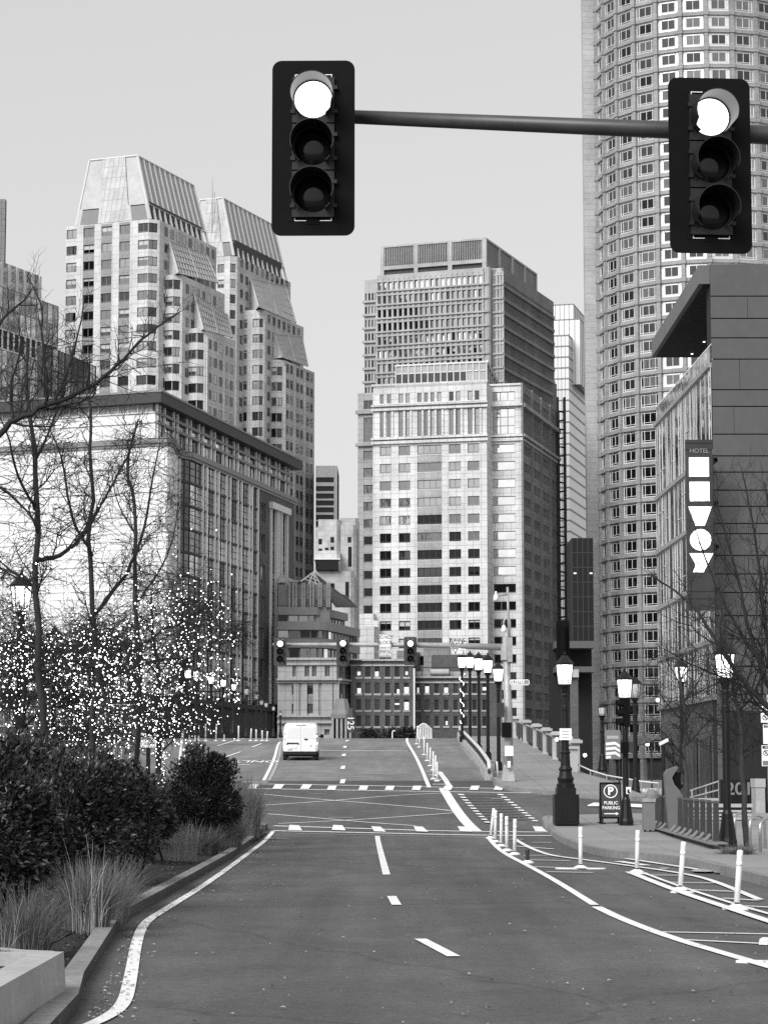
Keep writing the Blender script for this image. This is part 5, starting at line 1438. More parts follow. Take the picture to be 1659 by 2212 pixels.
# tiered office building with rounded corner and pyramid skylight
def tiered():
    Y = 330; root = thing('tiered_office_building', 'rounded tiered office building with ribbon windows and dark glass pyramid skylight', 'building', (P(690, 1400, Y).x, Y, 0)); W = Windows(root)
    D = lambda x, y: (610.8 + .1534 * x, 1074.6 + .1534 * y)
    z = lambda v: zat(v, Y)
    def plan(u0, uc, ur, out, rr=5):
        a, c, e = P(u0, 1350, Y - out).x, P(uc, 1350, Y - out).x, P(ur, 1350, Y + 14).x
        pts = [Vector((a, Y - out, 0)), Vector((c - 1.5, Y - out, 0))]
        B0, B1, B2 = pts[-1], Vector((c + 1.2, Y - out, 0)), Vector((c + (e - c) * .35, Y - out + 5, 0))
        for t in (.25, .5, .75): pts.append(B0 * (1 - t) ** 2 + B1 * 2 * t * (1 - t) + B2 * t * t)
        pts += [B2, Vector((e, Y + 14, 0))]
        return pts
    def band(pts, za, zb, m, name, nwin=0):
        mb = MB()
        for a, b in zip(pts, pts[1:]): F = Fac.two(a, b); mb.obox(F, 0, -1.2, za, (b - a).length, 0, zb)
        mb.poly([(p.x, p.y, zb) for p in pts] + [(pts[0].x, Y + 20, zb)]); mb.build(name, m, root)
    def glz(pts, za, zb, seg):
        for a, b in zip(pts, pts[1:]):
            F = Fac.two(a, b); l = (b - a).length; n = max(1, round(l / seg))
            for i in range(n): W.add(F, l * i / n, l * (i + 1) / n, za, zb, -.6, M[rnd.choice(['g_black', 'g_black', 'g_dark', 'g_mid', 'g_wave_dark', 'lit' if rnd.random() < .3 else 'g_black'])], M['frame_mid'], 1, 1, .1)
    p1 = plan(600, 690, 752, 0); p2 = plan(600, 695, 778, 4)
    sp = M['spandrel_pat']
    band(p1, z(1328), z(1311), sp, 'spandrel_band'); glz(p1, z(1346), z(1328), 1.6)
    band(p2, z(1364), z(1346), sp, 'spandrel_band'); glz(p2, z(1382), z(1364), 1.6)
    band(p2, z(1402), z(1383), sp, 'spandrel_band'); glz(p2, z(1426), z(1402), 1.6); band(p2, z(1440), z(1426), M['stone_mid'], 'spandrel_band')
    mb = MB(); mb.prism([(P(600, 1400, Y).x, Y + .8), (P(712, 1400, Y).x, Y + .8), (P(712, 1400, Y).x, Y + 14), (P(600, 1400, Y).x, Y + 14)], -2, z(1262)); mb.build('upper_wall', M['stone_grey'], root)
    for u in (626, 634, 640, 653, 658, 671, 677, 689, 694, 707, 712):
        mb = MB(); x = P(u, 1290, Y + .5).x; mb.box(x - .14, Y + .3, z(1311), x + .14, Y + .78, z(1258)); mb.build('pilaster', M['stone_mid'], root)
    F = Fac((P(600, 1300, Y + .75).x, Y + .75, 0), 0)
    for u0, u1 in ((629, 638), (643, 651), (661, 669), (679, 687), (697, 705)): W.add(F, F.S(u0, 1300), F.S(u1, 1300), z(1308), z(1292), .03, M['g_black'], M['frame_mid'], 2, 1, .1)
    # hipped pale roof at the left and glass pyramid
    mb = MB(); x0, x1 = P(600, 1250, Y).x, P(657, 1253, Y).x; ap = P(606, 1238, Y + 5)
    mb.poly([(x0, Y + .6, z(1258)), (x1, Y + .6, z(1255)), (P(634, 1246, Y + 5).x, Y + 5, z(1246)), ap]); mb.poly([(x1, Y + .6, z(1255)), (x1, Y + 14, z(1255)), (P(634, 1246, Y + 5).x, Y + 5, z(1246))]); mb.build('hip_roof', M['stone_mid'], root)
    A = P(677, 1236, Y + 6); b0 = P(650, 1256, Y + 1); b1 = P(700, 1275, Y + 1); r1 = P(772, 1312, Y + 26); r0 = P(726, 1312, Y + 4)
    mb = MB(); mb.poly([b0, b1, A], 0); mb.poly([b1, r0, r1, A], 0); mb.poly([A, r1, b0 + Vector((6, 26, 0)), b0], 0)
    for k in range(4): mb.tube([A, b0.lerp(b1, k / 3)], .12, 4, 1)
    for k in range(1, 4): f = k / 4; mb.tube([b0.lerp(A, f), b1.lerp(A, f)], .08, 4, 1)
    for k in range(9): f = k / 8; mb.tube([A.lerp(b1, f) if f < .55 else b1.lerp(r0, (f - .55) / .45), A.lerp(r1, f * .99)] if 0 else [A.lerp(b1, f) * (1) , r1.lerp(r0, f)], .07, 4, 2)
    mb.build('pyramid_skylight', [M['roof_dark'], M['copper_rib'], M['frame_dark']], root)
    W.finish()
tiered()
def old_tower():
    Y = 420; root = thing('old_stone_tower', 'weathered blank stone tower with narrow slit openings in the gap before the pale office block', 'building', (P(730, 1200, Y).x, Y, 0))
    def blk(u0, u1, v, y, d, m, name='stone_wall', rot=0):
        mb = MB(); a, b = P(u0, v, y).x, P(u1, v, y).x; zt = zat(v, y)
        mb.prism([(a, y), (b - .6, y), (b, y + .6), (b, y + d), (a, y + d)], -2, zt); return mb.build(name, m, root)
    blk(688, 735, 1122, Y, 12, M['stone_old']); blk(735, 775, 1119, Y + 1, 12, M['stone_old']); blk(736, 770, 1134, Y - 1.5, 3, M['stone_old'])
    blk(682, 700, 1140, Y + 2, 8, M['stone_old']); blk(680, 735, 1190, Y - 5, 6, M['stone_old']); blk(684, 765, 1233, Y - 9, 8, M['stone_old'])
    mb = MB()
    x0, x1 = P(683, 1215, Y - 8).x, P(732, 1215, Y - 8).x; mb.box(x0, Y - 10, zat(1233, Y - 8), x1, Y - 5.2, zat(1211, Y - 8)); mb.build('roof_house', M['g_black'], root)
    mb = MB(); mb.box(x0 - .3, Y - 10.3, zat(1211, Y - 8), x1 + .3, Y - 5, zat(1209, Y - 8)); mb.build('roof_edge', M['fin_white'], root)
    for u, va, vb, y in ((692, 1164, 1176, Y), (718, 1160, 1172, Y), (692, 1185, 1191, Y), (706, 1183, 1188, Y), (718, 1181, 1188, Y), (755, 1160, 1172, Y - 1.5), (756, 1181, 1224, Y - 1.5), (750, 1257, 1292, Y - 9), (713, 1261, 1270, Y - 9), (719, 1260, 1270, Y - 9)):
        w_ = .32; x = P(u, va, y).x; mb = MB(); mb.box(x - w_, y - .04, zat(vb, y), x + w_, y + .3, zat(va, y)); mb.build('slit_window', M['g_black'], root)
    Y2 = 560; t = thing('banded_tower', 'dim concrete tower with dark ribbon windows behind the weathered stone tower', 'building', (P(704, 1100, Y2).x, Y2, 0)); W = Windows(t)
    F = Fac(P(682, 1050, Y2), 0); b = F.S(729, 1050); zt = F.ZR(1006, 704)
    rows = []; v = 1033
    mb = MB(); rs = [(F.ZR(v + 11, 704), F.ZR(v, 704)) for v in (1031, 1050, 1066, 1081, 1096, 1112, 1126, 1141)]
    grid_wall(mb, F, 0, b, -2, zt, [(b * .02, b * .84)], rs, .6); mb.quad(F.p(b, 0, -2), F.p(b, -20, -2), F.p(b, -20, zt), F.p(b, 0, zt)); mb.build('wall', M['conc_tower'], t)
    mb = MB(); mb.obox(F, 0, -20, -2, b, -.7, zt - .2); mb.build('core', M['conc_dark'], t)
    for c, e in rs: W.add(F, b * .02, b * .84, c, e, -.5, M['g_black'], M['frame_dark'], 4, 1, .1)
    W.finish()
old_tower()
# ---------------------------------------------------------------- left edge
def left_edge():
    Y = 420; t = thing('dark_slab_block', 'dark slab block cut by the left edge of the picture', 'building', P(-20, 1000, 470)); F = Fac(P(-60, 500, 470), R(0)); b = F.S(11.5, 500); zt = F.ZR(430, 5)
    mb = MB(); grid_wall(mb, F, 0, b, -2, zt, [(b - 5, b - 1.2)], [(F.ZR(640, 5), F.ZR(538, 5))], .5); mb.quad(F.p(b, 0, -2), F.p(b, -1.5, -2), F.p(b, -1.5, zt), F.p(b, 0, zt)); mb.build('wall', M['conc_dark'], t)
    mb = MB(); mb.obox(F, 0, -1.5, -2, b, -.6, zt - .1); mb.build('core', M['roof_dark'], t)
    t = thing('mirrored_glass_block', 'mirrored glass office block with flat pale crown behind the bare branches at left', 'building', P(60, 1000, Y)); W = Windows(t)
    # facade receding to the right
    A = P(-30, 610, 400); z = zat(607, 400); B = P(127, 660, ysolve(662, z)); F = Fac.two(A, B); L = (B - A).xy.length
    # crown
    zc = zat(552, 405); A2 = P(-30, 552, 405); B2 = P(87, 596, ysolve(596, zc)); FC = Fac.two(A2, B2); Lc = (B2 - A2).xy.length
    mb = MB(); mb.quad(FC.p(0, 0, z - 2), FC.p(Lc, 0, z - 2), FC.p(Lc, 0, zc), FC.p(0, 0, zc), 0); mb.quad(FC.p(Lc, 0, z - 2), FC.p(Lc, -20, z - 2), FC.p(Lc, -20, zc), FC.p(Lc, 0, zc), 0)
    for i in range(8): q = Lc * i / 7; mb.obox(FC, q - .35, -.1, z - 2, q + .35, .2, zc - .1, 1)
    mb.build('crown', [M['g_grey'], M['copper_rib']], t)
    n = 13; fl = 3.7; zz = z; k = 0
    while zz > 14:
        for i in range(n):
            x0, x1 = L * i / n, L * (i + 1) / n
            if k == 2:
                mb = None
            g = rnd.choice(['g_wave', 'g_grey', 'g_grey', 'g_light', 'g_light']) if k != 2 else 'g_black'
            W.add(F, x0, x1, zz - fl, zz, 0, M[g], M['frame_mid' if k != 2 else 'frame_white'], 1, 1, .1 if k != 2 else .25, .08)
        zz -= fl; k += 1
    W.finish()
    mb = MB(); mb.quad(F.p(L, 0, -2), F.p(L, -20, -2), F.p(L, -20, z), F.p(L, 0, z)); mb.obox(F, 0, -20, -2, L, -.2, z - .1); mb.build('core', M['roof_dark'], t)
    # lower wing in front
    t = thing('mirrored_low_wing', 'lower dark mirrored glass wing stepping down behind the bare branches', 'building', P(160, 1000, 395)); W = Windows(t)
    A = P(100, 745, 380); z = zat(745, 380); B = P(208, 792, ysolve(792, z)); F = Fac.two(A, B); L = (B - A).xy.length; zz = z
    while zz > 10:
        for i in range(8): W.add(F, L * i / 8, L * (i + 1) / 8, zz - 3.7, zz, 0, M[rnd.choice(['g_wave_dark', 'g_wave_dark', 'g_wave', 'g_dark', 'g_dark'])], M['frame_dark'], 1, 1, .1, .08)
        zz -= 3.7
    W.finish(); mb = MB(); mb.obox(F, 0, -1.5, -2, L, -.2, z - .1); mb.build('core', M['roof_dark'], t)
left_edge()
mat('mast_paint', .05, .4, spec=.5, nz=[(2, .2), (14, .15)]); mat('plate_grey', .05, .6); mat('plate_dark', .03, .5); mat('plate_mid', .2, .5)
mat('galv', .36, .5, metal=.2, nz=[(1.5, .25), (9, .15)]); mat('rail_pale', .62, .4)
mat('matt_black', .004, .7, spec=.12, nz=[(5, .3)]); mat('signal_body', .014, .4, spec=.35, nz=[(6, .25)])
# ================================================================ street furniture
# ---------------------------------------------------------------- hanging signals over the near carriageway
def signal_head(name, label, loc, k=1.0, turn=0.0, group=None, gap=True):
    """three-lens vertical signal in a wide backplate, top lens lit; facing the camera (-y)"""
    t = thing(name, label, 'traffic light', loc, group, turn)
    W_, H_ = .305 * k, .66 * k                  # half sizes of the backplate
    def rrect(w, h, r, n=6):
        pts = []
        for cx_, cz_, a0 in ((w - r, h - r, 0), (-w + r, h - r, 90), (-w + r, -h + r, 180), (w - r, -h + r, 270)):
            for i in range(n + 1): a = R(a0 + 90 * i / n); pts.append((cx_ + r * math.cos(a), cz_ + r * math.sin(a)))
        return pts
    def B(mb, n, m, sm=False):
        o = bpy.data.objects.new(n, mb.mesh(n, m, Vector((0, 0, 0)), sm)); COL.objects.link(o); o.parent = t; WORLD[o] = Vector(loc); return o
    # backplate as a ring with an opening a little larger than the head: it leaves slits above and below
    out = rrect(W_, H_, .07 * k); n = len(out)
    iw, ih = .165 * k, .545 * k
    inn = []
    for x, z in out:
        q = max(abs(x) / iw, abs(z) / ih); inn.append((x / q, z / q))
    # place exact corners
    mb = MB()
    for y, flip in ((0, 0), (.012, 1)):
        for i in range(n):
            j = (i + 1) % n
            f = [(out[i][0], y, out[i][1]), (out[j][0], y, out[j][1]), (inn[j][0], y, inn[j][1]), (inn[i][0], y, inn[i][1])]
            mb.poly(f[::-1] if flip else f)
    for i in range(n): j = (i + 1) % n; mb.quad((out[i][0], 0, out[i][1]), (out[i][0], .012, out[i][1]), (out[j][0], .012, out[j][1]), (out[j][0], 0, out[j][1]))
    for sx_ in (-1, 1): mb.box(min(sx_ * iw * .86, sx_ * iw * 1.1), -.004, -ih * 1.02, max(sx_ * iw * .86, sx_ * iw * 1.1), .002, ih * 1.02)
    for sz in (-1, 1): mb.box(-iw * .28, -.005, sz * ih - .03 * k, iw * .28, .003, sz * ih + .03 * k)
    B(mb, 'backplate', M['matt_black'])
    for sz in (-1, 1):
        for sx_ in (-1, 1):
            mb = MB(); e = .0055 * k; zz = sz * .553 * k; x0, x1 = sorted((sx_ * .05 * k, sx_ * .137 * k))
            mb.box(x0, -.007, min(zz, zz - sz * e), x1, -.001, max(zz, zz - sz * e)); xa, xb = sorted((sx_ * .137 * k, sx_ * (.137 * k - e)))
            mb.box(xa, -.007, min(zz - sz * .022 * k, zz - sz * e), xb, -.001, max(zz - sz * .022 * k, zz - sz * e))
            B(mb, 'edge_strip', M['fin_white'])
    for i in range(3):
        zc = (.355 - .355 * i) * k
        mb = MB(); mb.box(-.155 * k, -.03 * k, zc - .172 * k, .155 * k, .16 * k, zc + .172 * k)
        for sx_ in (-1, 1):
            for dz in (-.09, .09): mb.box(sx_ * .155 * k - .012 * k, -.045 * k, zc + (dz - .014) * k, sx_ * .155 * k + .022 * k, -.012 * k, zc + (dz + .014) * k)
        B(mb, 'housing', M['signal_body'])
        # lens
        mb = MB(); rings = [(.139, -.032), (.12, -.046), (.08, -.056), (.03, -.060)]
        prev = None
        for r, y in rings:
            c = mb.vert(*[(r * k * math.cos(a), y * k, zc + r * k * math.sin(a)) for a in [2 * math.pi * q / 28 for q in range(28)]])
            if prev:
                for q in range(28): mb.face((prev[q], prev[(q + 1) % 28], c[(q + 1) % 28], c[q]))
            prev = c
        mb.face(prev)
        B(mb, 'lens', M['lens_on' if i == 0 else 'lens_off'], True)
        # cap visor open at the bottom
        mb = MB(); N = 30; ring = []
        for q in range(N + 1):
            a = R(-52 + 284 * q / N); ca, sa = math.cos(a), math.sin(a)
            ln = (.27 if sa > -.2 else .27 - .0 * abs(sa)) * k
            if sa < -.45: ln = .12 * k
            y1 = -.03 * k - ln
            dz = -.055 * ln / (.27 * k) * .27 * k * 1.1
            ring.append([(ca * .152 * k, -.03 * k, zc + sa * .152 * k), (ca * .158 * k, y1, zc + sa * .158 * k + dz), (ca * .147 * k, -.03 * k, zc + sa * .147 * k), (ca * .152 * k, y1, zc + sa * .152 * k + dz)])
        for a, b in zip(ring, ring[1:]):
            mb.quad(a[0], b[0], b[1], a[1]); mb.quad(b[2], a[2], a[3], b[3]); mb.quad(a[1], b[1], b[3], a[3])
        mb.quad(ring[0][0], ring[0][1], ring[0][3], ring[0][2]); mb.quad(ring[-1][1], ring[-1][0], ring[-1][2], ring[-1][3])
        B(mb, 'visor', M['signal_body'], True)
    mb = MB(); mb.box(-.05 * k, .16 * k, -.5 * k, .05 * k, .24 * k, .5 * k); B(mb, 'mount_bracket', M['black_metal'])
    return t
YS = 17.37
signal_head('traffic_light', 'large black signal with lit top lens at the left end of the near arm', P(677, 319, YS), 1.027, R(-1))
signal_head('traffic_light', 'large black signal with lit top lens nearest the right edge on the near arm', P(1533, 357, YS + .0), 1.027, R(4.5))
arm = thing('signal_mast', 'dark tapered mast arm carrying the two large near signals', 'signal mast', (4.3, YS + .33, .15))
mb = MB(); a0, a1, a2 = P(700, 250, YS + .33), P(1450, 281, YS + .33), P(1659, 292, YS + .33); a3 = a1 + (a2 - a1) * 4.2
mb.tube([a0, a1, a2, a3], [.052, .068, .074, .085], 16); mb.build('arm', M['mast_paint'], arm, True)
mb = MB(); px3 = a3.x; mb.tube([(px3, YS + .33, .1), (px3, YS + .33, a3.z + .5)], [.16, .11], 16); mb.build('pole', M['mast_paint'], arm, True)
mb = MB(); mb.box(px3 - .25, YS + .08, .1, px3 + .25, YS + .58, .16); mb.build('base_plate', M['mast_paint'], arm)
for q in (P(677, 249, YS + .3), P(1533, 285, YS + .3)):
    mb = MB(); mb.box(q.x - .05, YS + .2, q.z - .09, q.x + .05, YS + .42, q.z + .09); mb.build('clamp', M['black_metal'], arm)
# ---------------------------------------------------------------- far mast over the junction
yf = 93.0
base = G(1097, 1688, .15); yf = base.y
k2 = 61 / FPX * yf / 1.32
for u, v, lab in ((605.5, 1407, 'far signal with lit top lens, leftmost of three on the far arm'), (741, 1406, 'grey far signal with lit top lens, middle one on the far arm'), (886.5, 1406.5, 'grey far signal with lit top lens, right of the DO NOT BLOCK sign')):
    h = signal_head('traffic_light', lab, P(u, v, yf), k2)
    for o in h.children:
        if o.name.startswith('backplate'): o.data.materials[0] = M['plate_grey']
        if o.name.startswith('housing') or o.name.startswith('visor'): o.data.materials[0] = M['plate_dark']
        if o.name.startswith('lens') and o.data.materials[0] == M['lens_on']: o.data.materials[0] = M['lens_on']
for o in bpy.data.objects:
    if o.name.startswith('backplate') and o.parent and o.parent.location.y > 50: o.data.materials[0] = M['plate_grey']
    if (o.name.startswith('housing') or o.name.startswith('visor')) and o.parent and o.parent.location.y > 50: o.data.materials[0] = M['plate_dark']
fm = thing('signal_mast', 'pale galvanised mast pole with long arm at the far corner of the junction', 'signal mast', base)
mb = MB(); t_ = P(1092, 1375, yf); mb.tube([base, P(1098, 1560, yf), t_], [.21, .17, .13], 14); mb.build('pole', M['galv'], fm, True)
mb = MB(); a = P(590, 1392, yf + .35); b = P(900, 1393, yf + .35); c = P(1090, 1398, yf + .1); mb.tube([a, b, c], [.06, .10, .14], 12); mb.build('arm', M['galv'], fm, True)
mb = MB(); c = P(1093, 1410, yf); mb.tube([c - Vector((0, 0, .3)), c + Vector((0, 0, .35))], .22, 12); mb.build('collar', M['galv'], fm)
mb = MB(); mb.lathe([(.36, 0), (.34, .2), (.25, .62), (.22, .66)], 4, base, rot=math.pi / 4); mb.build('base_skirt', M['galv'], fm)
mb = MB(); p0 = P(1099, 1380, yf); p1 = P(1096, 1268, yf); hook = [p0, p1] ; mb.tube(hook, .05, 8)
hk = [P(1101, 1400, yf), P(1101, 1352, yf)] + [P(1094.5 + 6.5 * math.cos(R(q)), 1345 - 9 * math.sin(R(q)), yf) for q in range(0, 181, 20)] + [P(1088, 1352, yf)]
mb.tube(hk, .045, 8); mb.tube([P(1096.5, 1284, yf), P(1082, 1284, yf), P(1077, 1287, yf)], .05, 8)
mb.build('lamp_bracket', M['galv'], fm, True)
for u, v in ((1088, 1358), (1071, 1290)):
    mb = MB(); mb.lathe([(.12, -.14), (.10, .02), (.04, .16), (.03, .24)], 10, P(u, v, yf)); mb.build('lamp_head', M['fin_white'], fm, True)
mb = MB(); q = P(1101, 1415, yf - .2); mb.box(q.x - .1, yf - .3, q.z - .28, q.x + .1, yf - .12, q.z + .7); mb.build('camera_box', M['galv'], fm)
mb = MB(); q = P(1094, 1577, yf - .25); mb.box(q.x - .19, yf - .42, q.z - .3, q.x + .19, yf - .2, q.z + .3); mb.build('walk_signal', M['matt_black'], fm)
mb = MB(); q = P(1083, 1532, yf - .3); mb.box(q.x - .2, yf - .5, q.z - .3, q.x + .1, yf - .25, q.z + .25); mb.build('signal_back', M['plate_dark'], fm)
mb = MB(); q = P(1099, 1622, yf - .3); mb.box(q.x - .17, yf - .36, q.z - .2, q.x + .17, yf - .34, q.z + .2); mb.build('notice_plate', M['sign_white'], fm)
mb = MB(); q = P(1099, 1652, yf - .3); mb.box(q.x - .06, yf - .4, q.z - .12, q.x + .06, yf - .3, q.z + .14); mb.box(q.x - .04, yf - .42, q.z - .1, q.x + .04, yf - .4, q.z - .02); mb.build('push_button', M['fin_white'], fm)
def sign(name, label, u0, v0, u1, v1, Y, lines, border=True, m='sign_white', back=True, cat='sign'):
    a, b = P(u0, v1, Y), P(u1, v0, Y)
    s = thing(name, label, cat, ((a.x + b.x) / 2, Y, a.z))
    mb = MB(); mb.box(a.x, Y, a.z, b.x, Y + .03, b.z); mb.build('panel', M[m], s)
    if border:
        mb = MB(); e = (b.x - a.x) * .03; d = Y - .004; y1 = Y - .001
        mb.box(a.x + e, d, a.z + e, b.x - e, y1, a.z + 2 * e); mb.box(a.x + e, d, b.z - 2 * e, b.x - e, y1, b.z - e)
        mb.box(a.x + e, d, a.z + 2 * e, a.x + 2 * e, y1, b.z - 2 * e); mb.box(b.x - 2 * e, d, a.z + 2 * e, b.x - e, y1, b.z - 2 * e); mb.build('border', M['ink'], s)
    H_ = b.z - a.z; w = b.x - a.x
    for st, fy_, sz, sx_ in lines:
        text('lettering', st, sz * H_, M['ink'], s, ((a.x + b.x) / 2, Y - .006, b.z - fy_ * H_), (math.pi / 2, 0, 0), sx_, .002, 'CENTER', .006 * sz * H_)
    return s, a, b
ysn = yf + .15
sign('regulatory_sign', 'white sign reading DO NOT BLOCK INTERSECTION on the far mast arm', 819, 1370, 845, 1405, ysn, [('DO NOT', .2, .31, .78), ('BLOCK', .52, .31, .92), ('INTERSECTION', .84, .17, .80)])
sign('regulatory_sign', 'small white sign under the DO NOT BLOCK sign giving the state law fine', 819, 1406.5, 845, 1419.5, ysn, [('STATE LAW', .3, .44, .8), ('$150 FINE', .72, .44, .8)])
s_, a, b = sign('regulatory_sign', 'white sign with turn arrow reading TURNING VEHICLES, right end of far mast arm', 974, 1377, 1008, 1396, ysn, [], True)
text('lettering', 'TURNING', .17, M['ink'], s_, (a.x + .25, ysn - .006, b.z - .12), (math.pi / 2, 0, 0), .8, .002, 'CENTER', .004)
text('lettering', 'VEHICLES', .17, M['ink'], s_, (a.x + .25, ysn - .006, b.z - .27), (math.pi / 2, 0, 0), .76, .002, 'CENTER', .004)
mb = MB(); y0 = ysn - .006; x = b.x - .14; z = a.z + .05
mb.box(x - .06, y0, z, x - .03, y0 + .004, z + .17); mb.box(x - .03, y0, z + .14, x + .05, y0 + .004, z + .17); mb.poly([(x + .05, y0, z + .11), (x + .10, y0, z + .155), (x + .05, y0, z + .20)]); mb.build('turn_arrow', M['ink'], s_)
s_, a, b = sign('regulatory_sign', 'white sign with yield triangle and walking figure under the turning vehicles sign', 974, 1397, 1008, 1414, ysn, [], True)
cx_ = a.x + (b.x - a.x) * .27; cz_ = (a.z + b.z) / 2; r = .13
mb = MB(); o3 = [(cx_ - r, cz_ + r * .75), (cx_ + r, cz_ + r * .75), (cx_, cz_ - r)]; i3 = [(cx_ - r * .6, cz_ + r * .5), (cx_ + r * .6, cz_ + r * .5), (cx_, cz_ - r * .55)]
for i in range(3): j = (i + 1) % 3; mb.quad((o3[i][0], y0, o3[i][1]), (i3[i][0], y0, i3[i][1]), (i3[j][0], y0, i3[j][1]), (o3[j][0], y0, o3[j][1]))
mb.build('yield_triangle', M['ink'], s_)
text('lettering', 'TO', .08, M['ink'], s_, (cx_ + .22, y0, cz_), (math.pi / 2, 0, 0), 1, .002)
mb = MB(); px_ = b.x - .13
mb.lathe([(.001, -.025), (.025, 0), (.001, .025)], 8, (px_, y0, cz_ + .02)); mb.box(px_ - .02, y0, cz_ - .08, px_ + .02, y0 + .004, cz_ - .005); mb.hexa([(px_ - .05, y0, cz_ - .15), (px_ - .03, y0, cz_ - .15), (px_ - .03, y0 + .004, cz_ - .15), (px_ - .05, y0 + .004, cz_ - .15)], [(px_ - .02, y0, cz_ - .07), (px_, y0, cz_ - .07), (px_, y0 + .004, cz_ - .07), (px_ - .02, y0 + .004, cz_ - .07)])
mb.hexa([(px_ + .03, y0, cz_ - .15), (px_ + .05, y0, cz_ - .15), (px_ + .05, y0 + .004, cz_ - .15), (px_ + .03, y0 + .004, cz_ - .15)], [(px_, y0, cz_ - .07), (px_ + .02, y0, cz_ - .07), (px_ + .02, y0 + .004, cz_ - .07), (px_, y0 + .004, cz_ - .07)])
for q in (-.06, .04): mb.lathe([(.03, -.006), (.03, .006)], 10, (px_ + q, y0, cz_ + .10))
mb.build('walking_figure', M['ink'], s_)
s_, a, b = sign('street_name_sign', 'street name sign reading SLEEPER ST on the far mast pole', 1101, 1468, 1143, 1480, yf - .1, [], False, 'plate_mid')
mb = MB(); e = .03; mb.box(a.x, yf - .108, a.z, b.x, yf - .101, a.z + e); mb.box(a.x, yf - .108, b.z - e, b.x, yf - .101, b.z); mb.box(a.x, yf - .108, a.z, a.x + e, yf - .101, b.z); mb.box(b.x - e, yf - .108, a.z, b.x, yf - .101, b.z); mb.build('border', M['sign_white'], s_)
text('lettering', 'SLEEPER', .19, M['sign_white'], s_, (a.x + .32, yf - .11, (a.z + b.z) / 2), (math.pi / 2, 0, 0), .82, .003, 'CENTER', .006)
text('lettering', 'ST', .10, M['sign_white'], s_, (b.x - .09, yf - .11, (a.z + b.z) / 2 - .03), (math.pi / 2, 0, 0), .9, .003)
# ---------------------------------------------------------------- lamp posts
def lamp_post(name, label, u, vb, vt, Y=None, lit=True, ped=0, dz=.15, group=None, top='lantern', simple=False):
    """cast-iron post with a six-sided glass lantern; total height from the picture"""
    g = G(u, vb, dz) if Y is None else P(u, vb, Y)
    h = zat(vt, g.y) - g.z
    t = thing(name, label, 'street lamp', g, group)
    def B(mb, n, m, sm=False):
        o = bpy.data.objects.new(n, mb.mesh(n, m, Vector((0, 0, 0)), sm)); COL.objects.link(o); o.parent = t; WORLD[o] = g.copy(); return o
    k = h / 4.8 if not simple else h / 4.9
    hl = .92 * k                                  # lantern height incl. roof
    z0 = 0
    if ped:
        mb = MB(); w_, d_ = .345, .5
        mb.prism([(-w_ + .06, -d_), (w_ - .06, -d_), (w_, -d_ + .06), (w_, d_ - .06), (w_ - .06, d_), (-w_ + .06, d_), (-w_, d_ - .06), (-w_, -d_ + .06)], .04, ped * .78)
        mb.box(-.265, -.4, ped * .78, .265, .4, ped * .95); mb.box(-.31, -.46, 0, .31, .46, .05)
        for i in range(4): mb.box(-.25 + i * .135, -d_ - .012, .12, -.155 + i * .135, -d_ + .01, ped * .62)
        B(mb, 'pedestal', M['black_metal']); z0 = ped * .95
    z1 = h - hl
    mb = MB()
    if not simple:
        b = [(.26, 0), (.26, .10), (.21, .14), (.24, .26), (.19, .34), (.17, .46), (.20, .52), (.14, .62), (.125, .95), (.15, 1.0), (.105, 1.06)] if ped else [(.21, 0), (.21, .12), (.19, .2), (.13, .62), (.12, .72), (.085, .8)]
        pr = [(r * 1.0, z0 + z) for r, z in b] + [(.085, z1 - .75), (.10, z1 - .72), (.10, z1 - .62), (.075, z1 - .58), (.075, z1 - .34), (.11, z1 - .3), (.07, z1 - .24), (.10, z1 - .12), (.17, z1 - .02), (.17, z1)]
    else:
        pr = [(.22, 0), (.22, .30), (.16, .34), (.085, .42), (.075, z1 - .4), (.10, z1 - .36), (.07, z1 - .3), (.10, z1 - .14), (.17, z1 - .02), (.17, z1)]
    if ped or not simple: mb.lathe(pr, 12)
    else: mb.lathe(pr[:3], 4, rot=math.pi / 4); mb.lathe(pr[2:], 10)
    B(mb, 'post', M['black_metal'])
    if ped:
        mb = MB(); z = z0 + 1.35; mb.box(-.17, -.16, z, .17, -.13, z + .33); B(mb, 'notice', M['sign_white'])
        for i in range(3):
            mb = MB(); mb.box(-.1, -.165, z + .07 + i * .08, .1, -.161, z + .085 + i * .08); B(mb, 'notice_line', M['plate_mid'])
    # lantern
    r0, r1 = .165 * k * 1.1, .215 * k * 1.1; za, zb = z1 + .03 * k, z1 + .56 * k
    mb = MB(); mb.lathe([(r0 * .94, za), (r1 * .94, zb)], 6); B(mb, 'glass', M['lamp_glass' if lit else 'lamp_dim'])
    mb = MB()
    for i in range(6):
        a = math.pi * i / 3; mb.tube([(r0 * math.cos(a), r0 * math.sin(a), za), (r1 * math.cos(a), r1 * math.sin(a), zb)], .012 * k, 5)
        a2 = a + math.pi / 3
        for f in (.06, .16, 1): 
            r = r0 + (r1 - r0) * f; z = za + (zb - za) * f
            mb.tube([(r * math.cos(a), r * math.sin(a), z), (r * math.cos(a2), r * math.sin(a2), z)], .009 * k, 4)
    B(mb, 'lantern_frame', M['black_metal'])
    mb = MB(); mb.lathe([(r1 * 1.12, zb), (r1 * 1.16, zb + .03 * k), (r1 * .85, zb + .11 * k), (r1 * .6, zb + .17 * k), (r1 * .4, zb + .24 * k), (.03 * k, zb + .27 * k), (.045 * k, zb + .31 * k), (.008, h)], 6); B(mb, 'roof', M['black_metal'])
    return t
lamp_post('street_lamp', 'lit lamp post standing on a large black cabinet at the near right corner', 1222, 1783, 1408, lit=True, ped=1.12)
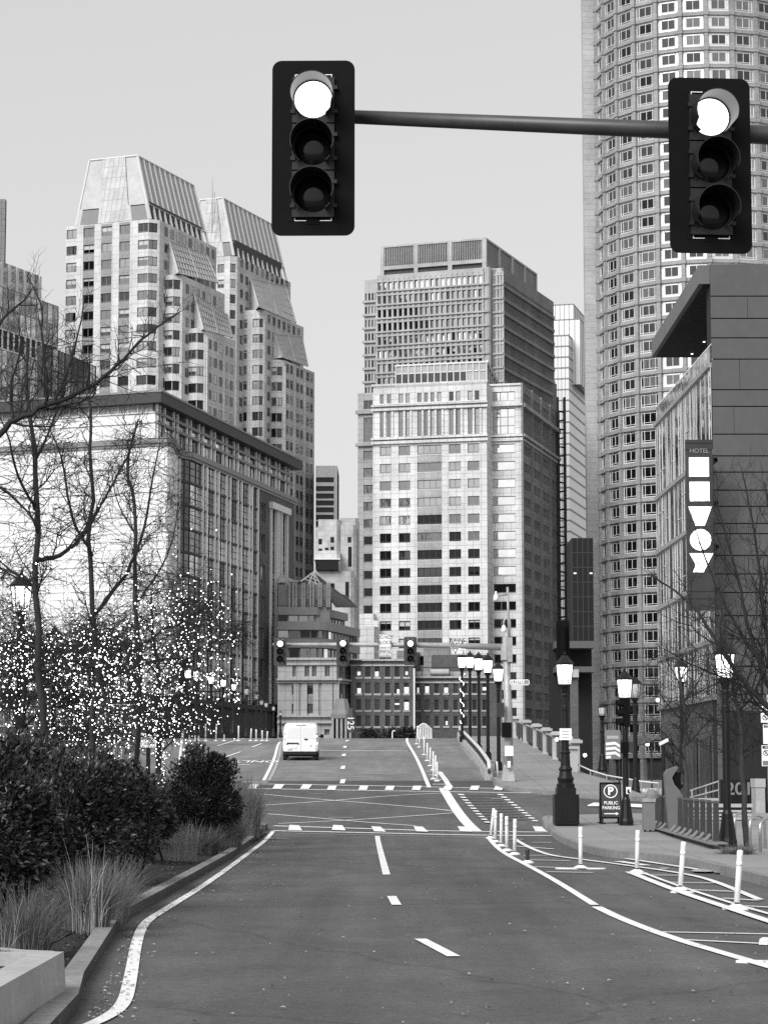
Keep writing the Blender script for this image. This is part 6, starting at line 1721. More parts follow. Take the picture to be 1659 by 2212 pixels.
lamp_post('street_lamp', 'lit lamp post with a black traffic light on it, right of the parking board', 1352, 1783, 1443)
lamp_post('street_lamp', 'tall lit lamp post beside the bicycle dock, in front of the dark hotel wall', 1571, 1830, 1380)
gl5 = 'lit lamps along the bridge parapet'
for u, vb, vt, lab in ((998, 1603, 1406, 'farthest lit lamp of the bridge parapet row, wrapped with a light string'), (1015.5, 1609, 1405, 'second farthest lit lamp of the bridge parapet row'), (1034.5, 1625, 1407, 'middle lit lamp of the bridge parapet row'), (1054, 1642, 1410, 'second nearest lit lamp of the bridge parapet row, left of the mast pole'), (1077, 1665, 1428, 'nearest and lowest lit lamp of the bridge parapet row, touching the mast pole')):
    lamp_post('street_lamp', lab, u, vb, vt, lit=True, dz=.28, group=gl5, simple=True)
lamp_post('street_lamp', 'unlit short lamp post on the plaza, left of the traffic light post', 1301, 1668, 1517, Y=104, lit=False)
lamp_post('street_lamp', 'unlit lamp post behind the traffic light post, right of it', 1373, 1724, 1457, Y=92, lit=False)
lamp_post('street_lamp', 'faintly lit lamp among the bare branches at the hotel front', 1474, 1700, 1420, Y=104, lit=True)
# left side
lamp_post('street_lamp', 'large lit lamp among the lit branches at the left edge', 40, 1700, 1232, Y=62, lit=True)
lamp_post('street_lamp', 'dark lamp behind the lit trees at left', 115, 1640, 1350, Y=90, lit=False)
lamp_post('street_lamp', 'dark lamp in the middle of the lit trees', 193, 1620, 1372, Y=112, lit=False)
for i, (u, vt) in enumerate(((405, 1436), (424, 1440), (456, 1452), (482, 1460), (505, 1470))):
    lamp_post('street_lamp', ['lit lamp, leftmost of the bridge row, half inside the lit tree', 'lit lamp, second from left of the bridge row on the left', 'lit lamp, middle of the bridge row on the left', 'lit lamp, fourth from left of the bridge row on the left', 'lit lamp, rightmost lit one of the bridge row on the left, by a white post'][i], u, 1586 + (505 - u) * .02, vt, Y=150 - i * 2 - (505 - u) * .1, lit=True, group='lit lamps on the left side of the bridge')
for i, (u, vt) in enumerate(((533, 1480), (554, 1492), (565, 1507), (575, 1513), (591, 1522), (606, 1535))):
    lamp_post('street_lamp', ['unlit', 'unlit second', 'unlit third', 'unlit fourth', 'unlit fifth', 'unlit last'][i] + ' small lamp from the left against the brick base of the glass block', u, 1592, vt, Y=205 + i * 5, lit=False, group='small unlit lamps by the brick base')
# light string round the farthest parapet lamp
g = G(998, 1603, .28); st = thing('string_lights', 'glowing light strip wound round the farthest bridge lamp', 'string lights', g)
mb = MB()
zt_ = zat(1455, g.y); n = 60
for i in range(n):
    if i % 2: continue
    f = i / n; a = f * 30; z = zt_ - f * 3.0; r = .11 + .05 * max(0, 1 - f * 5)
    p = Vector((g.x + r * math.cos(a), g.y + r * math.sin(a), z)); q = Vector((g.x + r * math.cos(a + .5), g.y + r * math.sin(a + .5), z - .05)); mb.tube([p, q], .018, 5)
o = mb.build('light_strip', M['bulb'], st)
# ---------------------------------------------------------------- flexible posts
def flex(label, ub, vb, ut, vt, group, base=True, dz=.02, lean=True, broken=False):
    g = G(ub, vb, dz); tp = P(ut, vt, g.y); h = tp - g
    t = thing('flex_post', label, 'flexible post', g, group); r = max(.035, .038)
    def B(mb, n, m, sm=False):
        o = bpy.data.objects.new(n, mb.mesh(n, m, Vector((0, 0, 0)), sm)); COL.objects.link(o); o.parent = t; WORLD[o] = g.copy(); return o
    d = h / h.length
    mb = MB(); mb.tube([d * .0, d * .07], r * .8, 10); B(mb, 'foot', M['rubber'])
    mb = MB(); L_ = h.length
    mb.tube([d * .065, d * (L_ * .5), d * (L_ * .86), d * (L_ - .02), d * L_], [r, r * 1.02, r * 1.05, r * 1.1, r * .8], 12); B(mb, 'tube', M['white_plastic'] if not broken else M['dark_metal'], True)
    if not broken:
        for f in (.72, .88):
            mb = MB(); mb.tube([d * (L_ * f), d * (L_ * f + .06)], r * 1.06, 12); B(mb, 'reflective_band', M['sign_white'], True)
    if base:
        mb = MB(); mb.lathe([(.13, -.015), (.13, .004), (.07, .035), (.04, .045)], 14); B(mb, 'base', M['white_plastic'])
    return t
gR = 'white flexible posts along the cycle lane'
for i, q in enumerate(((1059, 1810, 1066.5, 1746), (1069, 1818, 1070.5, 1750), (1082, 1827, 1082.5, 1757), (1094.5, 1837, 1094, 1763), (1111, 1845, 1112, 1769))):
    flex(['leaning', 'second', 'third', 'fourth', 'nearest'][i] + ' white flexible post from left in the cluster of five by the stop line', *q, gR)
flex('broken dark stump of a flexible post, right of the cluster of five', 1139, 1863, 1139, 1834, None, True, broken=True)
for q, lab in (((1253.5, 1874, 1253.5, 1786), 'white flexible post standing alone in the hatching before the near corner kerb'), ((1375, 1883, 1377, 1793), 'white flexible post at the tip of the double line'), ((1468, 1922, 1476, 1818), 'white flexible post leaning right, second from the right edge'), ((1590, 1960, 1598, 1836), 'largest white flexible post, nearest the right edge')):
    flex(lab, *q, gR)
# flat white separators under the two middle posts, and the torn strip at the right edge
for u, v, w_ in ((1254, 1876, .46), (1376, 1886, .17), (1474, 1927, .18), (1594, 1963, .2)):
    g = G(u, v, .015); mb = MB(); mb.prism([(g.x + w_ * math.cos(q), g.y + .13 * math.sin(q) - .04 * math.cos(q)) for q in [k * math.pi / 8 for k in range(16)]], g.z - .02, g.z + .012); o = mb.build('lane_separator', M['white_plastic']); tag(o, {1254: 'long flat white base under the lone flexible post', 1376: 'flat white base at the tip of the double line', 1474: 'flat white base under the leaning flexible post', 1594: 'flat white base under the largest flexible post'}[u], 'separator')
g = G(1630, 2078, .015); mb = MB()
mb.prism([(g.x - .17, g.y + .05), (g.x - .08, g.y - .01), (g.x + .06, g.y - .06), (g.x + .10, g.y - .03), (g.x + .25, g.y - .13), (g.x + .33, g.y - .10), (g.x + .22, g.y + .02), (g.x + .03, g.y + .07), (g.x - .09, g.y + .10)], g.z - .02, g.z + .014); tag(mb.build('lane_separator', M['white_plastic']), 'torn flat white separator on the lane line at the right edge', 'separator')
g = G(1652, 2040, .015); mb = MB(); mb.lathe([(.07, 0), (.06, .05), (.03, .07)], 9, g); mb.box(g.x, g.y - .02, g.z - .01, g.x + .3, g.y + .05, g.z + .03); tag(mb.build('lane_separator', M['white_plastic']), 'small white broken post foot at the right edge', 'separator')
gB = 'white flexible posts up the bridge'
for i, q in enumerate(((900, 1607, 1902 - 1000, 1568), (905.5, 1614, 907, 1575), (916, 1630, 916, 1592), (923, 1643, 923, 1605), (929, 1654, 929.5, 1615), (935, 1663, 936, 1623), (940, 1675, 941, 1632), (936, 1682, 936, 1641), (944, 1687, 944.5, 1646))):
    flex(['farthest', 'second farthest', 'third farthest', 'fourth', 'fifth', 'sixth', 'seventh', 'eighth', 'nearest'][i] + ' white flexible post in the line climbing the bridge' + (' from the far end' if 2 < i < 8 else ''), *q, gB)
flex('white flexible post beside the foot of the nearest parapet lamp', 1075, 1684, 1073, 1645, None)
gL = 'white flexible posts on the left bridge lanes'
for i, (u, vb, vt) in enumerate(((247, 1624, 1591), (264, 1624, 1592), (410, 1590, 1566), (422, 1590, 1564), (430, 1589, 1567), (445, 1589, 1564), (467, 1588, 1564), (485, 1588, 1563), (516, 1588, 1568), (542, 1588, 1574), (554, 1588, 1576), (567, 1588, 1578), (577, 1588, 1580))):
    g = P(u, vb, 150 if i > 1 else 112); g.z = H(g.x, g.y); tp = P(u + (1.5 if i % 3 == 0 else 0), vt, g.y)
    t = thing('flex_post', ['first', 'second', 'third', 'fourth', 'fifth', 'sixth', 'seventh', 'eighth', 'ninth', 'tenth', 'eleventh', 'twelfth', 'thirteenth'][i] + ' white flexible post from the left beyond the trees, on the left bridge lanes', 'flexible post', g, gL)
    mb = MB(); L_ = tp - g; o_ = Vector((0, 0, 0)); mb.tube([o_, L_ * .9, L_], [.045, .05, .055], 8)
    o = bpy.data.objects.new('tube', mb.mesh('tube', M['white_plastic'], Vector((0, 0, 0)), True)); COL.objects.link(o); o.parent = t
    mb = MB(); mb.lathe([(.14, 0), (.13, .03), (.05, .05)], 10); o = bpy.data.objects.new('base', mb.mesh('base', M['white_plastic'])); COL.objects.link(o); o.parent = t
# white slatted barrier at the crest
c = G(918, 1591, 0); Yb = 158; t = thing('barrier', 'white arched slatted barrier standing at the crest of the bridge', 'barrier', P(917, 1589, Yb))
xa, xb = P(903, 1580, Yb).x, P(932, 1580, Yb).x; zb_ = H(c.x, Yb) + .12
for i in range(9):
    f = i / 8; x = xa + (xb - xa) * f; hh = .55 + .32 * math.sin(math.pi * min(1, f * 1.05 + .05)) ; mb = MB(); mb.box(x - .03, Yb - .03 + f * .3, zb_ - .2, x + .03, Yb + .03 + f * .3, zb_ + hh); mb.build('slat', M['white_plastic'], t)
mb = MB(); mb.tube([(xa + (xb - xa) * f, Yb + f * .3, zb_ + .55 + .32 * math.sin(math.pi * min(1, f * 1.05 + .05))) for f in lst(0, 1, 12)], .05, 6); mb.build('top_rail', M['white_plastic'], t)
mb = MB(); mb.box(xa - .1, Yb - .08, zb_ - .2, xb + .1, Yb + .4, zb_ - .1); mb.build('bottom_rail', M['white_plastic'], t)
# small white hooked pipe at the crest
t = thing('hooked_pipe', 'small white hooked pipe sticking up at the bridge crest', 'pipe', P(848, 1590, 163)); p0 = P(847.5, 1590, 163)
mb = MB(); mb.tube([p0 - Vector((0, 0, .5)), p0 + Vector((0, 0, .25)), p0 + Vector((.05, 0, .36)), p0 + Vector((.15, 0, .38)), p0 + Vector((.18, 0, .3))], .04, 6); mb.build('pipe', M['white_plastic'], t)
# ---------------------------------------------------------------- bridge parapet with handrail (left edge of the bridge pavement)
pp = thing('parapet', 'low concrete parapet with pale curved handrail dividing bridge roadway and pavement', 'parapet', G(1050, 1680))
pl_ = [G(u, v).xy for u, v in ((1056, 1686), (1048, 1671), (1036, 1652), (1022, 1634), (1008, 1617), (994, 1602), (985, 1592))]
pl_ = [(p.x, p.y) for p in pl_]
mb = MB(); sweep(mb, resample(pl_, 2), [(-.18, -.1), (-.16, .42), (.16, .42), (.18, -.1)]); mb.build('wall', M['concrete'], pp)
mb = MB(); rs = resample(pl_, 2.2)
hr = [Vector((x, y, H(x, y) + .78 - .0 * i)) for i, (x, y) in enumerate(rs)]
hr = [hr[0] - Vector((0, .6, .28))] + hr
mb.tube(hr, .085, 8); mb.build('handrail', M['rail_pale'], pp, True)
for i, (x, y) in enumerate(rs):
    z = H(x, y); mb = MB(); mb.box(x - .05, y - .05, z + .3, x + .05, y + .05, z + .76); mb.build('baluster_post', M['dark_metal'], pp)
# ---------------------------------------------------------------- right-hand railing with stone posts
rl = thing('railing', 'dark panel railing with pale stone posts along the right side of the bridge pavement', 'railing', (8.5, 104, H(8.4, 104)))
ys = [104.5, 110, 116.5, 124, 132.5, 142, 153]
def rx(y): return P(1242, 1640, 104.5).x + (8.55 - P(1242, 1640, 104.5).x) * min(1, (y - 104.5) / 30)
for y in ys:
    x = rx(y); z = H(8.2, y) + .15; mb = MB(); mb.box(x - .19, y - .19, z - .3, x + .19, y + .19, z + 1.18); mb.build('stone_post', M['conc_rib'], rl)
    mb = MB(); mb.box(x - .30, y - .42, z + 1.18, x + .30, y + .42, z + 1.32); mb.box(x - .2, y - .3, z + 1.32, x + .2, y + .3, z + 1.37); mb.build('stone_cap', M['conc_rib'], rl)
for ya, yb in zip(ys, ys[1:]):
    mb = MB(); n = 3
    for i in range(n):
        y0_, y1_ = ya + .25 + (yb - ya - .5) * i / n, ya + .25 + (yb - ya - .5) * (i + 1) / n
        xa, xb = rx(y0_), rx(y1_); za, zb_ = H(8.2, y0_) + .15, H(8.2, y1_) + .15
        mb.hexa([(xa - .02, y0_ + .05, za + .12), (xa + .02, y0_ + .05, za + .12), (xb + .02, y1_ - .05, zb_ + .12), (xb - .02, y1_ - .05, zb_ + .12)], [(xa - .02, y0_ + .05, za + .98), (xa + .02, y0_ + .05, za + .98), (xb + .02, y1_ - .05, zb_ + .98), (xb - .02, y1_ - .05, zb_ + .98)])
        mb.box(xa - .05, y0_ - .04, za - .1, xa + .05, y0_ + .04, za + 1.05)
    mb.build('metal_panel', M['dark_metal'], rl)
    mb = MB(); mb.tube([(rx(ya), ya + .2, H(8.2, ya) + 1.2), (rx(yb), yb - .2, H(8.2, yb) + 1.2)], .055, 6); mb.build('top_rail', M['galv'], rl)
# curved ramp handrail from the railing end down to the plaza
hr = thing('handrail', 'pale curved double pipe handrail sweeping down to the plaza behind the parking board', 'handrail', P(1300, 1700, 100))
path = [(1244, 1650, 1679), (1275, 1664, 1695), (1310, 1675, 1706), (1350, 1682, 1714), (1385, 1688, 1719), (1422, 1692, 1722)]
yy = [103, 101.5, 100, 98.5, 97.5, 97]
for vi in (1, 2):
    mb = MB(); P3 = [P(q[0], q[vi], y) for q, y in zip(path, yy)]
    mb.tube(P3, .035, 8); mb.build('rail', M['rail_pale'], hr, True)
for q, y in list(zip(path, yy))[::1]:
    mb = MB(); a, b = P(q[0], q[1], y), P(q[0], q[2] + 25, y); mb.tube([b, a], .03, 6); mb.build('post', M['galv'], hr)
# ================================================================ vehicle, boards, cycle dock, plaza
def new(t, mb, n, m, sm=False, par=None):
    o = bpy.data.objects.new(n, mb.mesh(n, m, Vector((0, 0, 0)), sm)); COL.objects.link(o); o.parent = par or t; WORLD[o] = WORLD[t].copy(); return o
def van():
    g = G(650, 1643, 0); t = thing('van', 'white panel van seen from behind, driving away over the bridge', 'van', g, None, R(1.6))
    t.rotation_euler.x = math.atan(.045)
    def ring(y, w, zb, zt, tum, n=7):
        """rounded section, half width w at the waist, narrowing to the roof"""
        pts = []
        half = [(w * .86, zb), (w * .97, zb + .06), (w, zb + .30), (w * .995, .95), (w * .97, 1.18), (w * (.97 - tum * .55), zt - .22), (w * (.93 - tum), zt - .07), (w * (.80 - tum), zt - .01), (0, zt)]
        return [(x, y, z) for x, z in half] + [(-x, y, z) for x, z in half[-2::-1]]
    secs = [ring(.03, .80, .42, 1.70, .05), ring(0.05, .86, .36, 1.76, .05), ring(.16, .905, .33, 1.81, .05), ring(.6, .915, .30, 1.845, .05), ring(2.2, .915, .30, 1.85, .05), ring(3.0, .91, .30, 1.80, .06), ring(3.5, .90, .30, 1.40, .16), ring(4.2, .86, .32, 1.05, .1), ring(4.4, .74, .40, .85, .05)]
    mb = MB(); ids = [mb.vert(*s) for s in secs]; n = len(ids[0])
    for a, b in zip(ids, ids[1:]):
        for k in range(n): mb.face((a[k], a[(k + 1) % n], b[(k + 1) % n], b[k])[::-1])
    mb.face(ids[0]); mb.face(ids[-1][::-1]); new(t, mb, 'body', M['white_paint'], True)
    # rear doors as two panels with a seam and blank window pressings
    for sgn in (-1, 1):
        mb = MB(); x0, x1 = (.012, .735)
        def pl(pts, y0, y1): mb.hexa([(sgn * x, y0, z) for x, z in pts], [(sgn * x, y1, z) for x, z in pts])
        pl([(x0, .46), (x1, .46), (.78, .95), (.745, 1.25), (.66, 1.70), (x0, 1.73)], .03, -.005)
        d = new(t, mb, 'rear_door', M['white_paint'])
        mb = MB(); pl([(.07, 1.12), (.69, 1.12), (.60, 1.62), (.07, 1.65)], -.004, -.013); new(t, mb, 'window_pressing', M['van_panel'], False, d)
    mb = MB(); mb.box(-.70, -.03, .835, -.12, -.006, .90); mb.box(-.72, -.028, .80, -.66, -.006, .86); mb.box(-.16, -.028, .80, -.10, -.006, .86); new(t, mb, 'door_handle', M['rubber'])
    mb = MB(); mb.lathe([(.10, -.005), (.10, .005)], 18); o = new(t, mb, 'emblem', M['dark_metal']); o.rotation_euler.x = math.pi / 2; o.scale = (1, .42, 1); o.location = (.26, -.015, 1.06)
    mb = MB(); mb.box(.46, -.016, .715, .56, -.006, .745); new(t, mb, 'badge', M['dark_metal'])
    mb = MB(); mb.box(-.58, -.02, .60, -.2, -.007, .72); new(t, mb, 'number_plate', M['van_panel'])
    mb = MB(); mb.box(-.66, -.012, .52, -.42, -.006, .56); new(t, mb, 'badge', M['plate_mid'])
    for sgn in (-1, 1):
        mb = MB(); mb.hexa([(sgn * .79, -.004, .80), (sgn * .89, .10, .80), (sgn * .89, .16, .80), (sgn * .79, .05, .80)], [(sgn * .76, -.004, 1.38), (sgn * .865, .10, 1.38), (sgn * .865, .16, 1.38), (sgn * .76, .05, 1.38)]); c = new(t, mb, 'tail_light', M['tail_glass'])
        for z in (.86, 1.22):
            mb = MB(); q = .815 if z < 1 else .80
            mb.lathe([(.055, -.01), (.045, .012)], 12); o = new(t, mb, 'lit_bulb', M['lens_soft'], False, c); o.rotation_euler = (math.pi / 2, 0, sgn * R(25)); o.location = (sgn * q, .005, z)
        mb = MB(); mb.tube([(sgn * .90, 3.0, 1.12), (sgn * 1.0, 2.98, 1.12)], .03, 6); mb.hexa([(sgn * .98, 2.9, 1.04), (sgn * 1.16, 2.92, 1.05), (sgn * 1.16, 3.03, 1.05), (sgn * .98, 3.05, 1.04)], [(sgn * .98, 2.9, 1.24), (sgn * 1.15, 2.92, 1.22), (sgn * 1.15, 3.03, 1.22), (sgn * .98, 3.05, 1.24)]); new(t, mb, 'wing_mirror', M['rubber'])
        mb = MB(); mb.hexa([(sgn * .917, 2.1, 1.1), (sgn * .915, 3.15, 1.1), (sgn * .9, 3.15, 1.1), (sgn * .9, 2.1, 1.1)], [(sgn * .88, 2.1, 1.62), (sgn * .86, 2.95, 1.62), (sgn * .84, 2.95, 1.62), (sgn * .86, 2.1, 1.62)]); new(t, mb, 'side_window', M['g_black'])
        for y in (.75, 3.55):
            mb = MB(); N = 22
            pr = [(.10, .0), (.20, -.01), (.21, .0), (.30, .0), (.325, .03), (.325, .17), (.30, .2)]
            mb.lathe([(r, z) for r, z in pr], N); w = new(t, mb, 'wheel', M['rubber']); w.rotation_euler = (0, sgn * math.pi / 2, 0); w.location = (sgn * .90, y, .325); w.scale = (1, 1, -1)
            mb = MB(); mb.lathe([(.19, -.004), (.17, .01), (.05, .02)], 16); o = new(t, mb, 'hub', M['grey_metal'], False, w); o.scale = (1, 1, -1)
        mb = MB(); mb.box(min(sgn * .60, sgn * .9), .1, .1, max(sgn * .60, sgn * .9), .2, .36); new(t, mb, 'mud_flap', M['rubber'])
    mb = MB(); mb.prism([(-.88, .02), (-.80, -.07), (.80, -.07), (.88, .02), (.9, .4), (-.9, .4)], .30, .46); new(t, mb, 'bumper', M['rubber'])
    mb = MB(); mb.box(-.7, .3, .2, .7, 4, .34); new(t, mb, 'underbody', M['rubber'])
    mb = MB(); mb.box(-.25, .02, 1.765, .25, .06, 1.79); new(t, mb, 'brake_light', M['plate_mid'])
mat('van_panel', .72, .4); mat('tail_glass', .45, .15, spec=.6); mat('lens_soft', .9, .3, emit=1.5)
van()
# ---------------------------------------------------------------- parking board
def board():
    g = G(1318, 1779, .15); Y = g.y; t = thing('parking_board', 'black A-frame board reading PUBLIC PARKING with arrow, beside the lamp posts', 'sign board', g)
    s = FPX / Y; wv = 22.5 / s; z1 = zat(1690, Y) - g.z; z0 = zat(1768, Y) - g.z
    tilt = .16
    for sg in (-1, 1):
        mb = MB(); mb.hexa([(-wv, sg * .30 - .02, z0), (wv, sg * .30 - .02, z0), (wv, sg * .30 + .02, z0), (-wv, sg * .30 + .02, z0)], [(-wv, sg * .04 - .02, z1), (wv, sg * .04 - .02, z1), (wv, sg * .04 + .02, z1), (-wv, sg * .04 + .02, z1)]); new(t, mb, 'panel', M['board_face'])
        for sx in (-1, 1):
            mb = MB(); x = sx * wv * .86; mb.hexa([(x - .03, sg * .33 - .03, 0), (x + .03, sg * .33 - .03, 0), (x + .03, sg * .33 + .03, 0), (x - .03, sg * .33 + .03, 0)], [(x - .03, sg * .30 - .02, z0), (x + .03, sg * .30 - .02, z0), (x + .03, sg * .30 + .02, z0), (x - .03, sg * .30 + .02, z0)]); mb.box(x - .09, sg * .33 - .05, 0, x + .09, sg * .33 + .05, .035); new(t, mb, 'foot', M['black_metal'])
    ang = math.atan2(.26, z1 - z0); q = (math.pi / 2 - ang, 0, 0)
    def at(fx, fz): z = z0 + (z1 - z0) * fz; return Vector((fx * wv, -.30 + .26 * fz - .026, z))
    # frame
    mb = MB(); e = .06
    def bar(x0, f0, x1, f1):
        a, b, c, d = at(x0, f0), at(x1, f0), at(x1, f1), at(x0, f1); o = Vector((0, -.02, 0)); mb.hexa([a, b, b + Vector((0, .02, 0)), a + Vector((0, .02, 0))], [d, c, c + Vector((0, .02, 0)), d + Vector((0, .02, 0))])
    bar(-1, 0, 1, .05); bar(-1, .95, 1, 1); bar(-1, .05, -.9, .95); bar(.9, .05, 1, .95); new(t, mb, 'frame', M['matt_black'])
    # circled P
    mb = MB(); c = at(0, .755); ux = Vector((1, 0, 0)); uz = (at(0, 1) - at(0, 0)).normalized(); nn = ux.cross(uz)
    Rr, rr_ = wv * .66, wv * .57; N = 40; off = -nn * -.004
    P_ = lambda r, a: c + ux * r * math.cos(a) + uz * r * math.sin(a) + Vector((0, -.004, 0))
    for k in range(N): a, b = 2 * math.pi * k / N, 2 * math.pi * (k + 1) / N; mb.quad(P_(rr_, a), P_(Rr, a), P_(Rr, b), P_(rr_, b))
    new(t, mb, 'circle', M['sign_white'])
    def tx(st, sz, fz, sx, bold): o = text('lettering', st, sz, M['sign_white'], t, WORLD[t] + at(0, fz) + Vector((0, -.006, 0)), q, sx, .002, 'CENTER', bold)
    tx('P', wv * 1.05, .755, 1.0, .012); tx('PUBLIC', wv * .44, .43, .95, .0015); tx('PARKING', wv * .44, .295, .92, .0015)
    mb = MB(); o_ = Vector((0, -.006, 0))
    mb.quad(at(-.68, .125) + o_, at(.45, .125) + o_, at(.45, .15) + o_, at(-.68, .15) + o_); mb.poly([at(.42, .095) + o_, at(.72, .137) + o_, at(.42, .18) + o_]); new(t, mb, 'arrow', M['sign_white'])
mat('board_face', .03, .4, spec=.4)
board()
# ---------------------------------------------------------------- traffic light on the second lamp post (facing left), seen from the side
def side_signal(name, label, u, v, Y, k, rz):
    return signal_head(name, label, P(u, v, Y), k, rz)
lp2 = G(1352, 1783, .15)
h_ = signal_head('traffic_light', 'black traffic light facing left on the second lamp post, its visors in profile', P(1347, 1540, lp2.y - .02), 66 / FPX * lp2.y / 1.16, R(-84))
for o in list(h_.children):
    if o.name.startswith('backplate'): bpy.data.objects.remove(o)
    elif o.data.materials[0] == M['lens_on']: o.data.materials[0] = M['lens_off']
for o in h_.children: 
    if o.name.startswith('visor') or o.name.startswith('housing'): o.data.materials[0] = M['matt_black']
t = thing('walk_signal', 'black pedestrian signal box on the second lamp post below the traffic light', 'pedestrian signal', P(1352, 1628, lp2.y - .1))
a, b = P(1339, 1628, lp2.y), P(1364, 1603, lp2.y)
mb = MB(); mb.box(a.x, lp2.y - .32, a.z, b.x - .13, lp2.y - .14, b.z); mb.build('housing', M['matt_black'], t)
mb = MB(); mb.box(b.x - .12, lp2.y - .28, a.z + .03, b.x + .02, lp2.y - .12, b.z + .01); mb.build('side_housing', M['dark_metal'], t)
a, b = P(1350.5, 1715, lp2.y), P(1360.5, 1700, lp2.y)
t = thing('button_plate', 'small white crossing button plate on the second lamp post', 'push button', (a.x, lp2.y - .16, a.z)); mb = MB(); mb.box(a.x, lp2.y - .2, a.z, b.x, lp2.y - .16, b.z); mb.build('plate', M['sign_white'], t)
mb = MB(); mb.box(a.x + .03, lp2.y - .205, a.z + .03, a.x + .09, lp2.y - .2, a.z + .13); mb.build('symbol', M['ink'], t); mb = MB(); mb.box(a.x + .06, lp2.y - .23, a.z + .02, a.x + .11, lp2.y - .2, a.z + .06); mb.build('button', M['black_metal'], t)
# signal seen from behind above the first lamp
h2 = signal_head('traffic_light', 'black traffic light seen from behind, high above the first lit lamp', P(1215.5, 1390, 86), 100 / FPX * 86 / 1.32, R(180))
for o in h2.children:
    if o.data.materials[0] == M['lens_on']: o.data.materials[0] = M['lens_off']
    if not o.name.startswith('lens'): o.data.materials[0] = M['matt_black']
h2.scale = (.62, 1, 1)
mb = MB(); q = P(1215.5, 1390, 86); base = Vector((q.x, 86.3, .3)); mb.tube([base, Vector((q.x, 86.3, q.z + .4))], .07, 10); t = thing('signal_pole', 'thin dark signal pole hidden behind the first lamp post', 'pole', base); mb.build('pole', M['black_metal'], t)
mb = MB(); mb.lathe([(.2, 0), (.18, .1), (.08, .3)], 10, base); mb.build('base', M['black_metal'], t)
# ---------------------------------------------------------------- brown pier with a pale cabinet
t = thing('brick_pier', 'brown brick pier with a pale box on top, right of the first lamp', 'pier', P(1241, 1600, 112))
a, b = P(1233, 1620, 112), P(1247, 1463, 112); mb = MB(); mb.box(a.x, 112, .2, b.x, 112.4, b.z); mb.build('shaft', M['brick'], t)
a, b = P(1230, 1463, 111.8), P(1249.5, 1446, 111.8); mb = MB(); mb.box(a.x, 111.8, a.z, b.x, 112.5, b.z); mb.build('box', M['conc_rib'], t)
t = thing('stone_post', 'pale square stone gate post on the plaza beside the ramp handrail', 'gate post', P(1238, 1670, 102)); a, b = P(1226, 1690, 102.6), P(1250, 1612, 102.6)
mb = MB(); mb.box(a.x + .03, 102.6, H(8.3, 102) - .3, b.x - .06, 103.1, b.z - .12); mb.build('shaft', M['conc_rib'], t); mb = MB(); mb.box(a.x - .05, 102.5, b.z - .12, b.x + .02, 103.2, b.z); mb.build('cap', M['conc_rib'], t)
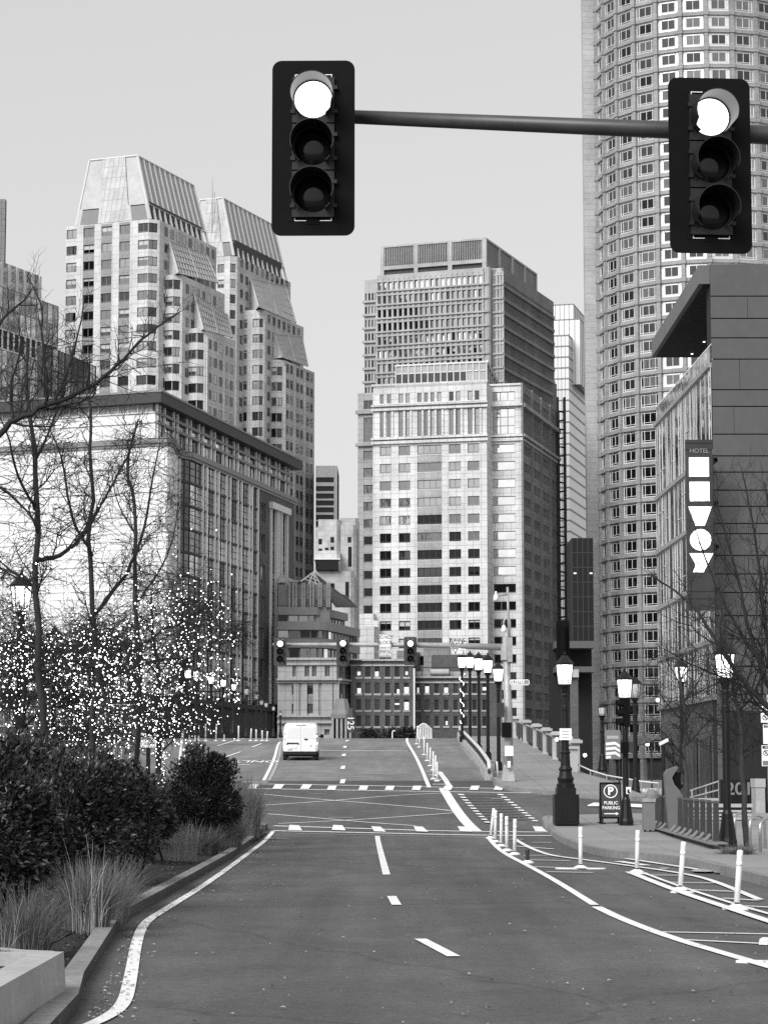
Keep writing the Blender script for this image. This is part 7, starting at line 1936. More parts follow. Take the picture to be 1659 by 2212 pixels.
# ---------------------------------------------------------------- plaza: banner, awning, tables, bins
def plaza():
    Y = 108; t = thing('chevron_banner', 'banner panel with white chevrons behind the unlit plaza lamp', 'banner', P(1323, 1640, Y)); a, b = P(1307, 1640, Y), P(1339, 1577, Y)
    mb = MB(); mb.box(a.x, Y, a.z, b.x, Y + .06, b.z); mb.build('panel', M['plate_mid'], t)
    for k in range(4):
        z = zat(1640 - 0 - k * 10.5, Y); mb = MB(); xm = a.x + (b.x - a.x) * .66; h = .13
        if k: mb.poly([(a.x + .03, Y - .01, z - .04), (xm, Y - .01, z), (b.x - .02, Y - .01, z - .14), (b.x - .02, Y - .01, z - .14 + h), (xm, Y - .01, z + h), (a.x + .03, Y - .01, z - .04 + h)])
        else: mb.poly([(a.x + .03, Y - .01, z + .02), (xm - .2, Y - .01, z + .04), (xm - .2, Y - .01, z + .16), (a.x + .03, Y - .01, z + .14)])
        mb.build('chevron', M['sign_white'], t)
    mb = MB(); z = zat(1596, Y); mb.box(a.x + .08, Y - .012, z, b.x - .08, Y - .004, z + .14); mb.build('title_strip', M['conc_rib'], t)
    for x in (a.x + .05, b.x - .05): mb = MB(); mb.tube([(x, Y + .1, .3), (x, Y + .1, a.z + .1)], .04, 6); mb.build('post', M['dark_metal'], t)
    t = thing('awning', 'dark sloping awning over the hotel terrace', 'awning', P(1383, 1612, 107)); a, b = P(1362, 1613, 106.4), P(1404, 1601, 107.4)
    mb = MB(); mb.hexa([(a.x, 106, a.z - .05), (b.x, 106, b.z - .05), (b.x, 109, b.z + .2), (a.x, 109, a.z + .2)], [(a.x, 106, a.z), (b.x, 106, b.z), (b.x, 109, b.z + .28), (a.x, 109, a.z + .28)]); mb.build('canopy', M['dark_metal'], t)
    mb = MB(); mb.tube([a, b], .035, 6); mb.build('front_edge', M['galv'], t)
    for x in (a.x + .1, b.x - .1): mb = MB(); mb.tube([(x, 106.1, .3), (x, 106.1, a.z)], .04, 6); mb.build('post', M['dark_metal'], t)
    for i, (u, v, w) in enumerate(((1386, 1668, .32), (1402, 1664, .4), (1414, 1670, .3))):
        y = 101 + i * .7; p = P(u, v, y); t = thing('terrace_table', ['left', 'middle', 'right'][i] + ' one of three white covered tables on the hotel terrace', 'table', (p.x, y, .35), 'terrace tables')
        mb = MB(); mb.lathe([(w * .9, .25), (w, .70), (w * 1.02, .74)], 14, (p.x, y, .35)); mb.build('cloth', M['white_plastic'], t)
        mb = MB(); mb.tube([(p.x, y, .35), (p.x, y, .7)], .05, 8); mb.build('leg', M['dark_metal'], t)
    Y = 96; t = thing('litter_bin', 'grey square litter bin beside the cycle dock', 'litter bin', G(1402, 1797, .15)); g = G(1402, 1797, .15); s = FPX / g.y
    h = zat(1722, g.y) - g.z; w = 12.5 / s
    mb = MB(); mb.prism([(g.x - w, g.y), (g.x + w, g.y), (g.x + w, g.y + 2 * w), (g.x - w, g.y + 2 * w)], g.z + .05, g.z + h * .86); mb.build('body', M['grey_box'], t)
    mb = MB(); mb.prism([(g.x - w * 1.12, g.y - .03), (g.x + w * 1.12, g.y - .03), (g.x + w * 1.12, g.y + 2 * w), (g.x - w * 1.12, g.y + 2 * w)], g.z + h * .86, g.z + h * .97); mb.build('lid', M['galv'], t)
    mb = MB(); mb.lathe([(.2, 0), (.19, .10), (.12, .2), (.02, .24)], 14, (g.x + .1, g.y + w, g.z + h * .97)); mb.build('dome', M['grey_box'], t)
    for k in range(3): mb = MB(); x = g.x - w * .9 + k * w * .9; mb.box(x, g.y + .02, g.z, x + .06, g.y + .08, g.z + .06); mb.build('foot', M['black_metal'], t)
    # dark wall lettered 2015 with pale box, steps
    Y = 84; t = thing('date_wall', 'dark low wall lettered 2015 in front of the hotel', 'wall', P(1600, 1730, Y)); a, b = P(1556, 1731, Y), P(1640, 1684, Y)
    mb = MB(); mb.box(a.x, Y, .1, b.x + 3, Y + .4, b.z); mb.build('wall', M['black_metal'], t); text('lettering', '2015', .62, M['plate_mid'], t, (P(1606, 1705, Y).x, Y - .02, P(1606, 1705, Y).z), (math.pi / 2, 0, 0), 1.05, .01, 'CENTER', .01)
    t = thing('concrete_box', 'pale concrete box right of the 2015 wall', 'concrete box', P(1640, 1729, 82)); a, b = P(1632, 1732, 82), P(1651, 1682, 82); mb = MB(); mb.box(a.x, 82, .1, b.x, 83, b.z - .3); mb.build('body', M['concrete'], t); mb = MB(); mb.box(a.x - .02, 81.97, b.z - .3, b.x + .02, 83.03, b.z); mb.build('cap', M['conc_rib'], t)
    for k in range(2):
        hr = bpy.data.objects
    t = thing('stair_rail', 'sloping double stair rail left of the 2015 wall', 'railing', P(1520, 1725, 86))
    for va, vb in ((1708, 1687), (1723, 1706)): mb = MB(); mb.tube([P(1490, va, 86), P(1554, vb, 85)], .03, 6); mb.build('rail', M['galv'], t)
    for u, va in ((1494, 1706), (1524, 1697), (1552, 1688)): mb = MB(); a = P(u, va, 85.6); mb.tube([(a.x, a.y, .15), a], .03, 6); mb.build('post', M['galv'], t)
    for k in range(5):
        z0 = .05; 
    t = thing('stone_bench', 'long pale slatted bench behind the cycle racks', 'bench', P(1560, 1750, 70)); y = 70; a, b = P(1490, 1744, y), P(1625, 1740, y)
    mb = MB(); mb.box(a.x, y, a.z + .0, b.x, y + .5, a.z + .1); mb.build('seat', M['conc_rib'], t)
    for k in range(3): mb = MB(); z = a.z - .14 - k * .11; mb.box(a.x + .05, y - .02 - k * .02, z, b.x - .05, y + .02, z + .06); mb.build('slat', M['conc_rib'], t)
    for x in (a.x + .2, (a.x + b.x) / 2, b.x - .2): mb = MB(); mb.box(x - .06, y + .05, .15, x + .06, y + .45, a.z); mb.build('leg', M['dark_metal'], t)
    mb = MB(); y = 89; a, b = P(1490, 1733, y), P(1659, 1731, y); mb.box(a.x, y, .1, b.x + 3, y + .5, a.z + .15); t = thing('planter_wall', 'long pale low wall behind the slatted bench', 'low wall', (a.x, y, .1)); mb.build('wall', M['concrete'], t)
    # people-high glow spots of the terrace
    for i, (u, v) in enumerate(((1249, 1600), (1263, 1631), (1202, 1597), (1420, 1512), (1398, 1607))):
        p = P(u, v, 110); t = thing('wall_light', ['small lit wall light by the brown pier', 'small lit light beside the stone gate post', 'small lit light on the railing left of the first lamp', 'small lit light in the branches before the hotel', 'small lit light under the terrace awning'][i], 'wall light', p); mb = MB(); mb.lathe([(.02, -.09), (.08, -.05), (.08, .03), (.02, .07)], 8, p); mb.build('globe', M['bulb'], t)
        mb = MB(); mb.tube([p + Vector((0, .1, -.1)), p + Vector((0, .3, -.1))], .02, 5); mb.build('bracket', M['black_metal'], t)
mat('grey_box', .17, .5, nz=[(3, .1)])
plaza()
# ---------------------------------------------------------------- cycle hire dock
def dock():
    a, b = G(1416, 1785, .15), G(1556, 1834, .15); n = 12
    t0 = thing('dock_base', 'long dark base plate of the cycle hire dock on the corner pavement', 'dock base', a)
    d = (b - a); L = d.xy.length; dd = Vector((d.x, d.y, 0)).normalized(); nn = Vector((dd.y, -dd.x, 0))
    mb = MB(); q = lambda s, t, z: a + dd * s + nn * t + Vector((0, 0, z))
    mb.hexa([q(-.3, -.12, 0), q(-.3, .28, 0), q(L + .3, .28, 0), q(L + .3, -.12, 0)][::-1], [q(-.3, -.12, .03), q(-.3, .28, .03), q(L + .3, .28, .03), q(L + .3, -.12, .03)][::-1]); mb.build('plate', M['plate_mid'], t0)
    for i in range(n):
        if i == 4: continue
        f = (i + .4) / n; c = a + dd * L * f; h = .80
        t = thing('cycle_dock', f'{["first","second","third","fourth","","fifth","sixth","seventh","eighth","ninth","tenth","eleventh"][i]} empty grey cycle dock from the left in the hire row', 'cycle dock', c, 'cycle hire docks')
        w = .09
        def pr(s, tt, z): return c + dd * s + nn * tt + Vector((0, 0, z + .04))
        mb = MB(); mb.hexa([pr(-w, .07, 0), pr(w, .07, 0), pr(w, -.05, 0), pr(-w, -.05, 0)], [pr(-w, .05, h), pr(w, .05, h), pr(w, -.05, h), pr(-w, -.05, h)]); mb.build('body', M['dock_grey'], t)
        mb = MB(); mb.hexa([pr(-w * 1.2, .08, h), pr(w * 1.2, .08, h), pr(w * 1.2, -.06, h), pr(-w * 1.2, -.06, h)], [pr(-w * .9, .06, h + .06), pr(w * .9, .06, h + .06), pr(w * .9, -.04, h + .06), pr(-w * .9, -.04, h + .06)]); mb.build('cap', M['dark_metal'], t)
        mb = MB(); mb.tube([pr(0, .26, 0), pr(0, .20, .05), pr(0, .12, .14)], .04, 6); mb.build('wheel_guide', M['plate_mid'], t)
    # kiosk: tall panel with an S-curved dark screen side
    g = G(1461, 1803, .15); s = FPX / g.y; t = thing('hire_kiosk', 'tall grey S-curved cycle hire kiosk rising behind the dock row', 'kiosk', g)
    px = [(1437, 1800), (1437, 1700), (1436, 1672), (1442, 1662), (1462, 1656)]
    outl = [(1446, 1800), (1440, 1738), (1437, 1700), (1435, 1672), (1441, 1663), (1461, 1655), (1464, 1659), (1458, 1668), (1451, 1680), (1456, 1694), (1466, 1706), (1475, 1722), (1480, 1745), (1483, 1803)]
    pts = [P(u, v, g.y) for u, v in outl]; mb = MB()
    mb.hexa([(p.x, g.y, p.z) for p in pts], [(p.x, g.y + .35, p.z) for p in pts]); mb.build('body', M['kiosk_grey'], t)
    scr = [P(u, v, g.y) for u, v in ((1460, 1668), (1453, 1680), (1459, 1694), (1470, 1706), (1474, 1700), (1468, 1684), (1471, 1668))]
    mb = MB(); mb.hexa([(p.x, g.y + .05, p.z) for p in scr], [(p.x, g.y + .3, p.z) for p in scr]); mb.build('screen_side', M['matt_black'], t)
    # second information post behind
    p = P(1433, 1700, g.y + 3); t = thing('info_post', 'thin dark post with a small tilted light on top behind the kiosk', 'post', (p.x, g.y + 3, .15)); mb = MB(); mb.tube([(p.x, g.y + 3, .15), (p.x, g.y + 3, zat(1610, g.y + 3))], .05, 8); mb.build('post', M['black_metal'], t)
    z = zat(1606, g.y + 3); mb = MB(); mb.hexa([(p.x - .1, g.y + 2.9, z - .06), (p.x + .14, g.y + 2.9, z + .06), (p.x + .14, g.y + 3.1, z + .06), (p.x - .1, g.y + 3.1, z - .06)], [(p.x - .12, g.y + 2.9, z + .02), (p.x + .12, g.y + 2.9, z + .14), (p.x + .12, g.y + 3.1, z + .14), (p.x - .12, g.y + 3.1, z + .02)]); mb.build('lamp_head', M['white_plastic'], t)
    # hooped cycle racks
    for i, (u, v, wpx, tpx) in enumerate(((1545, 1815, 12, 1752), (1604, 1826, 17, 1757), (1640, 1836, 20, 1762), (1662, 1843, 20, 1768))):
        g = G(u, v, .15); s = FPX / g.y; t = thing('cycle_rack', ['leftmost hooped steel cycle rack behind the lamp post', 'hooped steel cycle rack right of the lamp post', 'tall hooped steel cycle rack second from the right edge', 'hooped steel cycle rack cut by the right edge'][i], 'cycle rack', g, 'hooped cycle racks')
        w = wpx / s; h = zat(tpx, g.y) - g.z; r = min(w, h * .4)
        mb = MB(); arc = [Vector((g.x - w, g.y, g.z)), Vector((g.x - w, g.y, g.z + h - r))] + [Vector((g.x - w * math.cos(q), g.y + .25 * (1 - math.cos(q)), g.z + h - r + r * math.sin(q))) for q in [math.pi * k / 10 for k in range(1, 10)]] + [Vector((g.x + w, g.y + .5, g.z + h - r)), Vector((g.x + w, g.y + .5, g.z))]
        mb.tube(arc, .032, 10); mb.build('hoop', M['steel'], t, True)
        for e in (arc[0], arc[-1]): mb = MB(); mb.lathe([(.08, 0), (.08, .012)], 10, e); mb.build('foot_plate', M['galv'], t)
mat('dock_grey', .04, .45, nz=[(2, .15)]); mat('kiosk_grey', .13, .45, nz=[(2, .1)])
dock()
# ---------------------------------------------------------------- parking restriction signs, right edge
def psigns():
    Y = 46; p = P(1664, 1780, Y); post = thing('sign_post', 'steel post at the right edge carrying a stack of parking signs', 'sign post', (p.x, Y + .06, .15)); mb = MB(); mb.tube([(p.x, Y + .06, .15), (p.x, Y + .06, zat(1500, Y))], .035, 8); mb.build('post', M['galv'], post)
    for i, (u0, v0, v1, n) in enumerate(((1643, 1517, 1561, 2), (1648, 1565, 1607, 0), (1645, 1610, 1655, 1))):
        a, b = P(u0, v1, Y), P(u0 + 40, v0, Y); t = thing('parking_sign', ['topmost of three white parking signs at the right edge, with two ringed symbols', 'middle white parking sign of the three at the right edge', 'lowest of three white parking signs at the right edge, dark foot band'][i], 'sign', (a.x, Y, a.z), 'parking signs at the right edge')
        mb = MB(); mb.box(a.x, Y, a.z, b.x, Y + .02, b.z); mb.build('panel', M['sign_white'], t)
        mb = MB(); hh = b.z - a.z; mb.box(a.x + .015, Y - .004, b.z - hh * .16, b.x - .015, Y - .001, b.z - hh * .03); mb.build('header_band', M['ink'], t)
        text('lettering', ['TOW', 'TOW', 'NO'][i], .05, M['sign_white'], t, (a.x + .1, Y - .006, b.z - hh * .095), (math.pi / 2, 0, 0), 1, .001)
        for k in range(n):
            cz = b.z - hh * (.36 + .38 * k); cx_ = a.x + .085; N = 20
            mb = MB()
            for q in range(N): a0, a1 = 2 * math.pi * q / N, 2 * math.pi * (q + 1) / N; mb.quad(*[(cx_ + r * math.cos(w), Y - .004, cz + r * math.sin(w)) for r, w in ((.045, a0), (.058, a0), (.058, a1), (.045, a1))])
            mb.quad((cx_ - .042, Y - .004, cz + .03), (cx_ - .03, Y - .004, cz + .042), (cx_ + .042, Y - .004, cz - .03), (cx_ + .03, Y - .004, cz - .042)); mb.build('no_parking_ring', M['ink'], t)
            text('lettering', 'P', .075, M['ink'], t, (cx_, Y - .003, cz), (math.pi / 2, 0, 0), 1, .0005)
        if i == 2: mb = MB(); mb.box(a.x + .015, Y - .004, a.z + .015, b.x - .015, Y - .001, a.z + hh * .26); mb.build('foot_band', M['plate_mid'], t)
        for k in range(3): mb = MB(); z = b.z - hh * (.3 + .2 * k); mb.box(a.x + .17, Y - .004, z, b.x - .02, Y - .001, z + .018); mb.build('text_line', M['ink'], t)
psigns()
# ---------------------------------------------------------------- parking sign and posts in the left median
def lsign():
    Y = 60; t = thing('parking_sign', 'white sign with a large P lettered PARKING among the lit trunks', 'sign', P(320, 1700, Y)); a, b = P(301, 1615, Y), P(339, 1583, Y)
    mb = MB(); mb.box(a.x, Y, a.z, b.x, Y + .02, b.z); mb.build('panel', M['sign_white'], t)
    text('lettering', 'P', .24, M['plate_mid'], t, (a.x + .12, Y - .006, b.z - .15), (math.pi / 2, 0, 0), 1, .001, 'CENTER', .006); text('lettering', 'PARKING', .075, M['plate_mid'], t, (a.x + .27, Y - .006, a.z + .09), (math.pi / 2, 0, 0), .9, .001)
    mb = MB(); mb.box(a.x + .24, Y - .004, b.z - .10, a.x + .42, Y - .001, b.z - .08); mb.build('arrow', M['plate_mid'], t)
    x = P(321, 1600, Y).x; mb = MB(); mb.box(x - .05, Y + .02, .2, x + .05, Y + .07, b.z + .2); mb.build('post', M['black_metal'], t)
    t = thing('marker_post', 'leaning white marker post beyond the lit trunks', 'marker post', G(388, 1655, 0)); g = G(388, 1655, 0); mb = MB(); mb.tube([g, P(397, 1572, g.y)], .07, 8); mb.build('post', M['white_plastic'], t); mb = MB(); mb.lathe([(.2, 0), (.18, .05), (.08, .08)], 10, g); mb.build('base', M['rubber'], t)
    # far left railing of the bridge
    t = thing('railing', 'dark railing with pale handrail at the far left edge, behind the shrubs', 'railing', P(20, 1620, 95))
    mb = MB(); a, b = P(-30, 1590, 92), P(62, 1584, 104); mb.tube([a, b], .06, 6); mb.build('handrail', M['galv'], t)
    for k in range(9): f = k / 8; p = a.lerp(b, f); mb = MB(); mb.box(p.x - .03, p.y - .03, p.z - 1.1, p.x + .03, p.y + .03, p.z); mb.build('baluster', M['dark_metal'], t)
lsign()
# ================================================================ vegetation
mat('bark', .028, .9, nz=[(3, .3), (25, .3)], bump=(30, .5, .01)); mat('bark_grey', .05, .9, nz=[(3, .3), (25, .3)]); mat('twig', .022, .9)
def leafmat(name, c, var, rough=.45, spec=.5):
    m, nt, b = _base(name); L = nt.links.new
    oi = nt.nodes.new('ShaderNodeNewGeometry'); r = nt.nodes.new('ShaderNodeMapRange'); r.inputs['To Min'].default_value = c * (1 - var); r.inputs['To Max'].default_value = c * (1 + var * 1.6)
    L(oi.outputs['Random Per Island'], r.inputs['Value']); L(r.outputs['Result'], b.inputs['Base Color'])
    b.inputs['Roughness'].default_value = rough; b.inputs['Specular IOR Level'].default_value = spec
    M[name] = m
leafmat('leaf', .026, .85, .34, .5); leafmat('leaf_dark', .015, .7, .4, .45); leafmat('grass_pale', .26, .5, .7, .2); leafmat('grass_dark', .095, .5, .7, .2); leafmat('litter', .06, .8, .8, .2); leafmat('grass_mid', .15, .5, .7, .2)
class Tree:
    def __init__(s, name, label, base, seed, group=None):
        s.r = random.Random(seed); s.root = thing(name, label, 'tree', base, group); s.trunk = MB(); s.crown = MB(); s.pts = []; s.tips = []
    def limb(s, path, r0, r1, trunk=False, kids=0, ln=1.0, up=.35, depth=2, side=None, f0=.15):
        path = [Vector(p) for p in path]
        # smooth and roughen
        for _ in range(2):
            o = [path[0]]
            for a, b in zip(path, path[1:]): o += [a.lerp(b, .25), a.lerp(b, .75)]
            path = o + [path[-1]]
        if trunk:
            q1, q2 = s.r.uniform(0, 6), s.r.uniform(0, 6); path = [p + Vector((math.sin(p.z * 1.7 + q1) * .045 + math.sin(p.z * 3.9 + q2) * .02, 0, 0)) if i else p for i, p in enumerate(path)]
        n = len(path); rad = [r0 + (r1 - r0) * (i / (n - 1)) for i in range(n)]
        path = [p + Vector((s.r.gauss(0, 1), s.r.gauss(0, 1), s.r.gauss(0, 1))) * rad[i] * .35 for i, p in enumerate(path)]
        (s.trunk if trunk else s.crown).tube(path, rad, 8 if r0 > .04 else 6)
        s.pts += [(p, rad[i]) for i, p in enumerate(path)]
        for k in range(kids):
            f = f0 + (1 - f0) * (k + s.r.random()) / kids
            i = min(n - 2, int(f * (n - 1))); p = path[i]; d = (path[i + 1] - path[i]).normalized()
            s.twig(p, d, ln * (1.15 - .6 * f) * s.r.uniform(.6, 1.3), max(.004, rad[i] * s.r.uniform(.3, .55)), depth, up)
    def twig(s, p, d, L, r, depth, up):
        rr = s.r
        ax = Vector((rr.gauss(0, 1), rr.gauss(0, 1), rr.gauss(0, 1))); ax = ax.cross(d)
        if ax.length < 1e-3: return
        d = Matrix.Rotation(rr.uniform(.5, 1.15), 3, ax.normalized()) @ d
        n = 4 if depth > 0 else 3; path = [p.copy()]; q = p.copy()
        for i in range(n):
            d = (d + Vector((rr.gauss(0, .17), rr.gauss(0, .17), rr.gauss(0, .17) + up * .33))).normalized(); q = q + d * L / n; path.append(q.copy())
        s.crown.tube(path, [r * (1 - .72 * i / n) for i in range(n + 1)], 5 if r > .012 else 4, cap=False)
        s.pts += [(x, r) for x in path[1:]]
        if depth > 0:
            m = rr.randint(3, 5) if depth > 1 else rr.randint(2, 4)
            for k in range(m):
                f = .25 + .75 * (k + rr.random()) / m; i = min(n - 1, int(f * n)); s.twig(path[i].lerp(path[i + 1], f * n - i if i < n else 0), (path[i + 1] - path[i]).normalized(), L * rr.uniform(.4, .7), r * .55, depth - 1, up)
        else: s.tips.append(q)
    def done(s, m='bark', mt='twig'):
        if s.trunk.v: s.trunk.build('trunk', M[m], s.root, True)
        if s.crown.v: s.crown.build('crown', M[mt], s.root, True)
        return s
def PX(Y, *pts): return [P(u, v, Y + (q[0] if q else 0)) for u, v, *q in pts]
def gz(u, v, Y): p = P(u, v, Y); return Vector((p.x, Y, hs(p.x, Y) if p.x < -3.2 else .1))
# near tree whose limbs reach in over the left edge
Y = 27; b0 = gz(-120, 1900, Y); A = Tree('tree', 'nearest bare tree, thick limb reaching in from the left edge toward the stepped towers', b0, 3, 'bare trees on the median')
tr = [b0, P(-112, 1500, Y), P(-95, 1150, Y), P(-70, 1000, Y)]
A.limb(tr, .10, .075, True, 0)
A.limb(PX(Y, (-70, 1000), (0, 930), (60, 890), (120, 868), (200, 835), (262, 782), (305, 735), (345, 702), (392, 672)), .042, .006, False, 22, .55, .55, 2, f0=.2)
A.limb(PX(Y, (100, 876), (104, 820), (90, 740), (95, 660), (58, 592)), .026, .004, False, 12, .45, .5, 1)
A.limb(PX(Y, (118, 868), (150, 800), (170, 720), (185, 640)), .02, .004, False, 10, .4, .5, 1)
A.limb(PX(Y, (30, 905), (20, 830), (48, 760), (40, 690)), .02, .004, False, 10, .4, .5, 1)
A.limb(PX(Y, (-70, 1000), (-20, 1040), (40, 1080), (90, 1140)), .03, .006, False, 10, .5, .3, 2)
A.limb(PX(Y, (-80, 1100), (-30, 800), (0, 690), (50, 655), (72, 620)), .03, .005, False, 10, .4, .4, 1)
A.done()
def std_tree(label, u0, vb, Y, trunk, limbs, seed, kids=10, ln=1.0, r0=.08, lit=None, up=.4):
    b = gz(u0, vb, Y); T_ = Tree('tree', label, b, seed, 'bare trees on the median')
    path = [b] + PX(Y, *trunk); T_.limb(path, r0, r0 * .3, True, kids, ln, up, 2, f0=.3)
    for pts, r, k, l in limbs: T_.limb(PX(Y, *pts), r, r * .18, False, k, l, up, 2)
    return T_.done()
B1 = std_tree('bare tree with lit branches, trunk nearest the left edge', 92, 1700, 38, [(90, 1560), (80, 1240), (76, 1030), (69, 890), (62, 760)],
    [([(80, 1210), (138, 1205, .6), (198, 1131, 1), (221, 1085, 1.2), (258, 1020, 1.4), (294, 950, 1.5)], .045, 18, .8), ([(78, 1100), (40, 1040, -.5), (20, 940, -1), (-10, 880, -1)], .03, 10, .7),
     ([(82, 1260), (30, 1240, .5), (-30, 1180, 1)], .035, 9, .8), ([(88, 1400), (20, 1380, .5), (-40, 1420, .8)], .03, 9, .9), ([(90, 1450), (170, 1420, -.6), (230, 1440, -1)], .03, 10, .9), ([(76, 1000), (120, 900, .6), (150, 800, .8), (160, 740, 1)], .025, 10, .6)], 5, 12, .8, .07)
B2 = std_tree('bare tree with lit branches, second trunk from the left edge', 204, 1700, 44, [(204, 1560), (200, 1330), (199, 1140), (193, 985), (196, 860)],
    [([(200, 1330), (270, 1250, .5), (310, 1160, .8), (330, 1040, 1), (345, 960, 1.2)], .045, 16, .8), ([(199, 1200), (150, 1110, -.6), (140, 1000, -1), (110, 930, -1.2)], .035, 12, .8), ([(203, 1480), (290, 1440, .6), (360, 1420, 1), (430, 1430, 1.3)], .035, 13, .9), ([(202, 1440), (130, 1400, .5), (80, 1420, 1)], .03, 10, .9), ([(204, 1540), (280, 1530, -.6), (350, 1550, -1)], .03, 10, .8)], 8, 12, .8, .07)
B3 = std_tree('slim bare tree with lit branches before the corner of the glass block', 300, 1700, 50, [(300, 1560), (297, 1255), (287, 1095), (272, 1002), (303, 905)],
    [([(297, 1300), (350, 1230, .5), (380, 1150, .8), (385, 1080, 1)], .03, 13, .8), ([(298, 1400), (380, 1340, .4), (440, 1320, .8)], .03, 13, .9), ([(299, 1480), (240, 1430, .4), (180, 1420, .8)], .03, 10, .9), ([(300, 1530), (390, 1500, .4), (470, 1490, 1), (505, 1500, 1.2)], .03, 13, .8), ([(290, 1150), (250, 1080, .3), (240, 1000, .5)], .025, 9, .7)], 13, 12, .8, .065)
B4 = std_tree('low spreading tree with its trunk wrapped in lights, beside the parking sign', 347, 1760, 55, [(347, 1640), (343, 1540), (335, 1420), (330, 1290)],
    [([(346, 1600), (400, 1560, .4), (450, 1560, .8)], .035, 12, .8), ([(345, 1560), (290, 1510, .3), (230, 1520, .8), (160, 1560, 1)], .035, 14, .9), ([(342, 1500), (400, 1420, .4), (450, 1390, .8), (478, 1380, 1)], .03, 14, .9), ([(338, 1450), (280, 1390, .4), (230, 1370, .8)], .03, 12, .9), ([(345, 1580), (310, 1590, -.4), (260, 1600, -.8), (200, 1600, -1)], .03, 12, .7)], 21, 14, .8, .085)
B5 = std_tree('low lit tree behind the near shrubs at the left edge', 40, 1700, 47, [(40, 1600), (50, 1500), (60, 1420), (50, 1330)],
    [([(42, 1580), (100, 1530, .4), (160, 1520, .8)], .03, 13, .9), ([(45, 1540), (-10, 1500, .4), (-50, 1500, .8)], .03, 12, .9), ([(52, 1480), (120, 1440, .4), (200, 1430, .8), (250, 1450, 1)], .03, 14, .9), ([(44, 1600), (110, 1600, .3), (190, 1590, .6)], .03, 12, .7)], 30, 12, .8, .07)
# ---------------------------------------------------------------- string lights on the trees
def ico(mb, p, r):
    a = mb.vert(p + Vector((r, 0, 0)), p + Vector((-r, 0, 0)), p + Vector((0, r, 0)), p + Vector((0, -r, 0)), p + Vector((0, 0, r)), p + Vector((0, 0, -r)))
    for x, y, z in ((0, 2, 4), (2, 1, 4), (1, 3, 4), (3, 0, 4), (2, 0, 5), (1, 2, 5), (3, 1, 5), (0, 3, 5)): mb.face((a[x], a[y], a[z]))
bulb_me = {}
def lights(T_, label, n, vtop, vfull, seed, umax=520, trunk=None):
    rr = random.Random(seed); root = thing('string_lights', label, 'string lights', T_.root.location, 'string lights on the bare trees'); off = WORLD[root]
    cand = []
    for p, r in T_.pts:
        u = CX + p.x / p.y * FPX; v = HOR - (p.z - CAMH) / p.y * FPX
        if v < vtop or u > umax or v > 1760: continue
        w = min(1, max(.03, (v - vtop) / (vfull - vtop))) ** 1.7
        cand.append((w, p, r))
    picks = []
    tot = sum(c[0] for c in cand)
    for w, p, r in cand:
        k = n * w / tot; k = int(k) + (rr.random() < k - int(k))
        for _ in range(k):
            d = Vector((rr.gauss(0, 1), rr.gauss(0, 1), rr.gauss(0, 1))).normalized(); picks.append(p + d * (r + .015) + Vector((rr.gauss(0, .02), rr.gauss(0, .02), rr.gauss(0, .02))))
    if trunk:
        path, cnt = trunk; 
        for i in range(cnt):
            f = i / cnt * (len(path) - 1); k = min(len(path) - 2, int(f)); q = path[k].lerp(path[k + 1], f - k); a = i * 2.4; picks.append(q + Vector((math.cos(a), math.sin(a), 0)) * .10)
    S_ = .0135
    key = 'b'
    if key not in bulb_me:
        mb = MB(); ico(mb, Vector((0, 0, 0)), S_); bulb_me[key] = mb.mesh('bulb', M['bulb'])
    order = sorted(picks, key=lambda p: -p.z); rr.shuffle(order)
    for p in order[:100]:
        o = bpy.data.objects.new('bulb', bulb_me[key]); COL.objects.link(o); o.parent = root; o.location = p - off; q_ = rr.uniform(.6, 1.25); o.scale = (q_, q_, q_)
    if len(order) > 100:
        mb = MB()
        for p in order[100:]: ico(mb, p, S_ * rr.choice([.5, .7, .9, 1.2]))
        o = mb.build('bulb', M['bulb'], root); o['kind'] = 'stuff'
def brush(T_, zones, f):
    """fine hanging side twigs along the lower limbs"""
    rr = T_.r; mb = MB(); T_.crown = mb; pts = [(p, r) for p, r in T_.pts]
    for p, r in pts:
        v = HOR - (p.z - CAMH) / p.y * FPX
        u = CX + p.x / p.y * FPX
        if not (zones[0] < v < zones[1]) or rr.random() > f * (.35 if 395 < u < 560 and v > 1400 else 1): continue
        d = Vector((rr.gauss(0, 1), rr.gauss(0, .6), rr.gauss(0, .35))).normalized(); T_.twig(p, d, rr.uniform(.35, .8), .006, 1, -.05)
    if mb.v: mb.build('crown', M['twig'], T_.root, True)
for q, f in ((B1, .34), (B2, .34), (B3, .34), (B4, .42), (B5, .42)): brush(q, (1240, 1640), f)
for q in (A, B1, B2, B3): brush(q, (700, 1240), .03 if q is A else .11)
lights(B1, 'white bulbs strung on the tree nearest the left edge', 640, 1020, 1450, 1)
lights(B2, 'white bulbs strung on the second tree from the left edge', 720, 1050, 1450, 2)
lights(B3, 'white bulbs strung on the slim tree before the glass block corner', 680, 1080, 1450, 3)
lights(B4, 'dense white bulbs wound round the low tree trunk by the parking sign', 860, 1250, 1480, 4, trunk=([P(347, 1745, 55), P(347, 1640, 55), P(343, 1540, 55)], 110))
lights(B5, 'white bulbs strung on the low tree behind the near shrubs', 760, 1300, 1480, 5)
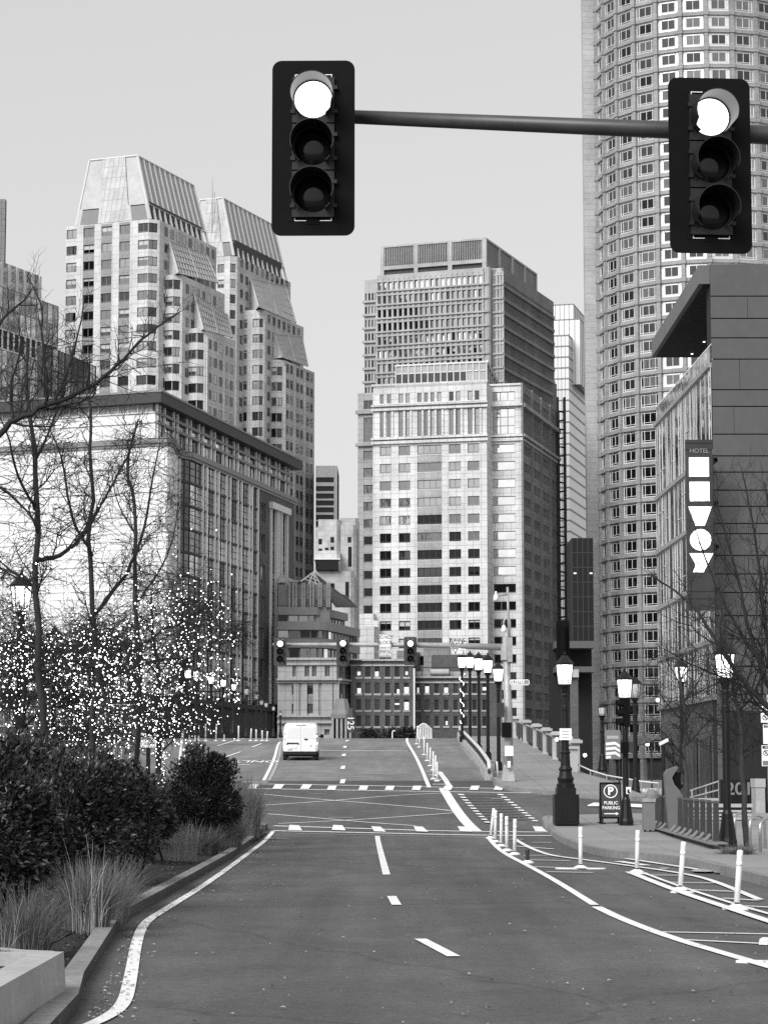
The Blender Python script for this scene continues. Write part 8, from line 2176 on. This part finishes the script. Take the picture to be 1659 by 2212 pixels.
# ---------------------------------------------------------------- shrubs
def shrub(label, u0, v0, u1, v1, Y, n, leaf, seed, depth=1.0, m='leaf', stems=True, g='dark shrubs on the median'):
    """clipped evergreen: branching stems inside, thousands of leaves through an uneven crown"""
    rr = random.Random(seed); a, b = P(u0, v1, Y), P(u1, v0, Y); c = (a + b) / 2; rx, rz = (b.x - a.x) / 2, (b.z - a.z) / 2
    gb = Vector((c.x, Y, hs(c.x, Y) if c.x < -3.2 else .15)); t = thing('shrub', label, 'shrub', gb, g)
    mb = MB(); lumps = [(rr.uniform(-.75, .75), rr.uniform(-.6, .6), rr.uniform(-.7, .75), rr.uniform(.30, .55)) for _ in range(16)]
    cnt = 0
    while cnt < n:
        q = Vector((rr.gauss(0, 1), rr.gauss(0, 1), rr.gauss(0, 1))).normalized() * rr.random() ** .28
        if cnt % 3: 
            l = rr.choice(lumps); q = Vector((l[0], l[1], l[2])) + q * l[3]
            if q.length > 1.12: continue
        if q.length > 1e-3 and q.length > .86 + .5 * mnoise.noise(q.normalized() * 1.7 + Vector((seed * 3.1, 0, 0))): continue
        ns = mnoise.noise(Vector((q.x * 2.3 + seed, q.y * 2.3, q.z * 2.3)))
        if ns < -.18 and rr.random() < .8: continue
        p = Vector((c.x + q.x * rx, Y + q.y * depth, c.z + q.z * rz))
        if p.z < gb.z + .05: continue
        d = (q.normalized() * .8 + Vector((rr.gauss(0, .6), rr.gauss(0, .6), rr.gauss(0, .5) + .35))).normalized(); s = d.cross(Vector((rr.gauss(0, 1), rr.gauss(0, 1), rr.gauss(0, 1)))).normalized()
        L = leaf * rr.uniform(.6, 1.35); w = L * .24; f = d.cross(s) * L * .12
        i = mb.vert(p, p + d * L * .45 + s * w + f, p + d * L, p + d * L * .45 - s * w + f); mb.face(i); cnt += 1
    mb.build('foliage', M[m], t)
    if stems:
        mb = MB()
        for k in range(14):
            x = c.x + rr.uniform(-.5, .5) * rx; y = Y + rr.uniform(-.4, .4) * depth; e = Vector((c.x + rr.uniform(-.9, .9) * rx, Y + rr.uniform(-.8, .8) * depth, c.z + rr.uniform(-.2, .8) * rz)); s0 = Vector((x, y, gb.z - .05)); m_ = s0.lerp(e, .5) + Vector((rr.uniform(-.1, .1), 0, .1)); mb.tube([s0, m_, e], [.022, .016, .006], 5, cap=False)
        mb.build('stems', M['bark'], t)
shrub('large dark evergreen shrub at the left edge, above the concrete planter wall', -190, 1590, 140, 1965, 26, 15000, .085, 1, 1.0)
shrub('large dark evergreen shrub right of the left edge one, behind the pale grass stalks', 50, 1598, 285, 1945, 29.5, 15000, .08, 2, 1.3)
shrub('dark evergreen shrub between the near shrubs and the parking sign', 175, 1622, 352, 1895, 35, 13000, .08, 3, 1.8)
shrub('low dark shrub behind the near pair, below the lit branches', -20, 1586, 170, 1740, 37, 5000, .085, 4, 1.2)
shrub('dark shrub at the foot of the lit trunk', 262, 1668, 384, 1850, 43, 8000, .08, 15, 1.6)
shrub('rounded dark shrub standing alone right of the lit trunk', 340, 1600, 534, 1835, 52, 15000, .085, 5, 1.7, 'leaf_dark')
# ---------------------------------------------------------------- grasses
def tuft(label, u, vb, vt, wpx, Y, n, seed, m='grass_pale', lean=.5, w=.006, g='ornamental grass tufts on the median', cat='grass tuft'):
    rr = random.Random(seed); c = P(u, vb, Y); z0 = hs(c.x, Y) if c.x < -3.2 else .1; h = max(.2, zat(vt, Y) - z0); rw = wpx / FPX * Y / 2
    t = thing('grass_tuft', label, cat, (c.x, Y, z0), g); mb = MB()
    for k in range(n):
        a = rr.uniform(0, 6.283); r = rw * .55 * rr.random() ** .5; p = Vector((c.x + r * math.cos(a), Y + r * math.sin(a), z0 - .02)); a += rr.gauss(0, .7); hh = h * min(1.08, max(.25, rr.gauss(.72, .2))); bend = rw * lean * abs(rr.gauss(.5, .45))
        o = Vector((math.cos(a), math.sin(a), 0)); ww = w * rr.uniform(.5, 1.2); s = Vector((1, 0, 0)) * ww if rr.random() < .7 else Vector((-o.y, o.x, 0)) * ww
        prev = None
        for f in (0, .35, .7, .9):
            q = p + o * bend * f ** 2.2 + Vector((0, 0, hh * (f - .28 * f ** 3 * min(1.5, bend / max(.05, hh)))))
            i = mb.vert(q - s * (1 - f * .6), q + s * (1 - f * .6))
            if prev: mb.face((prev[0], prev[1], i[1], i[0]))
            prev = i
        e = mb.vert(p + o * bend + Vector((0, 0, hh * (1 - .28 * min(1.5, bend / max(.05, hh)))))); mb.face((prev[0], prev[1], e[0]))
    mb.build('blades', M[m], t)
def tuft2(label, u, vb, vt, wpx, Y, n, seed, **k): tuft(label, u, vb, vt, wpx, Y, n, seed, **k)
tuft('tall pale dry grass stalks in front of the near shrubs', 195, 1960, 1800, 130, 24.8, 34, 1, w=.003, lean=1.0)
tuft('darker grass tuft under the tall pale one', 190, 1960, 1850, 170, 25.2, 1100, 2, m='grass_dark', w=.003, lean=.9)
tuft('pale dry grass tuft at the left edge by the planter wall', 60, 2010, 1900, 170, 21.5, 700, 3, m='grass_dark', w=.003, lean=1.0)
tuft('sparse pale grass tuft above the planter wall corner', 10, 2040, 1910, 110, 21, 22, 9, w=.003, lean=1.2)
tuft('pale grass tuft between the lone shrub and the median kerb', 395, 1865, 1765, 110, 44, 160, 4, w=.004)
tuft('dark grass tuft spilling onto the kerb before the lone shrub', 428, 1850, 1775, 150, 48, 1200, 5, m='grass_dark', w=.005, lean=1.0)
tuft('tall feathery grey grass tuft at the tip of the median', 527, 1800, 1668, 120, 61, 1500, 6, m='grass_mid', w=.005, lean=.55)
tuft('lower feathery grass tuft beside the lone shrub', 480, 1815, 1725, 110, 56, 800, 7, m='grass_mid', w=.005, lean=.7)
tuft('wispy grass clump leaning over the soil near the kerb bend', 262, 1930, 1850, 130, 35, 600, 18, m='grass_dark', w=.004, lean=1.2)
tuft('soft hair-like grass mound beside the pale stalks', 225, 1950, 1840, 190, 26.5, 1400, 28, m='grass_mid', w=.0022, lean=1.1)
tuft('soft hair-like grass in front of the lone shrub, spilling to the kerb', 478, 1830, 1745, 150, 52, 1500, 29, m='grass_mid', w=.0035, lean=1.0)
tuft('low dark grass clump near the kerb bend', 205, 1935, 1860, 170, 31, 900, 8, m='grass_dark', w=.004, lean=1.1)
# leaf litter on the soil
def litter():
    rr = random.Random(4); mb = MB()
    for k in range(5200):
        y = 18.5 + 48 * rr.random() ** 1.6; x = -3.15 - rr.random() ** 1.2 * 4 if y > 27 else -2.5 - .06 * (y - 18) - rr.random() * 3.2
        if x > -2.62 - .06 * (min(y, 27) - 18.5): continue
        z = (hs(x, y) if x < -3.2 else .09) + .012 + rr.random() * .03; a = rr.random() * 6.28; L = rr.uniform(.02, .06)
        d = Vector((math.cos(a), math.sin(a), rr.uniform(-.4, .6))) * L; s = Vector((-math.sin(a), math.cos(a), rr.uniform(-.4, .4))) * L * .4; p = Vector((x, y, z))
        mb.poly([p, p + d * .5 + s, p + d, p + d * .5 - s])
    tag(mb.build('leaf_litter', M['litter']), 'scattered dead leaves on the dark soil of the median', 'leaf litter', None, 'stuff')
litter()
rr = random.Random(9)
for i in range(9):
    x, y = rr.uniform(-4.2, -3.3), rr.uniform(22, 40); p = Vector((x, y, hs(x, y) + .03)); a = rr.random() * 3; 
mb = MB(); p = Vector((-3.5, 21.2, .2)); mb.tube([p, p + Vector((.35, -.35, 0)), p + Vector((.65, -.55, .01))], [.018, .014, .008], 6); tag(mb.build('fallen_branch', M['grass_pale']), 'pale broken stick lying on the soil near the planter wall', 'stick')
# ---------------------------------------------------------------- trees on the right
def right_tree(label, base, trunk, limbs, seed, Y, r0, kids, ln, up, m='bark'):
    T_ = Tree('tree', label, base, seed, 'bare trees on the right'); T_.limb([base] + PX(Y, *trunk), r0, r0 * .3, True, kids, ln, up, 2, f0=.35)
    for pts, r, k, l in limbs: T_.limb(PX(Y, *pts), r, r * .15, False, int(k * 1.25), l, up, 2)
    T_.done(m); brush(T_, (1380, 1640), .035); return T_
Y = 40; p = P(1690, 1800, Y)
right_tree('large bare tree at the right edge with long branches across the hotel wall', Vector((p.x, Y, .15)), [(1688, 1650), (1680, 1560), (1668, 1500), (1690, 1300), (1700, 1150)],
    [([(1672, 1530), (1645, 1518), (1624, 1493), (1578, 1436), (1537, 1371), (1500, 1310, 1), (1450, 1270, 1.5), (1400, 1240, 2)], .06, 20, 1.0),
     ([(1665, 1500), (1640, 1440), (1612, 1340), (1590, 1240), (1560, 1130), (1540, 1060)], .045, 16, .9), ([(1670, 1470), (1650, 1350), (1640, 1230), (1620, 1100), (1600, 1010)], .04, 14, .9),
     ([(1675, 1440), (1665, 1300), (1665, 1150), (1650, 1040)], .04, 12, .8), ([(1640, 1500), (1580, 1470), (1500, 1440, -.5), (1430, 1400, -1)], .025, 14, .8), ([(1600, 1465), (1560, 1470), (1500, 1500), (1440, 1510, .5)], .02, 12, .7), ([(1630, 1420), (1560, 1300), (1520, 1200), (1500, 1140)], .03, 14, .8)], 41, Y, .14, 8, .9, .5)
Y = 52; p = P(1611, 1800, Y)
right_tree('slim bare tree rising before the 2015 wall', Vector((p.x, Y, .15)), [(1608, 1700), (1597, 1587), (1583, 1495), (1575, 1400), (1560, 1320)],
    [([(1602, 1640), (1640, 1610), (1665, 1640)], .03, 10, .8), ([(1597, 1590), (1560, 1560), (1530, 1550)], .03, 10, .8), ([(1590, 1540), (1630, 1500), (1650, 1440)], .03, 10, .8), ([(1604, 1660), (1560, 1620), (1520, 1610)], .025, 9, .7)], 44, Y, .07, 14, .8, .35, 'bark_grey')
Y = 72; p = P(1486, 1780, Y)
right_tree('small twiggy tree in front of the hotel, behind the hire kiosk', Vector((p.x, Y, .15)), [(1484, 1720), (1478, 1600), (1472, 1500), (1465, 1420)],
    [([(1480, 1640), (1440, 1590), (1410, 1560)], .035, 15, 1.0), ([(1479, 1610), (1520, 1570), (1545, 1540)], .035, 15, 1.0), ([(1476, 1560), (1430, 1510), (1410, 1470)], .03, 15, 1.0), ([(1474, 1520), (1510, 1470), (1530, 1420)], .03, 13, 1.0), ([(1470, 1480), (1440, 1430), (1430, 1390)], .025, 11, .8)], 47, Y, .10, 18, 1.0, .3, 'bark_grey')
g = G(1600, 1845, .15)
tuft('rough dark weed clump at the foot of the lamp by the cycle racks', 1590, 1850, 1815, 120, G(1590, 1845, .15).y, 500, 50, m='grass_dark', w=.006, lean=.9, g=None)
# low planting at the crest under the brick warehouse
rr = random.Random(77)
for i, (u, w) in enumerate(((800, 50), (845, 60), (880, 40))):
    shrub(['left', 'middle', 'right'][i] + ' of three low dim bushes before the brick warehouse base', u - w / 2, 1572, u + w / 2, 1602, 200, 500, .3, 60 + i, .8, 'leaf_dark', True, 'dim bushes beyond the crest')
